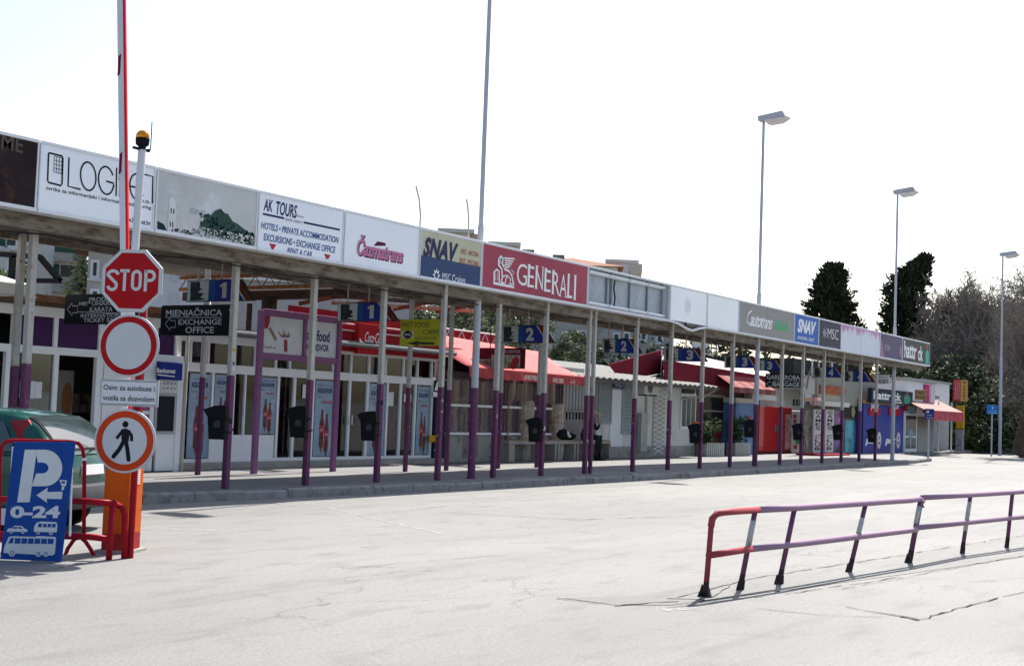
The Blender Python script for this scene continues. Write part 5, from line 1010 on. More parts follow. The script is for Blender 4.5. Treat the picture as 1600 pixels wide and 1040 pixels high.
# ================================================================ road signs at the barrier
SIGNB = mat('sign_back_grey', (.36, .37, .38), .45, .2, var=.06); SRED = mat('sign_red', (.36, .012, .016), .35, var=.05, scale=2); SORANGE = mat('sign_orange_red', (.52, .055, .015), .35, var=.06, scale=2); SWHITE = mat('sign_white', (.52, .525, .53), .4, var=.04, scale=2)
REDP = mat('red_pipe', (.3, .012, .02), .35, var=.12, scale=8, dirt=(.12, .02, .02), dirt_amt=.25, dirt_scale=14)
SR = R(-64); Dp = 13.45
sc = atd(200, 872, Dp); o = Vector((sc.x, sc.y, 0)); fs = Frame(o, SR)
t = thing('sign_post', 'red steel post holding the four road signs in front of the orange barrier box', 'post', o, SR)
b = MB(); b.tube([(0, .05, 0), (0, .05, 3.15)], .035, 12); b.build('pole', REDP, t, smooth=False)
b = MB()
for z in (2.95, 2.7, 2.3, 2.05, 1.62, 1.42, 1.15): b.box(-.06, .06, .0, .1, z-.02, z+.02)
b.build('clamp', SIGNB, t)
def ngon(r, n, a0): return [(r*math.cos(a0+2*math.pi*i/n), r*math.sin(a0+2*math.pi*i/n)) for i in range(n)]
def plate(name, label, pts, px, py, mlist, draw, lean=0.0):
    c = fs.p(px, py, -.03); t = thing(name, label, 'road sign', fs.o+fs.ex*c[0]+fs.ey*(-.03)+Vector((0, 0, c[1])), SR, None); t.rotation_euler = (0, lean, SR)
    b = MB(); b.prism(pts, 0, .022); b.build('plate', SIGNB, t, bevel=.004); draw(t); return t
# STOP
hS = fs.p(206, 390, -.03)[1]-fs.p(206, 488, -.03)[1]; rS = hS/2/math.cos(R(22.5))
def dS(t):
    b = MB(); b.flat(ngon(rS*.985, 8, R(22.5)), -.002); b.build('border', SWHITE, t); b = MB(); b.flat(ngon(rS*.885, 8, R(22.5)), -.004); b.build('face', SRED, t)
    b = MB(); H = hS*.345; z0 = -H*.5+.005; w = .022*2; sw = .033; y = -.006
    def arc(cx, cz, rx, rz, a, c, n=10): return [(cx+rx*math.cos(a+(c-a)*i/n), cz+rz*math.sin(a+(c-a)*i/n)) for i in range(n+1)]
    W_ = .075; q = H/4
    b.stroke(arc(-.205, z0+3*q-.01, W_*.75, q-.01, R(10), R(180))+[(-.25, z0+2.7*q), (-.17, z0+1.4*q)]+arc(-.21, z0+q, W_*.62, q-.01, R(20), R(-170)), sw, y)
    b.stroke([(-.128, z0+H-sw/2), (-.025, z0+H-sw/2)], sw, y); b.stroke([(-.077, z0), (-.077, z0+H-sw/2)], sw, y)
    b.stroke(arc(.052, z0+3*q-.005, W_*.55, q-.015, 0, math.pi)+arc(.052, z0+q+.005, W_*.55, q-.015, math.pi, 2*math.pi), sw, y, True)
    b.stroke([(.152, z0), (.152, z0+H)], sw, y); b.stroke([(.14, z0+H-sw/2), (.19, z0+H-sw/2)]+arc(.2, z0+H*.72, .045, H*.28-sw/2, R(90), R(-90))+[(.15, z0+H*.44+sw/2)], sw, y)
    b.build('lettering', SWHITE, t)
plate('stop_sign', 'red octagonal STOP sign at the top of the barrier sign post', ngon(rS, 8, R(22.5)), 206, 438.5, None, dS)
def ring(t, r, red, wr):
    b = MB(); b.flat(ngon(r*.985, 48, 0), -.002); b.build('rim', SWHITE, t); b = MB(); b.flat(ngon(r*.93, 48, 0), -.004); b.build('red_ring', red, t); b = MB(); b.flat(ngon(r*wr, 48, 0), -.006); b.build('white_field', SWHITE, t)
rN = (fs.p(201, 490.5, -.03)[1]-fs.p(201, 589, -.03)[1])/2
plate('no_entry_ring', 'round white road sign with dark red border, empty inside, below the STOP sign', ngon(rN, 48, 0), 201, 540, None, lambda t: ring(t, rN, SRED, .745))
a = fs.rect(157, 591, 246, 636, -.03); pw, ph = a[1]-a[0], a[3]-a[2]
def dP(t):
    b = MB(); b.flat([(-pw/2+.01, -ph/2+.01), (pw/2-.01, -ph/2+.01), (pw/2-.01, ph/2-.01), (-pw/2+.01, ph/2-.01)], -.002); b.build('face', mat('plate_white', (.6, .61, .62), .4, var=.08, scale=60), t)
    b = MB(); e = .018; b.stroke([(-pw/2+e, -ph/2+e), (pw/2-e, -ph/2+e), (pw/2-e, ph/2-e), (-pw/2+e, ph/2-e)], .006, -.004, True)
    b.text('Osim za autobuse i', 0, ph*.09, ph*.2, pw*.88, -.005, 'c', .01); b.text('vozila sa dozvolom', 0, -ph*.3, ph*.2, pw*.88, -.005, 'c', .01); b.build('lettering', LETK, t)
plate('supplementary_plate', 'white rectangular plate with two lines of black text under the empty ring sign', [(-pw/2, -ph/2), (pw/2, -ph/2), (pw/2, ph/2), (-pw/2, ph/2)], 201.5, 613.5, None, dP)
rW = (fs.p(195, 638, -.03)[1]-fs.p(195, 739, -.03)[1])/2
def dW(t):
    ring(t, rW, SORANGE, .725); b = MB(); k = rW*.725/.33; S = lambda pts, w: b.stroke([(x*k, z*k) for x, z in pts], w*k, -.008)
    b.disc(0*k, .235*k, .046*k, -.008, 16)
    b.flat([(x*k, z*k) for x, z in [(-.045, .17), (.03, .175), (.075, .13), (.06, .0), (.02, -.03), (-.035, -.02), (-.05, .05)]], -.0082)
    S([(-.03, .15), (-.075, .09), (-.12, .03)], .045); S([(.045, .15), (.1, .08), (.105, .0)], .045); S([(-.01, .0), (-.07, -.12), (-.15, -.225)], .06); S([(.02, 0), (.05, -.12), (.075, -.26)], .06)
    b.disc(-.15*k, -.225*k, .03*k, -.0083, 10); b.disc(.075*k, -.26*k, .03*k, -.0083, 10); b.build('walking_figure', LETK, t)
plate('no_pedestrians_sign', 'round sign with orange-red ring and black walking figure, lowest on the sign post', ngon(rW, 48, 0), 195, 688.5, None, dW)
# ================================================================ barrier
BOX = mat('barrier_orange', (.48, .095, .013), .4, var=.1, scale=2, dirt=(.3, .07, .015), dirt_amt=.3, dirt_scale=5); BOXR = mat('barrier_red_base', (.3, .03, .03), .5, var=.2, scale=5, dirt=(.15, .05, .1), dirt_amt=.3)
bb = atd(186, 866, 13.85); o = Vector((bb.x, bb.y, 0)); fb = Frame(o, SR); a0 = fb.p(157, 866)[0]; a1 = fb.p(197, 866)[0]; zt = 1.16
t = thing('parking_barrier', 'orange barrier cabinet with raised white arm edged red', 'barrier', o, SR)
dpt = .36
b = MB(); b.mat(1).box(a0, a1, 0, dpt, 0, .2); b.mat(0).box(a0, a1, 0, dpt, .2, zt); b.build('cabinet', [BOX, BOXR], t, bevel=.008)
b = MB(); b.box(a0+.03, a1-.03, -.004, 0, .24, zt-.05); b.build('cabinet_door', BOX, t)
b = MB(); b.box(a0-.05, a1+.06, -.05, dpt+.05, 0, .03); b.build('foot_plate', CONC, t)
b = MB()
for k in range(8): b.box(a1+.001, a1+.014, .13, .24, .73+k*.024, .743+k*.024)
b.build('vent', ALU, t); b = MB(); b.box(a1+.001, a1+.02, .02, .06, .5, .62); b.build('lock', BLACK, t)
yA = .2; ax = fb.p(193, 400, yA); at = fb.p(187.5, -40, yA); b = MB(); zz0 = .95
x0 = (ax[0]+.0); dx = (at[0]-ax[0])/(at[1]-ax[1])
X = lambda z: ax[0]+dx*(z-ax[1])
ARMW = mat('arm_white', (.56, .57, .6), .4, var=.05)
b.hexa([(X(zz0)-.042, yA, zz0), (X(zz0)+.024, yA, zz0), (X(zz0)+.024, yA+.055, zz0), (X(zz0)-.042, yA+.055, zz0)], [(X(6.3)-.042, yA, 6.3), (X(6.3)+.024, yA, 6.3), (X(6.3)+.024, yA+.055, 6.3), (X(6.3)-.042, yA+.055, 6.3)]); arm = b.build('arm', ARMW, t, bevel=.006)
b = MB(); b.hexa([(X(zz0)+.025, yA+.01, zz0), (X(zz0)+.05, yA+.01, zz0), (X(zz0)+.05, yA+.045, zz0), (X(zz0)+.025, yA+.045, zz0)], [(X(6.3)+.025, yA+.01, 6.3), (X(6.3)+.05, yA+.01, 6.3), (X(6.3)+.05, yA+.045, 6.3), (X(6.3)+.025, yA+.045, 6.3)]); b.build('rubber_edge', mat('arm_red', (.62, .02, .03), .4, var=.05), arm)
for py in (102, 255): b = MB(); z = fb.p(189, py, yA)[1]; b.flat([(X(z)-.036, z-.13), (X(z)-.006, z-.1), (X(z)-.006, z+.13), (X(z)-.036, z+.1)], yA-.003); b.build('reflector', paint(.18, .008, .02), arm)
# beacon on its own leaning white pole
p0 = atd(209, 420, 13.9); p1 = atd(222, 234, 13.9); d_ = (p0-p1)/(p1.z-p0.z); base = p0+d_*(p0.z-1.1)
t = thing('warning_beacon', 'amber warning beacon on a leaning white pole behind the STOP sign', 'beacon', base)
b = MB(); b.tube([(0, 0, 0), p1-base], .042, 12); b.build('pole', ARMW, t); b = MB(); q = p1-base; b.lathe([(.03, -.02), (.04, .03), (.07, .055), (.075, .12), (.07, .125)], 16, q); b.box(q.x-.12, q.x+.1, q.y-.015, q.y+.015, q.z-.01, q.z+.015); b.build('socket', BLACK, t)
am = mat('amber_plastic', (.75, .3, .01), .15, var=.1); am.node_tree.nodes['Principled BSDF'].inputs['Transmission Weight'].default_value = .4
b = MB(); b.lathe([(.07, .126), (.07, .16), (.055, .19), (.028, .208), (.0, .212)], 18, q); b.build('dome', am, t, smooth=True)
ant = IX*.09; b = MB(); b.tube([q+ant, q+ant+Vector((0, 0, .3))], .006, 5); b.tube([q, q+ant], .008, 5); b.build('aerial', BLACK, t)
# ================================================================ red tube guard and blue parking board
def gp(px, py, d=None, z=None): return onz(px, py, z) if z is not None else atd(px, py, d)
t = thing('guard_rail', 'bent red steel tube guard in front of the orange barrier box', 'guard rail', onz(170, 872)); o = t.location.copy()
def tub(name, pts, r=.033, n=10, m=None):
    P = [Vector(p)-o for p in pts]; b = MB(); b.tube(P, r, n); return b.build(name, m or REDP, t, smooth=True)
gA = onz(170, 874); up = lambda p, py, px: atd(px, py, (p-CAM).dot(FWD))
tub('leg', [gA, up(gA, 790, 176)]); gB = onz(194, 872)
tub('leg', [gB, up(gB, 805, 195), up(gB, 792, 190), up(gB, 788, 182), up(gA, 785, 176)])
e = onz(60, 886); tub('top_tube', [up(gA, 786, 177), up(gA, 783, 140), up(gA, 781, 70), up(gA, 779, -30)]); tub('mid_tube', [up(gA, 842, 172), up(gA, 838, 140), up(gA, 836, 90), up(gA, 834, -30)])
t2 = thing('barricade_stand', 'red tube barricade frame with splayed feet behind the blue parking board', 'barricade', onz(100, 874)); t = t2; o = t.location.copy()
c0 = onz(120, 866); U = lambda px, py: up(c0, py, px)
tub('frame_tube', [U(131, 838), U(132, 720), U(129, 700), U(122, 692), U(110, 690), U(20, 688), U(8, 690), U(2, 698), U(0, 720), U(-2, 840)], .021); tub('foot', [U(100, 872), U(106, 856), U(116, 842), U(126, 839), U(134, 846), U(142, 858), U(147, 868)], .021); tub('lower_tube', [U(133, 839), U(-2, 836)], .026); tub('foot', [U(-30, 872), U(-18, 846), U(0, 840), U(10, 850), U(16, 868)], .024)
tub('white_band', [U(131.5, 715), U(131.5, 719)], .024, m=LETW); tub('white_band', [U(131.5, 781), U(131.5, 786)], .024, m=LETW)
# blue board (leaning, rolled a little)
c0 = onz(96, 877); dpth = (c0-CAM).dot(FWD)-.05; Q = lambda px, py: atd(px, py, dpth)
TLq, TRq, BLq, BRq = Q(22, 690), Q(118, 690), Q(0, 873), Q(96, 877)
ex = (BRq-BLq).normalized(); ez0 = (TLq-BLq); ny = ex.cross(ez0).normalized()
o = BLq.copy(); t = thing('parking_board', 'blue parking board with white P, arrow, 0-24 and vehicle pictures leaning on the red frame', 'sign board', o)
def BP(px, py, off=.0): return (Q(px, py)+(-FWD)*off)-o
b = MB(); F_ = [BP(*v) for v in [(0, 873), (96, 877), (118, 690), (22, 690)]]; K_ = [p+FWD*.012 for p in F_]; b.hexa(F_, K_); b.build('panel', mat('parking_blue', (.015, .06, .26), .45, var=.12, scale=3, dirt=(.05, .1, .26), dirt_amt=.25, dirt_scale=6), t)
for u_, v_ in ((111, 107), (18, 10)): b = MB(); b.tube([BP(u_, 699, -.04), BP(v_, 838, -.04)], .012, 6); b.build('prop_rod', ALU, t)
class BM(MB):
    def st(s, pts, w, off=.004, closed=False):
        P = [Vector(p) for p in pts]
        if closed: P.append(P[0])
        L = []; Rr = []
        for i, p in enumerate(P):
            if closed: d = P[(i+1) % (len(P)-1)]-P[(i-1) % (len(P)-1)]
            else: d = P[min(i+1, len(P)-1)]-P[max(0, i-1)]
            d.normalize(); q = Vector((-d.y, d.x))*w/2; L.append(p+q); Rr.append(p-q)
        for i in range(len(P)-1): s.quad(BP(*L[i], off), BP(*L[i+1], off), BP(*Rr[i+1], off), BP(*Rr[i], off))
    def fl(s, pts, off=.004): s.quad(*[BP(x, y, off) for x, y in pts])
    def ds(s, cx, cy, r, off): s.fl([(cx+r*math.cos(i*math.pi/9), cy+r*math.sin(i*math.pi/9)) for i in range(18)], off)
BW = mat('board_white', (.55, .57, .6), .5, var=.06, scale=4)
b = BM(); b.fl([(39, 702), (58, 702), (46.5, 784), (27, 784)])
arc = [(70+25*math.cos(a), 730.5+28*math.sin(a)) for a in [R(-92+i*15) for i in range(13)]]; out = [(55, 702)]+[(70+27.5*math.cos(R(-90+i*12)), 730.5+28.5*math.sin(R(-90+i*12))) for i in range(16)]+[(49.5, 759)]; inn = [(59.5, 722)]+[(66+10*math.cos(R(-90+i*12)), 730.5+8.5*math.sin(R(-90+i*12))) for i in range(16)]+[(57, 739)]
out = [out[0]]+out[1:-1]+[out[-1]]
for i in range(len(out)-1): b.fl([out[i], out[i+1], inn[i+1], inn[i]])
b.fl([(57, 773), (75, 761), (74, 768)]); b.fl([(57, 773), (74, 768), (98, 767.5), (97, 779), (73, 778.5), ]); b.fl([(57, 773), (73, 778.5), (74, 785)])
# small post-horn mark
b.fl([(93, 749), (105, 750), (103, 759), (96, 758)]); b.fl([(97, 759), (101, 759), (100, 765), (96, 765)])
b.build('symbol', BW, t)
b = BM()
V, Fc = text_geo('0-24', .045); xs = [v.x for v in V]; w = max(xs)-min(xs)
n0 = len(b.v); b.add([BP(15.5+(v.x-min(xs))/w*78-(v.y/.728)*(-1.5)*.8, 807.5-(v.y/.728)*17.5, .004) for v in V], Fc); b.build('lettering', BW, t)
b = BM()   # car, camper, coach
b.fl([(11, 828), (13, 825), (19, 824.5), (23, 820.5), (35, 821), (38, 825), (43, 826.5), (43, 830), (11, 830)]); b.ds(18, 830, 2.6, .005); b.ds(36, 830.5, 2.6, .005)
b.fl([(53, 827), (54, 821), (58, 815.5), (62, 815), (63, 814), (88, 815), (90, 819), (89, 831), (53, 830)]); b.ds(59.5, 831, 3, .005); b.ds(80, 832, 3, .005)
b.fl([(6, 857), (8, 851), (14, 838), (20, 837), (56, 838), (57, 836.5), (86, 838), (88, 840), (86, 864), (82, 867), (6, 863)]); b.ds(19, 863, 5.5, .005); b.ds(60, 864, 5, .005); b.ds(72, 864, 5, .005)
b.build('vehicle_picture', BW, t)
b = BM(); BD = mat('board_blue_print', (.02, .07, .28), .5, var=.1)
b.fl([(17, 840), (22.5, 839.5), (20, 848), (13, 848)], .007)
for k in range(6): b.fl([(24+k*10.3, 839.8+k*.2), (32.8+k*10.3, 840+k*.2), (31.8+k*10.3, 848.5+k*.1), (23+k*10.3, 848.3+k*.1)], .007)
b.fl([(61, 817), (66, 817), (65.5, 823), (59, 822.5)], .007)
for k in range(3): b.fl([(68+k*7, 817.5), (73.5+k*7, 817.7), (73+k*7, 823), (67.5+k*7, 823)], .007)
b.fl([(22, 822.5), (27.5, 822.5), (27, 825), (20, 825)], .007); b.fl([(29, 822.5), (34, 823), (35.5, 825.3), (29, 825)], .007)
for c in ((19, 863, 3), (60, 864, 2.8), (72, 864, 2.8), (18, 830, 1.2), (36, 830.5, 1.2), (59.5, 831, 1.4), (80, 832, 1.4)): b.ds(*c, .008)
b.fl([(95.5, 751), (102.5, 751.5), (101.5, 755), (96.5, 754.5)], .007); b.build('vehicle_window', BD, t)
b = BM(); b.ds(19, 863, 2, .01); b.ds(60, 864, 1.8, .01); b.ds(72, 864, 1.8, .01); b.build('vehicle_hub', BW, t)
# ================================================================ green hatchback
CARG = mat('car_green', (.01, .065, .052), .22, var=.12, scale=1.5, coat=.7); CARGL = mat('car_glass', (.03, .045, .05), .04, var=.2, spec=.8); CARBUMP = mat('bumper_grey', (.06, .063, .07), .45, var=.1, scale=3)
wr = onz(106, 819); HD = R(112)
t = thing('parked_car', 'dark green hatchback parked at the platform behind the parking board', 'car', (0, 0, 0), HD)
# local: x forward, y left, z up; rear axle at x=0; nearer rear wheel (right) goes on its sight line
cr, sr = math.cos(HD), math.sin(HD); off = Vector((cr*0-sr*(-.68), sr*0+cr*(-.68), 0)); t.location = (wr.x-off.x, wr.y-off.y, 0)
half = [(-.62, .62), (-.6, .78), (-.3, .815), (1.2, .82), (2.4, .81), (2.95, .74), (3.08, .55)]
def hw(x):
    for (a, wa), (c, wc) in zip(half[:-1], half[1:]):
        if a <= x <= c: return wa+(wc-wa)*(x-a)/(c-a)
    return .55
b = MB(); secs = []
prof = [(-.66, .38, .80), (-.62, .3, .93), (-.5, .27, .965), (.2, .25, .97), (1.2, .23, .96), (1.9, .23, .93), (2.5, .26, .84), (2.95, .3, .7), (3.08, .38, .58)]
n = 0; vs = []; fs_ = []
for x, zl, zh in prof:
    w = hw(max(-.62, min(3.08, x))); zm = (zl+zh)/2
    ring_ = [(-w*.9, zl), (-w, zl+.08), (-w*1.01, zm), (-w*.98, zh-.06), (-w*.9, zh), (w*.9, zh), (w*.98, zh-.06), (w*1.01, zm), (w, zl+.08), (w*.9, zl)]
    vs += [(x, y, z) for y, z in ring_]
m_ = 10
for i in range(len(prof)-1):
    for j in range(m_): fs_.append((i*m_+j, i*m_+(j+1) % m_, (i+1)*m_+(j+1) % m_, (i+1)*m_+j))
fs_.append(tuple(range(m_-1, -1, -1))); fs_.append(tuple((len(prof)-1)*m_+j for j in range(m_)))
b.add(vs, fs_); body = b.build('body', CARG, t, smooth=True); bv = body.modifiers.new('e', 'EDGE_SPLIT'); bv.split_angle = R(38)
gs = [(-.62, .93, .74), (-.56, 1.02, .73), (-.44, 1.16, .70), (-.28, 1.3, .66), (-.12, 1.385, .63), (.1, 1.43, .61), (.5, 1.455, .605), (1.0, 1.44, .605), (1.25, 1.38, .62), (1.6, 1.18, .69), (1.98, .94, .74)]
def gz(x):
    for (a, za, wa), (c, zc_, wc) in zip(gs[:-1], gs[1:]):
        if a <= x <= c: u = (x-a)/(c-a); return za+(zc_-za)*u, wa+(wc-wa)*u
    return gs[-1][1], gs[-1][2]
b = MB(); vs = []
for x, zh, w in gs: vs += [(x, -.775, .92), (x, -w-.02, zh-.05), (x, -w+.05, zh-.008), (x, -w*.5, zh+.012), (x, 0, zh+.018), (x, w*.5, zh+.012), (x, w-.05, zh-.008), (x, w+.02, zh-.05), (x, .775, .92)]
b.add(vs, [(i*9+j, i*9+j+1, (i+1)*9+j+1, (i+1)*9+j) for i in range(len(gs)-1) for j in range(8)]); rf = b.build('roof', CARG, t, smooth=True); rf.modifiers.new('e', 'EDGE_SPLIT').split_angle = R(50)
def hatch(name, x0, x1, inset, off, m):
    b = MB(); vs = []; n = 6
    for i in range(n+1):
        x = x0+(x1-x0)*i/n; z, w = gz(x); w -= inset
        for k in range(7): y = -w+2*w*k/6; vs.append((x-off*.75, y, z+.018-.03*(y/.74)**2+off*.66))
    b.add(vs, [(i*7+k, i*7+k+1, (i+1)*7+k+1, (i+1)*7+k) for i in range(n) for k in range(6)]); return b.build(name, m, t, smooth=True)
hatch('rear_window_seal', -.59, -.125, .05, .008, BLACK); hatch('rear_window', -.575, -.145, .085, .014, CARGL)
b = MB(); b.tube([(-.63, 0, .99), (-.56, -.4, 1.06)], .01, 5); b.build('wiper', BLACK, t)
for s in (-1, 1):
    b = MB(); y0 = .79*s; y1 = .665*s; b.hexa([(-.1, y0, .97), (.55, y0, .97), (.55, y1+.012*s, 1.33), (.14, y1+.012*s, 1.32)], [(-.1, y0-.02*s, .97), (.55, y0-.02*s, .97), (.55, y1-.008*s, 1.33), (.14, y1-.008*s, 1.32)])
    b.hexa([(.62, y0, .97), (1.75, y0, .97), (1.25, y1+.012*s, 1.32), (.62, y1+.012*s, 1.33)], [(.62, y0-.02*s, .97), (1.75, y0-.02*s, .97), (1.25, y1-.008*s, 1.32), (.62, y1-.008*s, 1.33)]); b.build('side_window', CARGL, t)
    b = MB(); b.hexa([(-.63, .73*s, .86), (-.28, .80*s, .86), (.06, .675*s, 1.33), (-.16, .655*s, 1.345)], [(-.63, .66*s, .88), (-.28, .7*s, .86), (.06, .6*s, 1.33), (-.16, .6*s, 1.35)]); b.build('tail_light', mat('tail_light_red', (.2, .008, .012), .15, var=.1, coat=.5), t)
    for x in (0, 2.45):
        b = MB(); T = Matrix.Translation((x, .68*s, .28)) @ Matrix.Rotation(R(90), 4, 'X'); b.xf(T).lathe([(.17, -.09), (.26, -.09), (.285, -.06), (.285, .06), (.26, .09), (.17, .09)], 24); wh = b.build('wheel', paint(.012, .012, .012, .8), t, smooth=False)
        b = MB(); b.xf(Matrix.Translation((x, (.68+.095)*s, .28)) @ Matrix.Rotation(R(90), 4, 'X')).lathe([(.17, -.005), (.17, .005), (.06, .012), (.0, .014)], 20); b.build('rim', ALU, wh)
b = MB(); vs = []; N_ = 8
for k in range(N_+1):
    y = -.8+1.6*k/N_; bx = -.72+.16*(abs(y)/.8)**3; vs += [(bx, y, .3), (bx-.03, y, .36), (bx-.03, y, .56), (bx+.03, y, .6)]
vs += []
b.add(vs, [(k*4+j, k*4+j+1, k*4+j+5, k*4+j+4) for k in range(N_) for j in range(3)]); b.hexa([(-.58, -.8, .3), (-.1, -.835, .3), (-.1, -.835, .58), (-.58, -.8, .58)], [(-.58, -.78, .3), (-.1, -.8, .3), (-.1, -.8, .58), (-.58, -.78, .58)]); bp_ = b.build('rear_bumper', CARBUMP, t, smooth=True); bp_.modifiers.new('s', 'SOLIDIFY').thickness = .03
b = MB(); b.hexa([(-.685, -.26, .7), (-.685, .26, .7), (-.67, .26, .82), (-.67, -.26, .82)], [(-.66, -.26, .7), (-.66, .26, .7), (-.645, .26, .82), (-.645, -.26, .82)]); b.build('number_plate', paint(.6, .6, .6), t)
b = MB(); b.xf(Matrix.Translation((-.672, -.46, .77)) @ Matrix.Rotation(R(-90), 4, 'Z')); b.disc(0, 0, .07, 0, 20); b.build('sticker', paint(.62, .62, .62), t)
b = MB(); b.xf(Matrix.Translation((-.676, -.46, .77)) @ Matrix.Rotation(R(-90), 4, 'Z')); b.text('HR', 0, -.025, .05, .075, 0, 'c', .03); b.build('sticker_lettering', LETK, t)
# ================================================================ leaning purple railing
RAILP = mat('rail_purple', (.31, .2, .275), .45, var=.08, scale=6, dirt=(.36, .24, .36), dirt_amt=.2, dirt_scale=9); RPOST = mat('rail_post_purple', (.15, .066, .12), .5, var=.12, scale=6, dirt=(.1, .06, .08), dirt_amt=.2, dirt_scale=12)
RRED = mat('rail_red', (.29, .055, .065), .45, var=.1, scale=6, dirt=(.2, .05, .06), dirt_amt=.2, dirt_scale=12); RBASE = mat('rail_foot', (.045, .035, .035), .8, var=.4, scale=12, dirt=(.13, .07, .04), dirt_amt=.4, dirt_scale=10, bump=.4); RWH = mat('rail_white_band', (.42, .42, .4), .6, var=.15, scale=10)
def railing(label, posts, top, mid, red_to=None):
    """posts: (base px, base py, top px, top py, band) ; the rails follow the post heads"""
    o = onz(posts[0][0], posts[0][1]); t = thing('railing', label, 'railing', o, 0, 'purple railing sections on the road')
    for k, (bx, by, tx, ty, band) in enumerate(posts):
        g = onz(bx, by); dd = (g-CAM).dot(FWD); h = atd(tx, ty, dd); f = lambda u: g.lerp(h, u)-o
        red = red_to is not None and k == 0; b = MB(); b.tube([f(.0), f(.2)], [.03, .029], 8); b.mat(1); b.tube([f(.2), f(1)], .027, 10); po = b.build('post', [RBASE, RRED if red else RPOST], t, smooth=True)
        rr = random.Random(k+int(bx)); b = MB()
        for j in range(3 if k else 5): a = rr.uniform(0, 6.28); p = f(0); q_ = rr.uniform(.012, .035 if k else .085); b.hexa([p+Vector((math.cos(a)*q_-.02, math.sin(a)*q_*.8-.02, -.005)), p+Vector((math.cos(a)*q_+.03, math.sin(a)*q_*.8-.02, -.005)), p+Vector((math.cos(a)*q_+.02, math.sin(a)*q_*.8+.03, -.005)), p+Vector((math.cos(a)*q_-.03, math.sin(a)*q_*.8+.02, -.005))], [f(.12)+Vector((math.cos(a)*.035-.012, math.sin(a)*.03, 0)), f(.12)+Vector((math.cos(a)*.035+.012, math.sin(a)*.03, 0)), f(.12)+Vector((math.cos(a)*.03+.01, math.sin(a)*.03+.015, .01*j)), f(.12)+Vector((math.cos(a)*.03-.01, math.sin(a)*.03+.015, .0))])
        b.build('broken_foot', RBASE, po)
        if band: b = MB(); b.tube([f(band[0]), f(band[1])], .0295, 10); b.build('white_band', RWH, po, smooth=True)
    gs = [onz(p[0], p[1]) for p in posts]
    def dep(px):
        xs = [p[2] for p in posts]; ds = [(g-CAM).dot(FWD) for g in gs]
        if px <= xs[0]: i = 0
        else: i = max(k for k in range(len(xs)-1) if xs[k] <= px or k == 0)
        u = (px-xs[i])/(xs[i+1]-xs[i]); return 1/((1/ds[i])*(1-u)+(1/ds[i+1])*u)
    for name, line in (('top_rail', top), ('middle_rail', mid)):
        P = [atd(x, y, dep(x))-o for x, y in line]
        if red_to: 
            k = next(i for i, q in enumerate(line) if q[0] >= red_to); b = MB(); b.tube(P[:k+1], .033, 12); b.mat(1).tube(P[k:], .033, 12); b.build(name, [RRED, RAILP], t, smooth=True)
        else: b = MB(); b.tube(P, .033, 12); b.build(name, RAILP, t, smooth=True)
railing('red-ended nearest purple railing section with dark broken feet', [(1102, 932, 1112, 812, None), (1156, 921, 1180, 797, (.55, .88)), (1217, 912, 1241, 796, None), (1327, 893, 1352, 789, (.5, .82)), (1420, 879, 1438, 780, (.62, .9))],
        [(1111, 822), (1113, 810), (1120, 802), (1140, 799), (1185, 796), (1245, 793), (1350, 786), (1425, 781), (1437, 779), (1442, 783), (1441, 792)], [(1107, 867), (1173, 857), (1250, 849), (1350, 837), (1432, 827)], 1170)
railing('second purple railing section running out of the right edge of the road', [(1421.5, 878.5, 1439.5, 782, None), (1503, 864, 1516, 776, (.4, .92)), (1573, 855, 1582, 770, None), (1650, 843, 1658, 762, None), (1730, 832, 1738, 757, None)], [(1440, 777), (1515, 773), (1582, 769), (1660, 763), (1738, 758)], [(1432, 824), (1510, 816), (1578, 809), (1655, 802), (1736, 795)])
# ================================================================ lamp posts
def lamp(q, zt, label, low=True):
    t = thing('street_lamp', label, 'street lamp', q, 0, 'lamp posts along the platform'); h = zt-q.z; b = MB(); LP = POSTP if low else LAMPG
    b.mat(1).lathe([(.11, 0), (.11, .02), (.083, .03), (.08, 1.95)], 14); b.mat(0).lathe([(.08, 1.95), (.07, 5.4), (.052, 5.55), (.045, h)], 14); b.build('pole', [LAMPG, LP], t, smooth=False)
    b = MB(); b.hexa([(-.13, .15, h-.03), (.13, .15, h-.03), (.16, -.78, h+.03), (-.16, -.78, h+.03)], [(-.12, .17, h+.14), (.12, .17, h+.14), (.15, -.66, h+.24), (-.15, -.66, h+.24)]); b.build('head', LAMPG, t, bevel=.015)
    b = MB(); b.hexa([(-.13, -.2, h-.17), (.13, -.2, h-.17), (.14, -.62, h-.13), (-.14, -.62, h-.13)], [(-.16, -.05, h-.022), (.16, -.05, h-.022), (.19, -.86, h+.028), (-.19, -.86, h+.028)]); b.build('lamp_glass', mat('lamp_cover', (.62, .6, .56), .2, var=.1), t)
    return t
L1 = onz(745, 748, .15); t1 = lamp(Vector((L1.x, 15.75+.15, .15)), 11.2, 'lamp post rising between the cream and the red panel, its head out of the frame')
q = ony(1179, 728, 15.85); q.z = .15; t_ = dup(t1, q, None, 'tall lamp post above the grey coach panel')
# the two farther posts are bare grey to the ground
q = ony(1394, 720, 15.95); q.z = .15; t3 = lamp(q, 11.25, 'grey lamp post in front of the farther cypress', False); q = ony(1562, 712, 15.45); q.z = .15; t4 = dup(t3, q, None, 'smallest and farthest lamp post, in front of the bare tree'); t4.scale = (1, 1, .95)
b = MB(); b.box(-.05, .05, -.35, .3, 4.35, 4.4); b.box(-.1, .1, .2, .42, 4.4, 4.5); b.box(-.1, .1, -.45, -.25, 4.4, 4.5); b.build('small_lamp', LAMPG, t3)
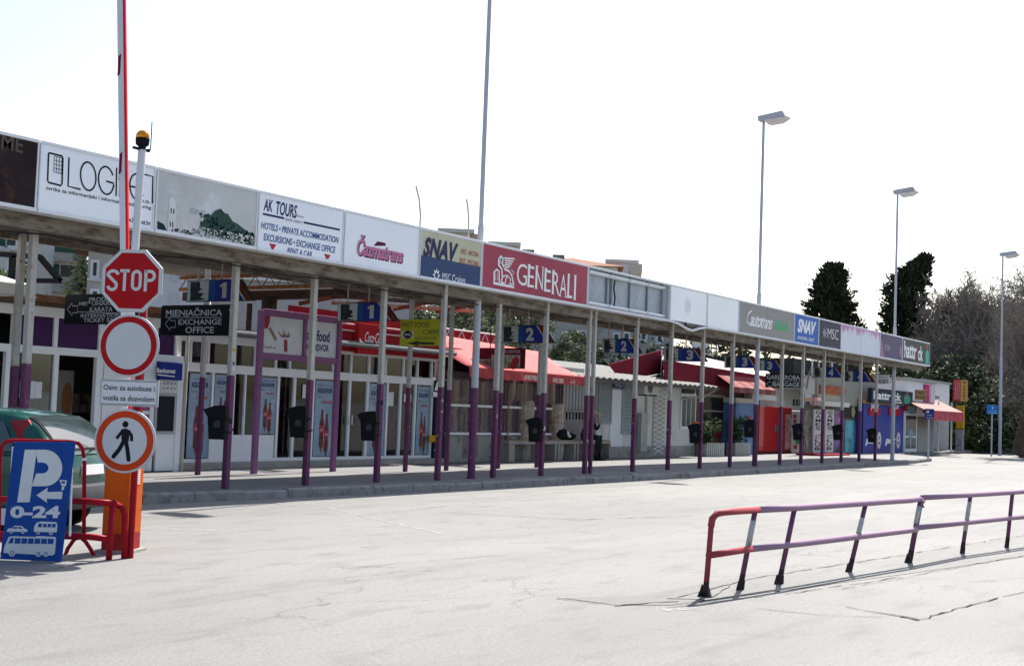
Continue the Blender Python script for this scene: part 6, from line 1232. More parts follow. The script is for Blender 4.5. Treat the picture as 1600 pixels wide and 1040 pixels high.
# ================================================================ person on the bench
frb = Frame((31.6, 20.35, .15)); px = frb.p(915, 688)[0]; o = Vector((31.6+px, 20.3, .15)); zs = frb.p(880, 689)[1]+.03
t = thing('person', 'person in dark jacket and beige cap, seated bending forward on the concrete bench', 'person', (o.x, o.y, .15), R(8))
def skin(name, verts, edges, radii, m, parent, sub=2, root=0):
    me = bpy.data.meshes.new(name); me.from_pydata(verts, edges, []); me.materials.append(m); ob = bpy.data.objects.new(name, me); COL.objects.link(ob); ob.parent = parent
    md = ob.modifiers.new('skin', 'SKIN'); md.use_smooth_shade = True; sv = me.skin_vertices[0].data
    for i, r in enumerate(radii): sv[i].radius = (r, r) if not isinstance(r, tuple) else r; sv[i].use_root = (i == root)
    s = ob.modifiers.new('sub', 'SUBSURF'); s.levels = sub; s.render_levels = sub; return ob
JACK = mat('dark_jacket', (.022, .023, .028), .8, var=.3, scale=8); TROU = mat('dark_trousers', (.02, .021, .027), .85, var=.3, scale=8); SKINM = mat('skin', (.36, .2, .14), .55, var=.08)
hz = zs+.1
# facing the road (-y); trunk leans forward, forearms raised to the lowered head
V = [(0, .1, hz), (0, .06, hz+.16), (0, -.02, hz+.34), (0, -.1, hz+.48), (0, -.16, hz+.56), (0, -.2, hz+.63), (0, -.23, hz+.72),
     (-.1, .08, hz-.01), (-.13, -.4, hz+.02), (-.13, -.38, .08), (-.14, -.54, .05), (.1, .08, hz-.01), (.13, -.4, hz+.02), (.14, -.36, .08), (.15, -.52, .05),
     (-.17, -.1, hz+.46), (-.24, -.24, hz+.24), (-.13, -.36, hz+.4), (.17, -.1, hz+.46), (.24, -.24, hz+.24), (.12, -.36, hz+.42)]
E = [(0, 1), (1, 2), (2, 3), (3, 4), (4, 5), (5, 6), (0, 7), (7, 8), (8, 9), (9, 10), (0, 11), (11, 12), (12, 13), (13, 14), (3, 15), (15, 16), (16, 17), (3, 18), (18, 19), (19, 20)]
Rr_ = [.15, .145, .15, .12, .065, .075, .095, .11, .075, .05, .04, .11, .075, .05, .04, .075, .055, .04, .075, .055, .04]
body = skin('body', V, E, Rr_, JACK, t)
b = MB(); b.ball((0, -.225, hz+.7), .105, 14, 10, (.85, 1, 1.15)); b.ball((0, -.335, hz+.68), .022, 6, 5); b.build('head', SKINM, t, smooth=True)
b = MB(); b.ball((0, -.215, hz+.76), .115, 14, 8, (.95, 1.05, .7)); b.hexa([(-.08, -.3, hz+.75), (.08, -.3, hz+.75), (.06, -.42, hz+.72), (-.06, -.42, hz+.72)], [(-.08, -.3, hz+.765), (.08, -.3, hz+.765), (.06, -.42, hz+.735), (-.06, -.42, hz+.735)]); b.build('cap', mat('beige_cap', (.42, .34, .24), .8, var=.1), t, smooth=True)
for s in (-1, 1):
    b = MB(); x = .115*s if s > 0 else -.125; z = hz+.42
    b.ball((x, -.38, z+.03), .04, 8, 6, (.8, .6, 1.1))
    for k in range(4): b.tube([(x-.03+.02*k, -.39, z+.06), (x-.03+.02*k-.008*s, -.375, z+.1), (x-.03+.02*k-.02*s, -.355, z+.125-.008*abs(k-1.5))], [.01, .009, .008], 6)
    b.tube([(x-.03*s, -.38, z+.02), (x-.06*s, -.37, z+.05), (x-.065*s, -.36, z+.08)], [.012, .01, .009], 6); b.build('hand', SKINM, t, smooth=True)
b = MB()
for k, x in enumerate((-.12, .12)):
    b.tube([(-.1 if k == 0 else .1, .06, hz-.02), (x, -.4, hz+.02), (x, -.37, .12)], [.118, .088, .066], 10)
b.build('trousers', TROU, t, smooth=True)
b = MB()
for x in (-.135, .14): b.hexa([(x-.05, -.62, 0), (x+.05, -.62, 0), (x+.045, -.32, 0), (x-.045, -.32, 0)], [(x-.04, -.6, .06), (x+.04, -.6, .06), (x+.045, -.33, .11), (x-.045, -.33, .11)])
b.build('shoe', BLACK, t, bevel=.015)
bg = Vector((31.6+frb.p(887, 688)[0], 20.55, zs+.15)); t = thing('travel_bag', 'black travel bag with white patches lying on the bench left of the seated person', 'bag', bg); b = MB(); rr = random.Random(9); b.ball((0, 0, .17), .3, 14, 8, (1.0, .6, .6), .06, rr); b.ball((.45, .02, .12), .3, 12, 7, (1.1, .6, .4), .05, rr); b.build('body', mat('bag_black', (.015, .015, .018), .6, var=.4), t, smooth=True)
b = MB(); b.ball((.1, -.13, .2), .09, 8, 6, (1, .6, 1)); b.ball((.25, -.12, .12), .06, 8, 6, (1.3, .6, .8)); b.build('white_patch', paint(.6, .6, .6), t); b = MB(); b.tube([(-.15, 0, .28), (-.05, 0, .42), (.08, 0, .42), (.15, 0, .28)], .015, 6); b.build('handle', BLACK, t)
# ================================================================ backdrop: hillside, houses, trees
HILL = mat('hill_scrub', (.17, .15, .1), .95, var=.4, scale=1.2, dirt=(.08, .1, .04), dirt_amt=.55, dirt_scale=.6, bump=.8, bscale=3)
rg = random.Random(21); b = MB(); NX, NY = 60, 14
def hz_(x, y):
    u = max(0, min(1, (y-31)/34)); e = max(0, min(1, (x-24)/14))*max(0, min(1, (150-x)/40)); return -.3+7.8*e*(u*u*(3-2*u))+(.25*math.sin(x*.7)+.2*math.sin(y*.9+x*.3))*e*u
vs = [(15+i*2.4, 29+j*3.4, hz_(15+i*2.4, 29+j*3.4)+rg.uniform(-.15, .15)*(j > 0)) for i in range(NX+1) for j in range(NY+1)]
b.add(vs, [(i*(NY+1)+j, (i+1)*(NY+1)+j, (i+1)*(NY+1)+j+1, i*(NY+1)+j+1) for i in range(NX) for j in range(NY)]); b.build('hillside', HILL, kind='structure', smooth=True)
STW = mat('stone_house_wall', (.34, .33, .31), .9, var=.18, scale=2.5, dirt=(.2, .19, .18), dirt_amt=.4, dirt_scale=1.2, bump=.4, bscale=9); PLAS = mat('plaster_pale', (.5, .49, .46), .9, var=.08, scale=1, dirt=(.34, .32, .29), dirt_amt=.3, dirt_scale=.8, stretch=(1, 1, .4)); PLASG = mat('plaster_grey', (.36, .35, .33), .9, var=.12, scale=1.2, dirt=(.22, .21, .2), dirt_amt=.4, dirt_scale=.9)
SHUT = mat('shutter_green', (.025, .07, .065), .6, var=.15); WPANE = mat('house_pane', (.06, .065, .07), .12, var=.4, scale=.6); WFR = paint(.6, .6, .58)
def bf(px, D, z=0.0):
    r = ray(px, 560); q = CAM+r*(D/FPX); return Frame((q.x, q.y, z), math.atan2(r.y, r.x)-math.pi/2)
def house(name, label, fr, x0, x1, zt, dep, wall, wins=(), roof=None, z0=0.0, cat='house', rh=1.6, shutters=None, chim=()):
    """wins: px rectangles (x0,y0,x1,y1,kind) on the front plane"""
    t = fthing(fr, name, label, cat); b = MB(); b.box(x0, x1, 0, dep, z0, zt); b.build('wall', wall, t)
    for x, y, xx, yy, kind in wins:
        a = fr.rect(x, y, xx, yy); w = a[1]-a[0]; b = MB(); b.box(a[0]-.1, a[1]+.1, -.06, -.002, a[2]-.1, a[3]+.1); f = b.build('window', WFR, t); b = MB(); b.box(a[0], a[1], -.07, -.062, a[2], a[3]); b.build('pane', SHUT if kind == 's' else WPANE, f)
        if kind == 'w': [MB().box(u, v, -.1, -.05, a[2], a[3]).build('shutter', WFR, f) for u, v in ((a[0]-w*.7, a[0]-.1), (a[1]+.1, a[1]+w*.7))]
        if kind == 'g': [MB().box(u, v, -.1, -.05, a[2], a[3]).build('shutter', SHUT, f) for u, v in ((a[0]-w*.45, a[0]-.05), (a[1]+.05, a[1]+w*.45))]
        b = MB(); b.box(a[0]-.2, a[1]+.2, -.16, -.0, a[2]-.2, a[2]-.11); b.build('sill', PLAS, f)
    if roof == 'flat': b = MB(); b.box(x0-.3, x1+.3, -.3, dep+.3, zt+.003, zt+.3); b.build('roof', PLAS, t)
    elif roof: 
        m = (x0+x1)/2; i = min((x1-x0)/2, dep/2)*.9; e = .5; b = MB()
        A = [(x0-e, -e, zt), (x1+e, -e, zt), (x1+e, dep+e, zt), (x0-e, dep+e, zt)]; B = [(x0+i, dep/2, zt+rh), (x1-i, dep/2, zt+rh)]
        b.add(A+B, [(0, 1, 5, 4), (1, 2, 5), (2, 3, 4, 5), (3, 0, 4), (3, 2, 1, 0)]); r = b.build('roof', TERRA, t)
        for cx, cy, ch in chim: b = MB(); b.box(cx-.5, cx+.5, cy-.5, cy+.5, zt, zt+rh+ch); b.box(cx-.65, cx+.65, cy-.65, cy+.65, zt+rh+ch+.003, zt+rh+ch+.15); b.box(cx-.5, cx+.5, cy-.5, cy+.5, zt+rh+ch+.153, zt+rh+ch+.6); b.build('chimney', mat('chimney_stone', (.2, .18, .17), .9, var=.2), r)
    return t
# left: apartment house with green shutters and balconies
fr = bf(60, 52); P = fr.p
t = house('apartment_house', 'pale old apartment house with green shutters and balconies behind the ticket office', fr, P(-120, 400)[0], P(136, 400)[0], P(60, 296)[1], 12, PLAS, [(100, 362, 114, 386, 's'), (95, 414, 119, 434, 'g'), (40, 355, 50, 378, 's'), (-6, 360, 8, 385, 's'), (30, 408, 46, 430, 'g'), (12, 360, 24, 384, 'p'), (14, 412, 24, 430, 'p')])
b = MB(); a = fr.rect(85, 385, 133, 401); b.box(a[0], a[1], -1.2, -1.1, a[2], a[3])
for k in range(6): b.box(a[0], a[1], -1.24, -1.201, a[2]+k*(a[3]-a[2])/6, a[2]+(k+.6)*(a[3]-a[2])/6)
b.build('balcony_front', mat('balcony_green', (.06, .13, .1), .6, var=.15), t); b = MB(); b.box(a[0], a[1], -1.2, -.002, a[2]-.35, a[2]-.003); b.build('balcony_slab', PLASG, t); b = MB(); a2 = fr.rect(82, 435, 132, 450); b.box(a2[0], a2[1], -1.3, -.002, a2[2]-.3, a2[2]-.003); b.build('balcony_slab', PLASG, t)
b = MB(); b.box(a2[0], a2[1], -1.3, -1.15, a2[2], a2[3]); b.build('balcony_front', STW, t); b = MB(); a3 = fr.rect(86, 403, 124, 436); b.box(a3[0], a3[1], -.02, -.0, a3[2], a3[3]); b.build('ochre_patch', mat('ochre_plaster', (.45, .33, .2), .9, var=.15), t)
fr = bf(156, 49); P = fr.p
t = house('stone_town_house', 'narrow grey town house with red tile eave, left of the STOP sign', fr, P(137, 420)[0], P(176, 420)[0], P(150, 388)[1], 3, PLASG, [(146, 410, 150.5, 431, 'w'), (145, 455, 151, 470, 'w')], 'hip', rh=2.0)
fr = bf(270, 42); P = fr.p
t = house('white_annex', 'plain white rendered building right of the STOP sign', fr, P(222, 440)[0], P(330, 440)[0], P(250, 392)[1], 2.6, mat('white_render', (.46, .46, .47), .85, var=.05, scale=.8), [], 'flat')
b = MB()
for x0, y0, x1, y1 in [(268, 419, 277, 440), (266, 459, 277, 478)]: a = fr.rect(x0, y0, x1, y1); b.box(a[0], a[1], -.05, -.002, a[2], a[3])
b.build('window_recess', paint(.42, .42, .43), t)
fr = bf(480, 46); P = fr.p
house('beige_block', 'long beige building seen under the canopy behind the lattice girder', fr, P(331, 440)[0], P(640, 470)[0], P(420, 440)[1], 2, mat('beige_wall', (.34, .335, .33), .9, var=.08, dirt=(.3, .29, .27), dirt_amt=.3), [(488, 478, 492, 490, 'p')], 'flat')
# grey stone house on the slope, seen between the bay signs
fr = bf(955, 88, 5); P = fr.p
house('stone_house', 'grey stone house with white shuttered windows on the slope behind the hut', fr, P(866, 520)[0], P(1049, 530)[0], P(950, 470)[1], 12, STW, [(1003, 519, 1008, 530, 'w'), (1028, 522, 1033, 534, 'w'), (880, 520, 887, 530, 'p'), (908, 518, 914, 528, 'p'), (960, 522, 966, 532, 'p'), (976, 521, 982, 531, 'p')], None)
fr = bf(890, 105, 6); P = fr.p
house('villa', 'villa with red tile roof and two chimneys rising behind the red panel', fr, P(812, 430)[0], P(965, 430)[0], P(900, 415)[1], 12, PLAS, [], 'hip', rh=1.3, chim=[(P(824, 400)[0], 2.0, P(824, 386)[1]-P(900, 415)[1]-1.9), (P(872, 405)[0], 3.0, P(872, 392)[1]-P(900, 415)[1]-1.9)])
fr = bf(970, 112, 6); P = fr.p
house('modern_house', 'white modern flat-roofed house behind the gutted light box', fr, P(950, 440)[0], P(992, 440)[0], P(960, 411)[1], 10, mat('modern_white', (.75, .75, .77), .8, var=.04), [(984, 424, 987, 432, 'p')], 'flat')
b = MB(); o_ = fr; a = fr.rect(985, 411, 1003, 424); tt = bpy.data.objects['modern_house']; b.hexa([(a[0], -1.5, a[3]-1.4), (a[1], -1.5, a[3]-.9), (a[1], 6, a[3]-.9), (a[0], 6, a[3]-1.4)], [(a[0], -1.5, a[3]-.2), (a[1], -1.5, a[3]-.2), (a[1], 6, a[3]-.2), (a[0], 6, a[3]-.2)]); b.build('overhang', mat('overhang_cream', (.5, .45, .38), .8), tt)
fr = bf(715, 100, 6); P = fr.p
house('parapet_house', 'white parapet roof end seen above the cream panel', fr, P(690, 360)[0], P(735, 372)[0], P(715, 364)[1], 10, PLAS, [], 'flat'); b = MB(); tt = bpy.data.objects['parapet_house']; a = fr.rect(736, 365, 749, 376); b.box(a[0], a[1], 0, 4, a[2]-4, a[3]); b.build('brick_stack', mat('brick_stack', (.4, .28, .22), .9, var=.2), tt)
house('shed_house', 'low pale gable roof just right of the tall lamp pole above the red panel', bf(788, 108, 6), bf(788, 108, 6).p(768, 380)[0], bf(788, 108, 6).p(808, 388)[0], bf(788, 108, 6).p(790, 384)[1], 9, PLAS, [], 'flat')
fr = bf(1094, 150, 0); P = fr.p
house('tower_block', 'distant white tower block with rows of windows between two canopy posts', fr, P(1081, 560)[0], P(1108, 560)[0], P(1090, 528)[1], 14, mat('tower_white', (.62, .62, .6), .8, var=.04), [(1082.5+k*7.5, 542+j*7, 1086+k*7.5, 546+j*7, 'p') for k in range(4) for j in range(5)], 'flat', cat='tower block')
# scaffold terrace and flag banner
fr = Frame((0, 40, 0)); P = fr.p; t = thing('roof_scaffold', 'white roof terrace frame with wire fence against the sky', 'frame', (0, 40, 0)); b = MB(); z0 = P(1110, 605)[1]
for px in (1111, 1119, 1139): x = P(px, 560)[0]; b.tube([(x, 0, 0), (x, 0, P(px, 520)[1])], .06, 6)
b.tube([(P(1111, 552)[0], 0, P(1111, 552)[1]), (P(1139, 534)[0], 0, P(1139, 534)[1])], .04, 5); b.build('mast', ALU, t)
b = MB(); a = fr.rect(1118, 564, 1165, 580, .5); b.box(a[0], a[1], .5, 1.5, 0, a[3]-.6); b.build('parapet', PLASG, t); b = MB()
for k in range(14): x = a[0]+(a[1]-a[0])*k/14; b.tube([(x, .5, a[3]-.6), (x, .5, a[3]+1.2)], .02, 4)
b.tube([(a[0], .5, a[3]+1.2), (a[1], .5, a[3]+1.2)], .025, 4); b.build('fence', ALU, t)
fr = Frame((0, 34, 0)); P = fr.p; a = fr.rect(1152, 540, 1166, 572); t = thing('striped_banner', 'hanging red, white and green striped banner under the canopy against the sky', 'banner', (a[0], 34, a[2])); w, h = a[1]-a[0], a[3]-a[2]; b = MB(); n = 12
for i in range(n):
    for k, (u0, u1) in enumerate([(0, .38), (.38, .72), (.72, 1.0)]):
        z0, z1 = h*i/n, h*(i+1)/n; sw = lambda z: .12*math.sin(z*1.1); b.mat(k); b.quad((w*u0+sw(z0), .0, z0), (w*u1+sw(z0), .08*(k % 2), z0), (w*u1+sw(z1), .08*(k % 2), z1), (w*u0+sw(z1), .0, z1))
ob = b.build('cloth', [paint(.45, .03, .04), paint(.6, .58, .55), paint(.06, .25, .1)], t); ob.modifiers.new('s', 'SOLIDIFY').thickness = .02
b = MB(); b.disc(w*.52, h*.55, w*.2, -.03, 18, h*.2); b.build('emblem', paint(.5, .04, .05), t); b = MB(); b.tube([(w*.5, .06, -3), (w*.5, .06, h+1.5)], .05, 6); b.build('pole', ALU, t)
fr = Frame((0, 27, 0)); P = fr.p; t = fthing(Frame((P(1240, 580)[0], 27, 0)), 'sign_hall', 'dark hall with a pale letter board on its roof behind the games club', 'building'); xx = P(1240, 580)[0]; b = MB(); b.box(0, P(1348, 590)[0]-xx, 0, 8, 0, P(1300, 568)[1]); b.build('wall', mat('dark_hall', (.035, .035, .035), .8, var=.3), t)
a = fr.rect(1261, 553, 1300, 567); b = MB(); b.box(a[0]-xx, a[1]-xx, -.3, -.2, a[2], a[3]); b.build('letter_board', paint(.5, .5, .48), t); b = MB()
rr = random.Random(1); x = a[0]-xx+.2
while x < a[1]-xx-.3: w_ = rr.uniform(.12, .28); b.box(x, x+w_, -.31, -.301, a[2]+.3, a[2]+.3+rr.uniform(.3, .55)); x += w_+.1
b.build('letter_print', paint(.2, .2, .19), t); b = MB()
for px in (1265, 1275, 1284, 1296): b.box(P(px, 570)[0]-xx-.04, P(px, 570)[0]-xx+.04, -.2, -.12, a[2]-1.5, a[2])
b.build('strut', ALU, t)
# ---------------------------------------------------------------- trees
CYP = [mat('cypress_dark', (.028, .036, .022), .75, var=.5, scale=4), mat('cypress_mid', (.06, .07, .038), .75, var=.5, scale=4)]
BARK = mat('bark', (.085, .068, .05), .95, var=.35, scale=6, bump=.6, bscale=14); TWIG = mat('twig', (.25, .215, .185), .9, var=.35, scale=3); TWIGD = mat('twig_dark', (.165, .14, .118), .9, var=.3, scale=3)
EVG = [mat('evergreen_dark', (.03, .042, .02), .5, var=.5, scale=5), mat('evergreen_mid', (.075, .09, .045), .45, var=.5, scale=5), mat('evergreen_light', (.2, .215, .13), .4, var=.4, scale=5)]
OLV = [mat('shrub_dark', (.1, .11, .075), .7, var=.5, scale=3), mat('shrub_grey', (.25, .26, .2), .7, var=.4, scale=3), mat('shrub_green', (.25, .28, .12), .7, var=.4, scale=3)]
def spray(b, p, d, s, rnd, n=9):     # an upright tuft of scale-leaf fans
    for k in range(n):
        a = (d+Vector((rnd.gauss(0, .45), rnd.gauss(0, .45), rnd.gauss(0, .3)))).normalized(); q = a.cross(Vector((rnd.gauss(0, 1), rnd.gauss(0, 1), rnd.gauss(0, 1)))).normalized(); L_ = s*rnd.uniform(.6, 1.3); w = L_*.2
        c = p+Vector((rnd.uniform(-1, 1), rnd.uniform(-1, 1), rnd.uniform(-1, 1)))*s*.45; b.mat(0 if rnd.random() < .6 else 1); b.quad(c, c+a*L_*.5+q*w, c+a*L_, c+a*L_*.5-q*w)
def cypress(px, base_Y, label, outline, seed):
    """outline: list of (py, left px, right px) of the crown"""
    rnd = random.Random(seed); mid = ony(px, 560, base_Y); o = Vector((mid.x, base_Y, 0)); t = thing('cypress_tree', label, 'tree', o, 0, 'cypresses behind the canopy')
    OUT = []
    for py, l, r in outline: A = ony(l, py, base_Y); B = ony(r, py, base_Y); OUT.append((A.z, A.x-o.x, B.x-o.x))
    OUT.sort(); b = MB(); c_ = IX.copy(); c_.z = 0; c_.normalize()
    # spread the crown round its trunk: width seen across the sight line
    kk = abs(Vector((1, 0, 0)).dot(Vector((1, 0, 0)))); zb = OUT[0][0]; zt = OUT[-1][0]
    def ext(z):
        for (z0, l0, r0), (z1, l1, r1) in zip(OUT[:-1], OUT[1:]):
            if z0 <= z <= z1: u = (z-z0)/(z1-z0+1e-9); return l0+(l1-l0)*u, r0+(r1-r0)*u
        return OUT[-1][1], OUT[-1][2]
    dirx = ray(px, 560); dirx.z = 0; dirx.normalize(); side = Vector((dirx.y, -dirx.x, 0)); sc_ = abs(side.x)
    def at(z, u, v): l, r = ext(z); m, hw_ = (l+r)/2*sc_, (r-l)/2*sc_; return side*(m+hw_*u)+dirx*(hw_*v)+Vector((0, 0, z)), hw_
    for k in range(1100):      # inner mass
        z = zb+(zt-zb)*(1-(1-rnd.random())**1.15); a = rnd.uniform(0, 6.28); rr_ = rnd.uniform(0, .78); p, hw_ = at(z, rr_*math.cos(a), rr_*math.sin(a)); spray(b, p, Vector((math.cos(a)*side.x, math.cos(a)*side.y, 1.2)).normalized(), .55, rnd, 7)
    for k in range(190):       # knobbly branch ends round the outside
        z = zb+(zt-zb)*(1-(1-rnd.random())**1.1); a = rnd.uniform(0, 6.28); rr_ = rnd.uniform(.74, .98) if rnd.random() < .8 else rnd.uniform(1.0, 1.1); p, hw_ = at(z, rr_*math.cos(a), rr_*math.sin(a)); d = (side*math.cos(a)+dirx*math.sin(a)+Vector((0, 0, rnd.uniform(.5, 1.6)))).normalized(); L_ = rnd.uniform(.35, .95)
        for j in range(7): spray(b, p+d*L_*(j/6-.4)+Vector((rnd.gauss(0, .1), rnd.gauss(0, .1), rnd.gauss(0, .1))), d, .34*(1.25-j/8), rnd, 7)
    b.build('crown', CYP, t); b = MB(); b.tube([(0, 0, 0), (0, 0, zb+1), (.1, .1, zt*.8)], [.4, .32, .08], 8); b.build('trunk', BARK, t)
cypress(1306, 33, 'shorter broad cypress behind the blue and navy panels', [(620, 1262, 1352), (540, 1262, 1358), (508, 1262, 1349), (490, 1262, 1344), (476, 1257, 1338), (460, 1259, 1332), (446, 1265, 1327), (432, 1276, 1320), (420, 1287, 1319), (415, 1292, 1314)], 1)
cypress(1411, 31, 'taller dark cypress behind the farthest lamp-lit panels, topped by a side shoot', [(640, 1372, 1452), (560, 1374, 1452), (520, 1376, 1452), (500, 1376, 1450), (470, 1372, 1450), (455, 1379, 1447), (440, 1386, 1447), (430, 1390, 1448), (422, 1404, 1449), (417, 1440, 1449)], 2)
def leafy(b, c, r, n, s, rnd, nm, flatz=1.0):
    for k in range(n):
        v = Vector((rnd.gauss(0, 1), rnd.gauss(0, 1), rnd.gauss(0, 1))).normalized()*(rnd.uniform(.35, 1)**.6)*r; v.z *= flatz; p = c+v; a = Vector((rnd.gauss(0, 1), rnd.gauss(0, 1), rnd.gauss(0, .7))).normalized(); q = a.cross(Vector((rnd.gauss(0, 1), rnd.gauss(0, 1), rnd.gauss(0, 1)))).normalized(); L_ = s*rnd.uniform(.6, 1.4)
        b.mat(min(nm-1, int(rnd.random()**1.3*nm))); b.quad(p-a*L_, p+q*L_*.45, p+a*L_, p-q*L_*.45)
def bushy(name, label, px, py, Y, rx, rz, mats, seed, n=26, leaves=150, s=.14, group=None, z0=None, cat='tree'):
    rnd = random.Random(seed); c = ony(px, py, Y); g = hz_(c.x, Y) if z0 is None else z0; t = thing(name, label, cat, (c.x, Y, g), 0, group); b = MB(); cz = c.z-g
    for k in range(n):
        v = Vector((rnd.gauss(0, 1), rnd.gauss(0, 1), rnd.gauss(0, 1))).normalized()*rnd.uniform(.3, 1); leafy(b, Vector((v.x*rx, v.y*rx*.7, cz+v.z*rz)), rnd.uniform(.25, .42)*min(rx, rz)+.1, leaves, s, rnd, len(mats))
    b.build('crown', mats, t); b = MB(); b.tube([(0, 0, -.3), (0.05, 0, max(.3, cz-rz*.4)), (.1, 0, max(.5, cz+rz*.3))], [.14, .1, .04], 7)
    for k in range(5): a = k*1.3; b.tube([(0, 0, max(.2, cz-rz*.6)), (math.cos(a)*rx*.5, math.sin(a)*rx*.3, cz), (math.cos(a)*rx*.8, math.sin(a)*rx*.5, cz+rz*.5)], [.06, .04, .015], 5)
    b.build('trunk', BARK, t); return t
GT = 'shrubby trees on the slope behind the cafés'
for k, a in enumerate([(560, 505, 38, 2.4, 1.9, 'grey-green bushy tree above the red soft drink sign'), (640, 500, 38, 2.6, 1.9, 'dense grey-green tree directly behind the yellow café sign'), (712, 500, 40, 2.6, 1.7, 'olive-grey tree above the red truss board'), (782, 498, 44, 3, 1.8, 'dark tree behind the left bay sign 2'), (826, 505, 44, 2.4, 2.2, 'tree right of the left bay sign 2, close to a post'), (880, 548, 42, 1.6, 1.3, 'low scrub bush left of the green bush'), (915, 545, 42, 2.0, 1.6, 'bright green bush behind the pair of purple posts'), (900, 560, 40, 1.5, 1.1, 'bush just above the hut roof edge'), (950, 560, 43, 1.6, .9, 'low bush under the middle bay sign 2'), (745, 530, 37, 2.2, 1.2, 'grey scrub above the picture menu board')]):
    bushy('slope_tree', a[5], a[0], a[1]+4, a[2], a[3]*.8, a[4]*.8, OLV, 30+k, 26, 210, .1, GT)
bushy('ivy_tree', 'dark dense tree left of the tower block under the sagging trim', 1062, 560, 60, 2.1, 2.4, [EVG[0], EVG[1]], 50, 26, 200, .14, None, 5)
bushy('pine_tree', 'small distant conifer left of the GARDEROBA sign post', 1236, 590, 60, 1.6, 2.4, [EVG[0], OLV[0]], 51, 20, 150, .15, None, 0)
GS = 'bare shrubs by the apartment house'
def bare(name, label, base, h, spread, seed, levels, mats, group=None, lean=Vector((0, 0, 0)), r0=.3, kids=4, twig=.006, first=None, cat='tree', up=.25, fit=None):
    rnd = random.Random(seed); t = thing(name, label, cat, base, 0, group); bt = MB(); bb = MB()
    def grow(p, d, L_, r, lv):
        pts = [p]; n = 4 if lv > 1 else 3
        for i in range(n): d = (d+Vector((rnd.gauss(0, .16), rnd.gauss(0, .16), rnd.gauss(0, .1)+up*.12))).normalized(); pts.append(pts[-1]+d*L_/n)
        rr_ = [max(twig, r*(1-.5*i/n)) for i in range(n+1)]; (bt if lv >= levels-1 else bb).mat(0 if lv > 1 or rnd.random() < .5 else 1).tube(pts, rr_, 7 if lv >= levels-1 else (4 if lv > 1 else 3))
        if lv == 0: return
        k_ = kids if lv < levels else (first or kids)
        for k in range(k_):
            i = rnd.randint(1 if lv < levels else 3, n); q = pts[i]; a = rnd.uniform(0, 6.28); o1 = d.orthogonal().normalized(); o2 = d.cross(o1); nd = (d*rnd.uniform(.35, .8)+(o1*math.cos(a)+o2*math.sin(a))*spread*rnd.uniform(.5, 1.1)+Vector((0, 0, up*rnd.random()))).normalized(); grow(q, nd, L_*rnd.uniform(.55, .8), rr_[i]*rnd.uniform(.5, .7), lv-1)
    grow(Vector((0, 0, 0)), (Vector((0, 0, 1))+lean).normalized(), h, r0, levels); bt.build('trunk', BARK, t); bb.build('branches', mats, t)
    if fit:
        mz = max(v[2] for v in bb.v); mr_ = sorted(math.hypot(v[0], v[1]) for v in bb.v)[int(len(bb.v)*.97)]; t.scale = (fit[0]/mr_, fit[0]/mr_, fit[1]/mz)
    return t
for k, (px, py, Y, lab) in enumerate([(30, 470, 38, 'bare twiggy shrub left of the first post'), (68, 468, 37, 'bare thin sapling behind the slanting black bar'), (100, 470, 39, 'bare shrub under the green balcony')]):
    g = ony(px, py, Y); bare('bare_shrub', lab, (g.x, Y, 1.5), 1.5, .7, 60+k, 3, [TWIGD, TWIG], GS, r0=.05, kids=5, twig=.012)
for k, (px, py, Y, rx, lab) in enumerate([(8, 432, 40, .8, 'small yellow-green bush at the far left'), (132, 437, 41, .9, 'green plant on the lower balcony end')]): bushy('green_bush', lab, px, py, Y, rx, .7, [OLV[2], OLV[1]], 70+k, 8, 90, .1, None, 3, 'bush')
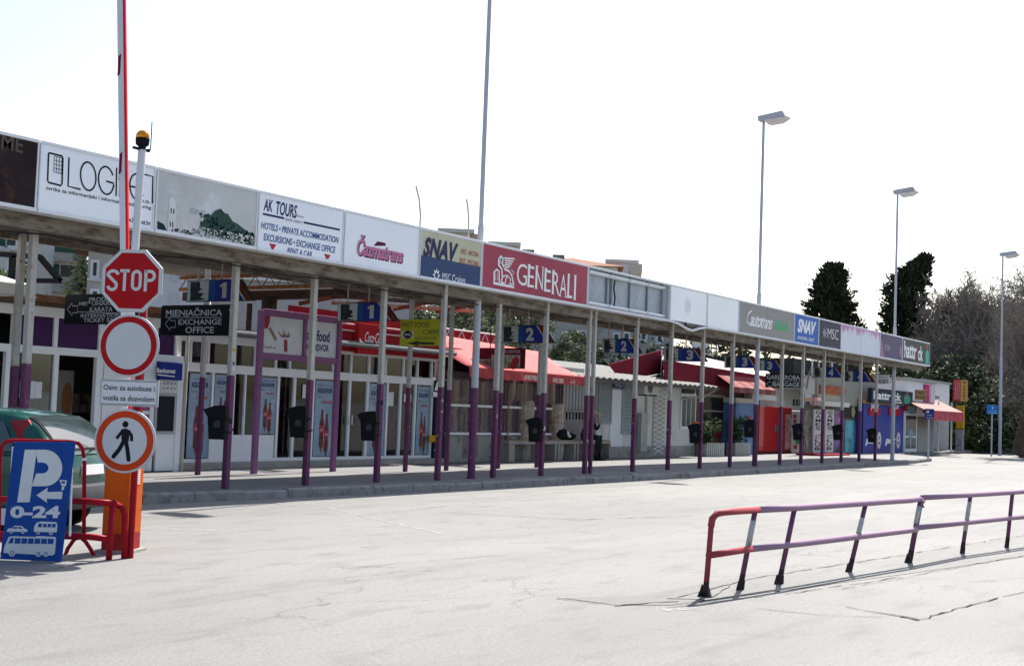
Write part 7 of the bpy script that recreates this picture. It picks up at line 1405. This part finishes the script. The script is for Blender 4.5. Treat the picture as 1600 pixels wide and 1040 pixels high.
# big bare trees and evergreens at the right
T0 = onz(1594, 711, .1)
GB = 'bare trees at the far right'
bare('bare_tree', 'nearest bare tree, its thick dark trunk at the right edge', T0, 7.0, .95, 5, 6, [TWIGD, TWIG], GB, Vector((.1, -.12, 0)), 1.15, 4, .012, 7, fit=(4.2, 10.5))
for k, (px, X_, h, lab, fw, fh) in enumerate([(1556, 97, 5.0, 'bare tree behind the last lamp post', 5.8, 13.4), (1500, 102, 4.5, 'leftmost bare tree, fading into the taller cypress', 4.6, 10.8), (1600, 104, 6.6, 'tall bare tree behind the thick trunk', 6.3, 14.8), (1532, 112, 6.2, 'farthest bare tree between the others', 6.4, 14.2), (1640, 96, 6.2, 'bare tree leaning in from the right edge', 5.8, 14)]):
    g = onx(px, 690, X_); bare('bare_tree', lab, (g.x, g.y, .1), h, 1.05, 80+k, 6, [TWIGD, TWIG], GB, Vector((rg.uniform(-.1, .1), rg.uniform(-.1, .1), 0)), .4, 5, .02, 7, fit=(fw, fh))
GE = 'evergreen shrubs behind the far kiosk'
for k, (px, py, X_, rx, rz, lab) in enumerate([(1470, 605, 88, 2.6, 1.8, 'glossy evergreen rising behind the market sign'), (1530, 615, 90, 3.0, 2.2, 'glossy evergreen above the blue information board'), (1560, 640, 86, 2.6, 2.4, 'dark evergreen behind the last lamp post'), (1520, 665, 84, 2.6, 2.0, 'low dark evergreen right of the grey stand'), (1440, 625, 90, 2.6, 2.4, 'dark evergreen behind the kiosk roof'), (1600, 640, 92, 3.4, 3.0, 'deep dark evergreen behind the thick trunk'), (1480, 645, 92, 3.2, 2.6, 'dark evergreen directly behind the striped awning'), (1400, 630, 84, 3.4, 2.6, 'dark evergreen under the far canopy end')]):
    g = onx(px, py, X_); c = g; bushy('evergreen_shrub', lab, px, py, g.y, rx, rz, EVG if k in (0, 1, 2) else [EVG[0], EVG[0], EVG[1]], 90+k, 46, 190, .13, GE, .1, 'shrub')
HEDGE = [EVG[0], EVG[1]]
rnd = random.Random(77); b = MB()
for k in range(150): leafy(b, Vector((rnd.uniform(66, 125), rnd.uniform(30, 38) if k % 2 else rnd.uniform(27, 31), rnd.uniform(.4, 5.2))), 1.5, 110, .2, rnd, 2)
o_ = b.build('dark_hedge', HEDGE, kind='stuff'); tag(o_, 'dark mass of undergrowth filling the background behind the far kiosks', 'undergrowth', None, 'stuff')
rnd = random.Random(78); b = MB()
for k in range(120): leafy(b, Vector((rnd.uniform(88, 150), rnd.uniform(20, 30), rnd.uniform(.2, 2.8))), 1.3, 110, .2, rnd, 2)
o_ = b.build('undergrowth', HEDGE, kind='stuff'); tag(o_, 'dark low undergrowth under the bare trees at the right', 'undergrowth', None, 'stuff')
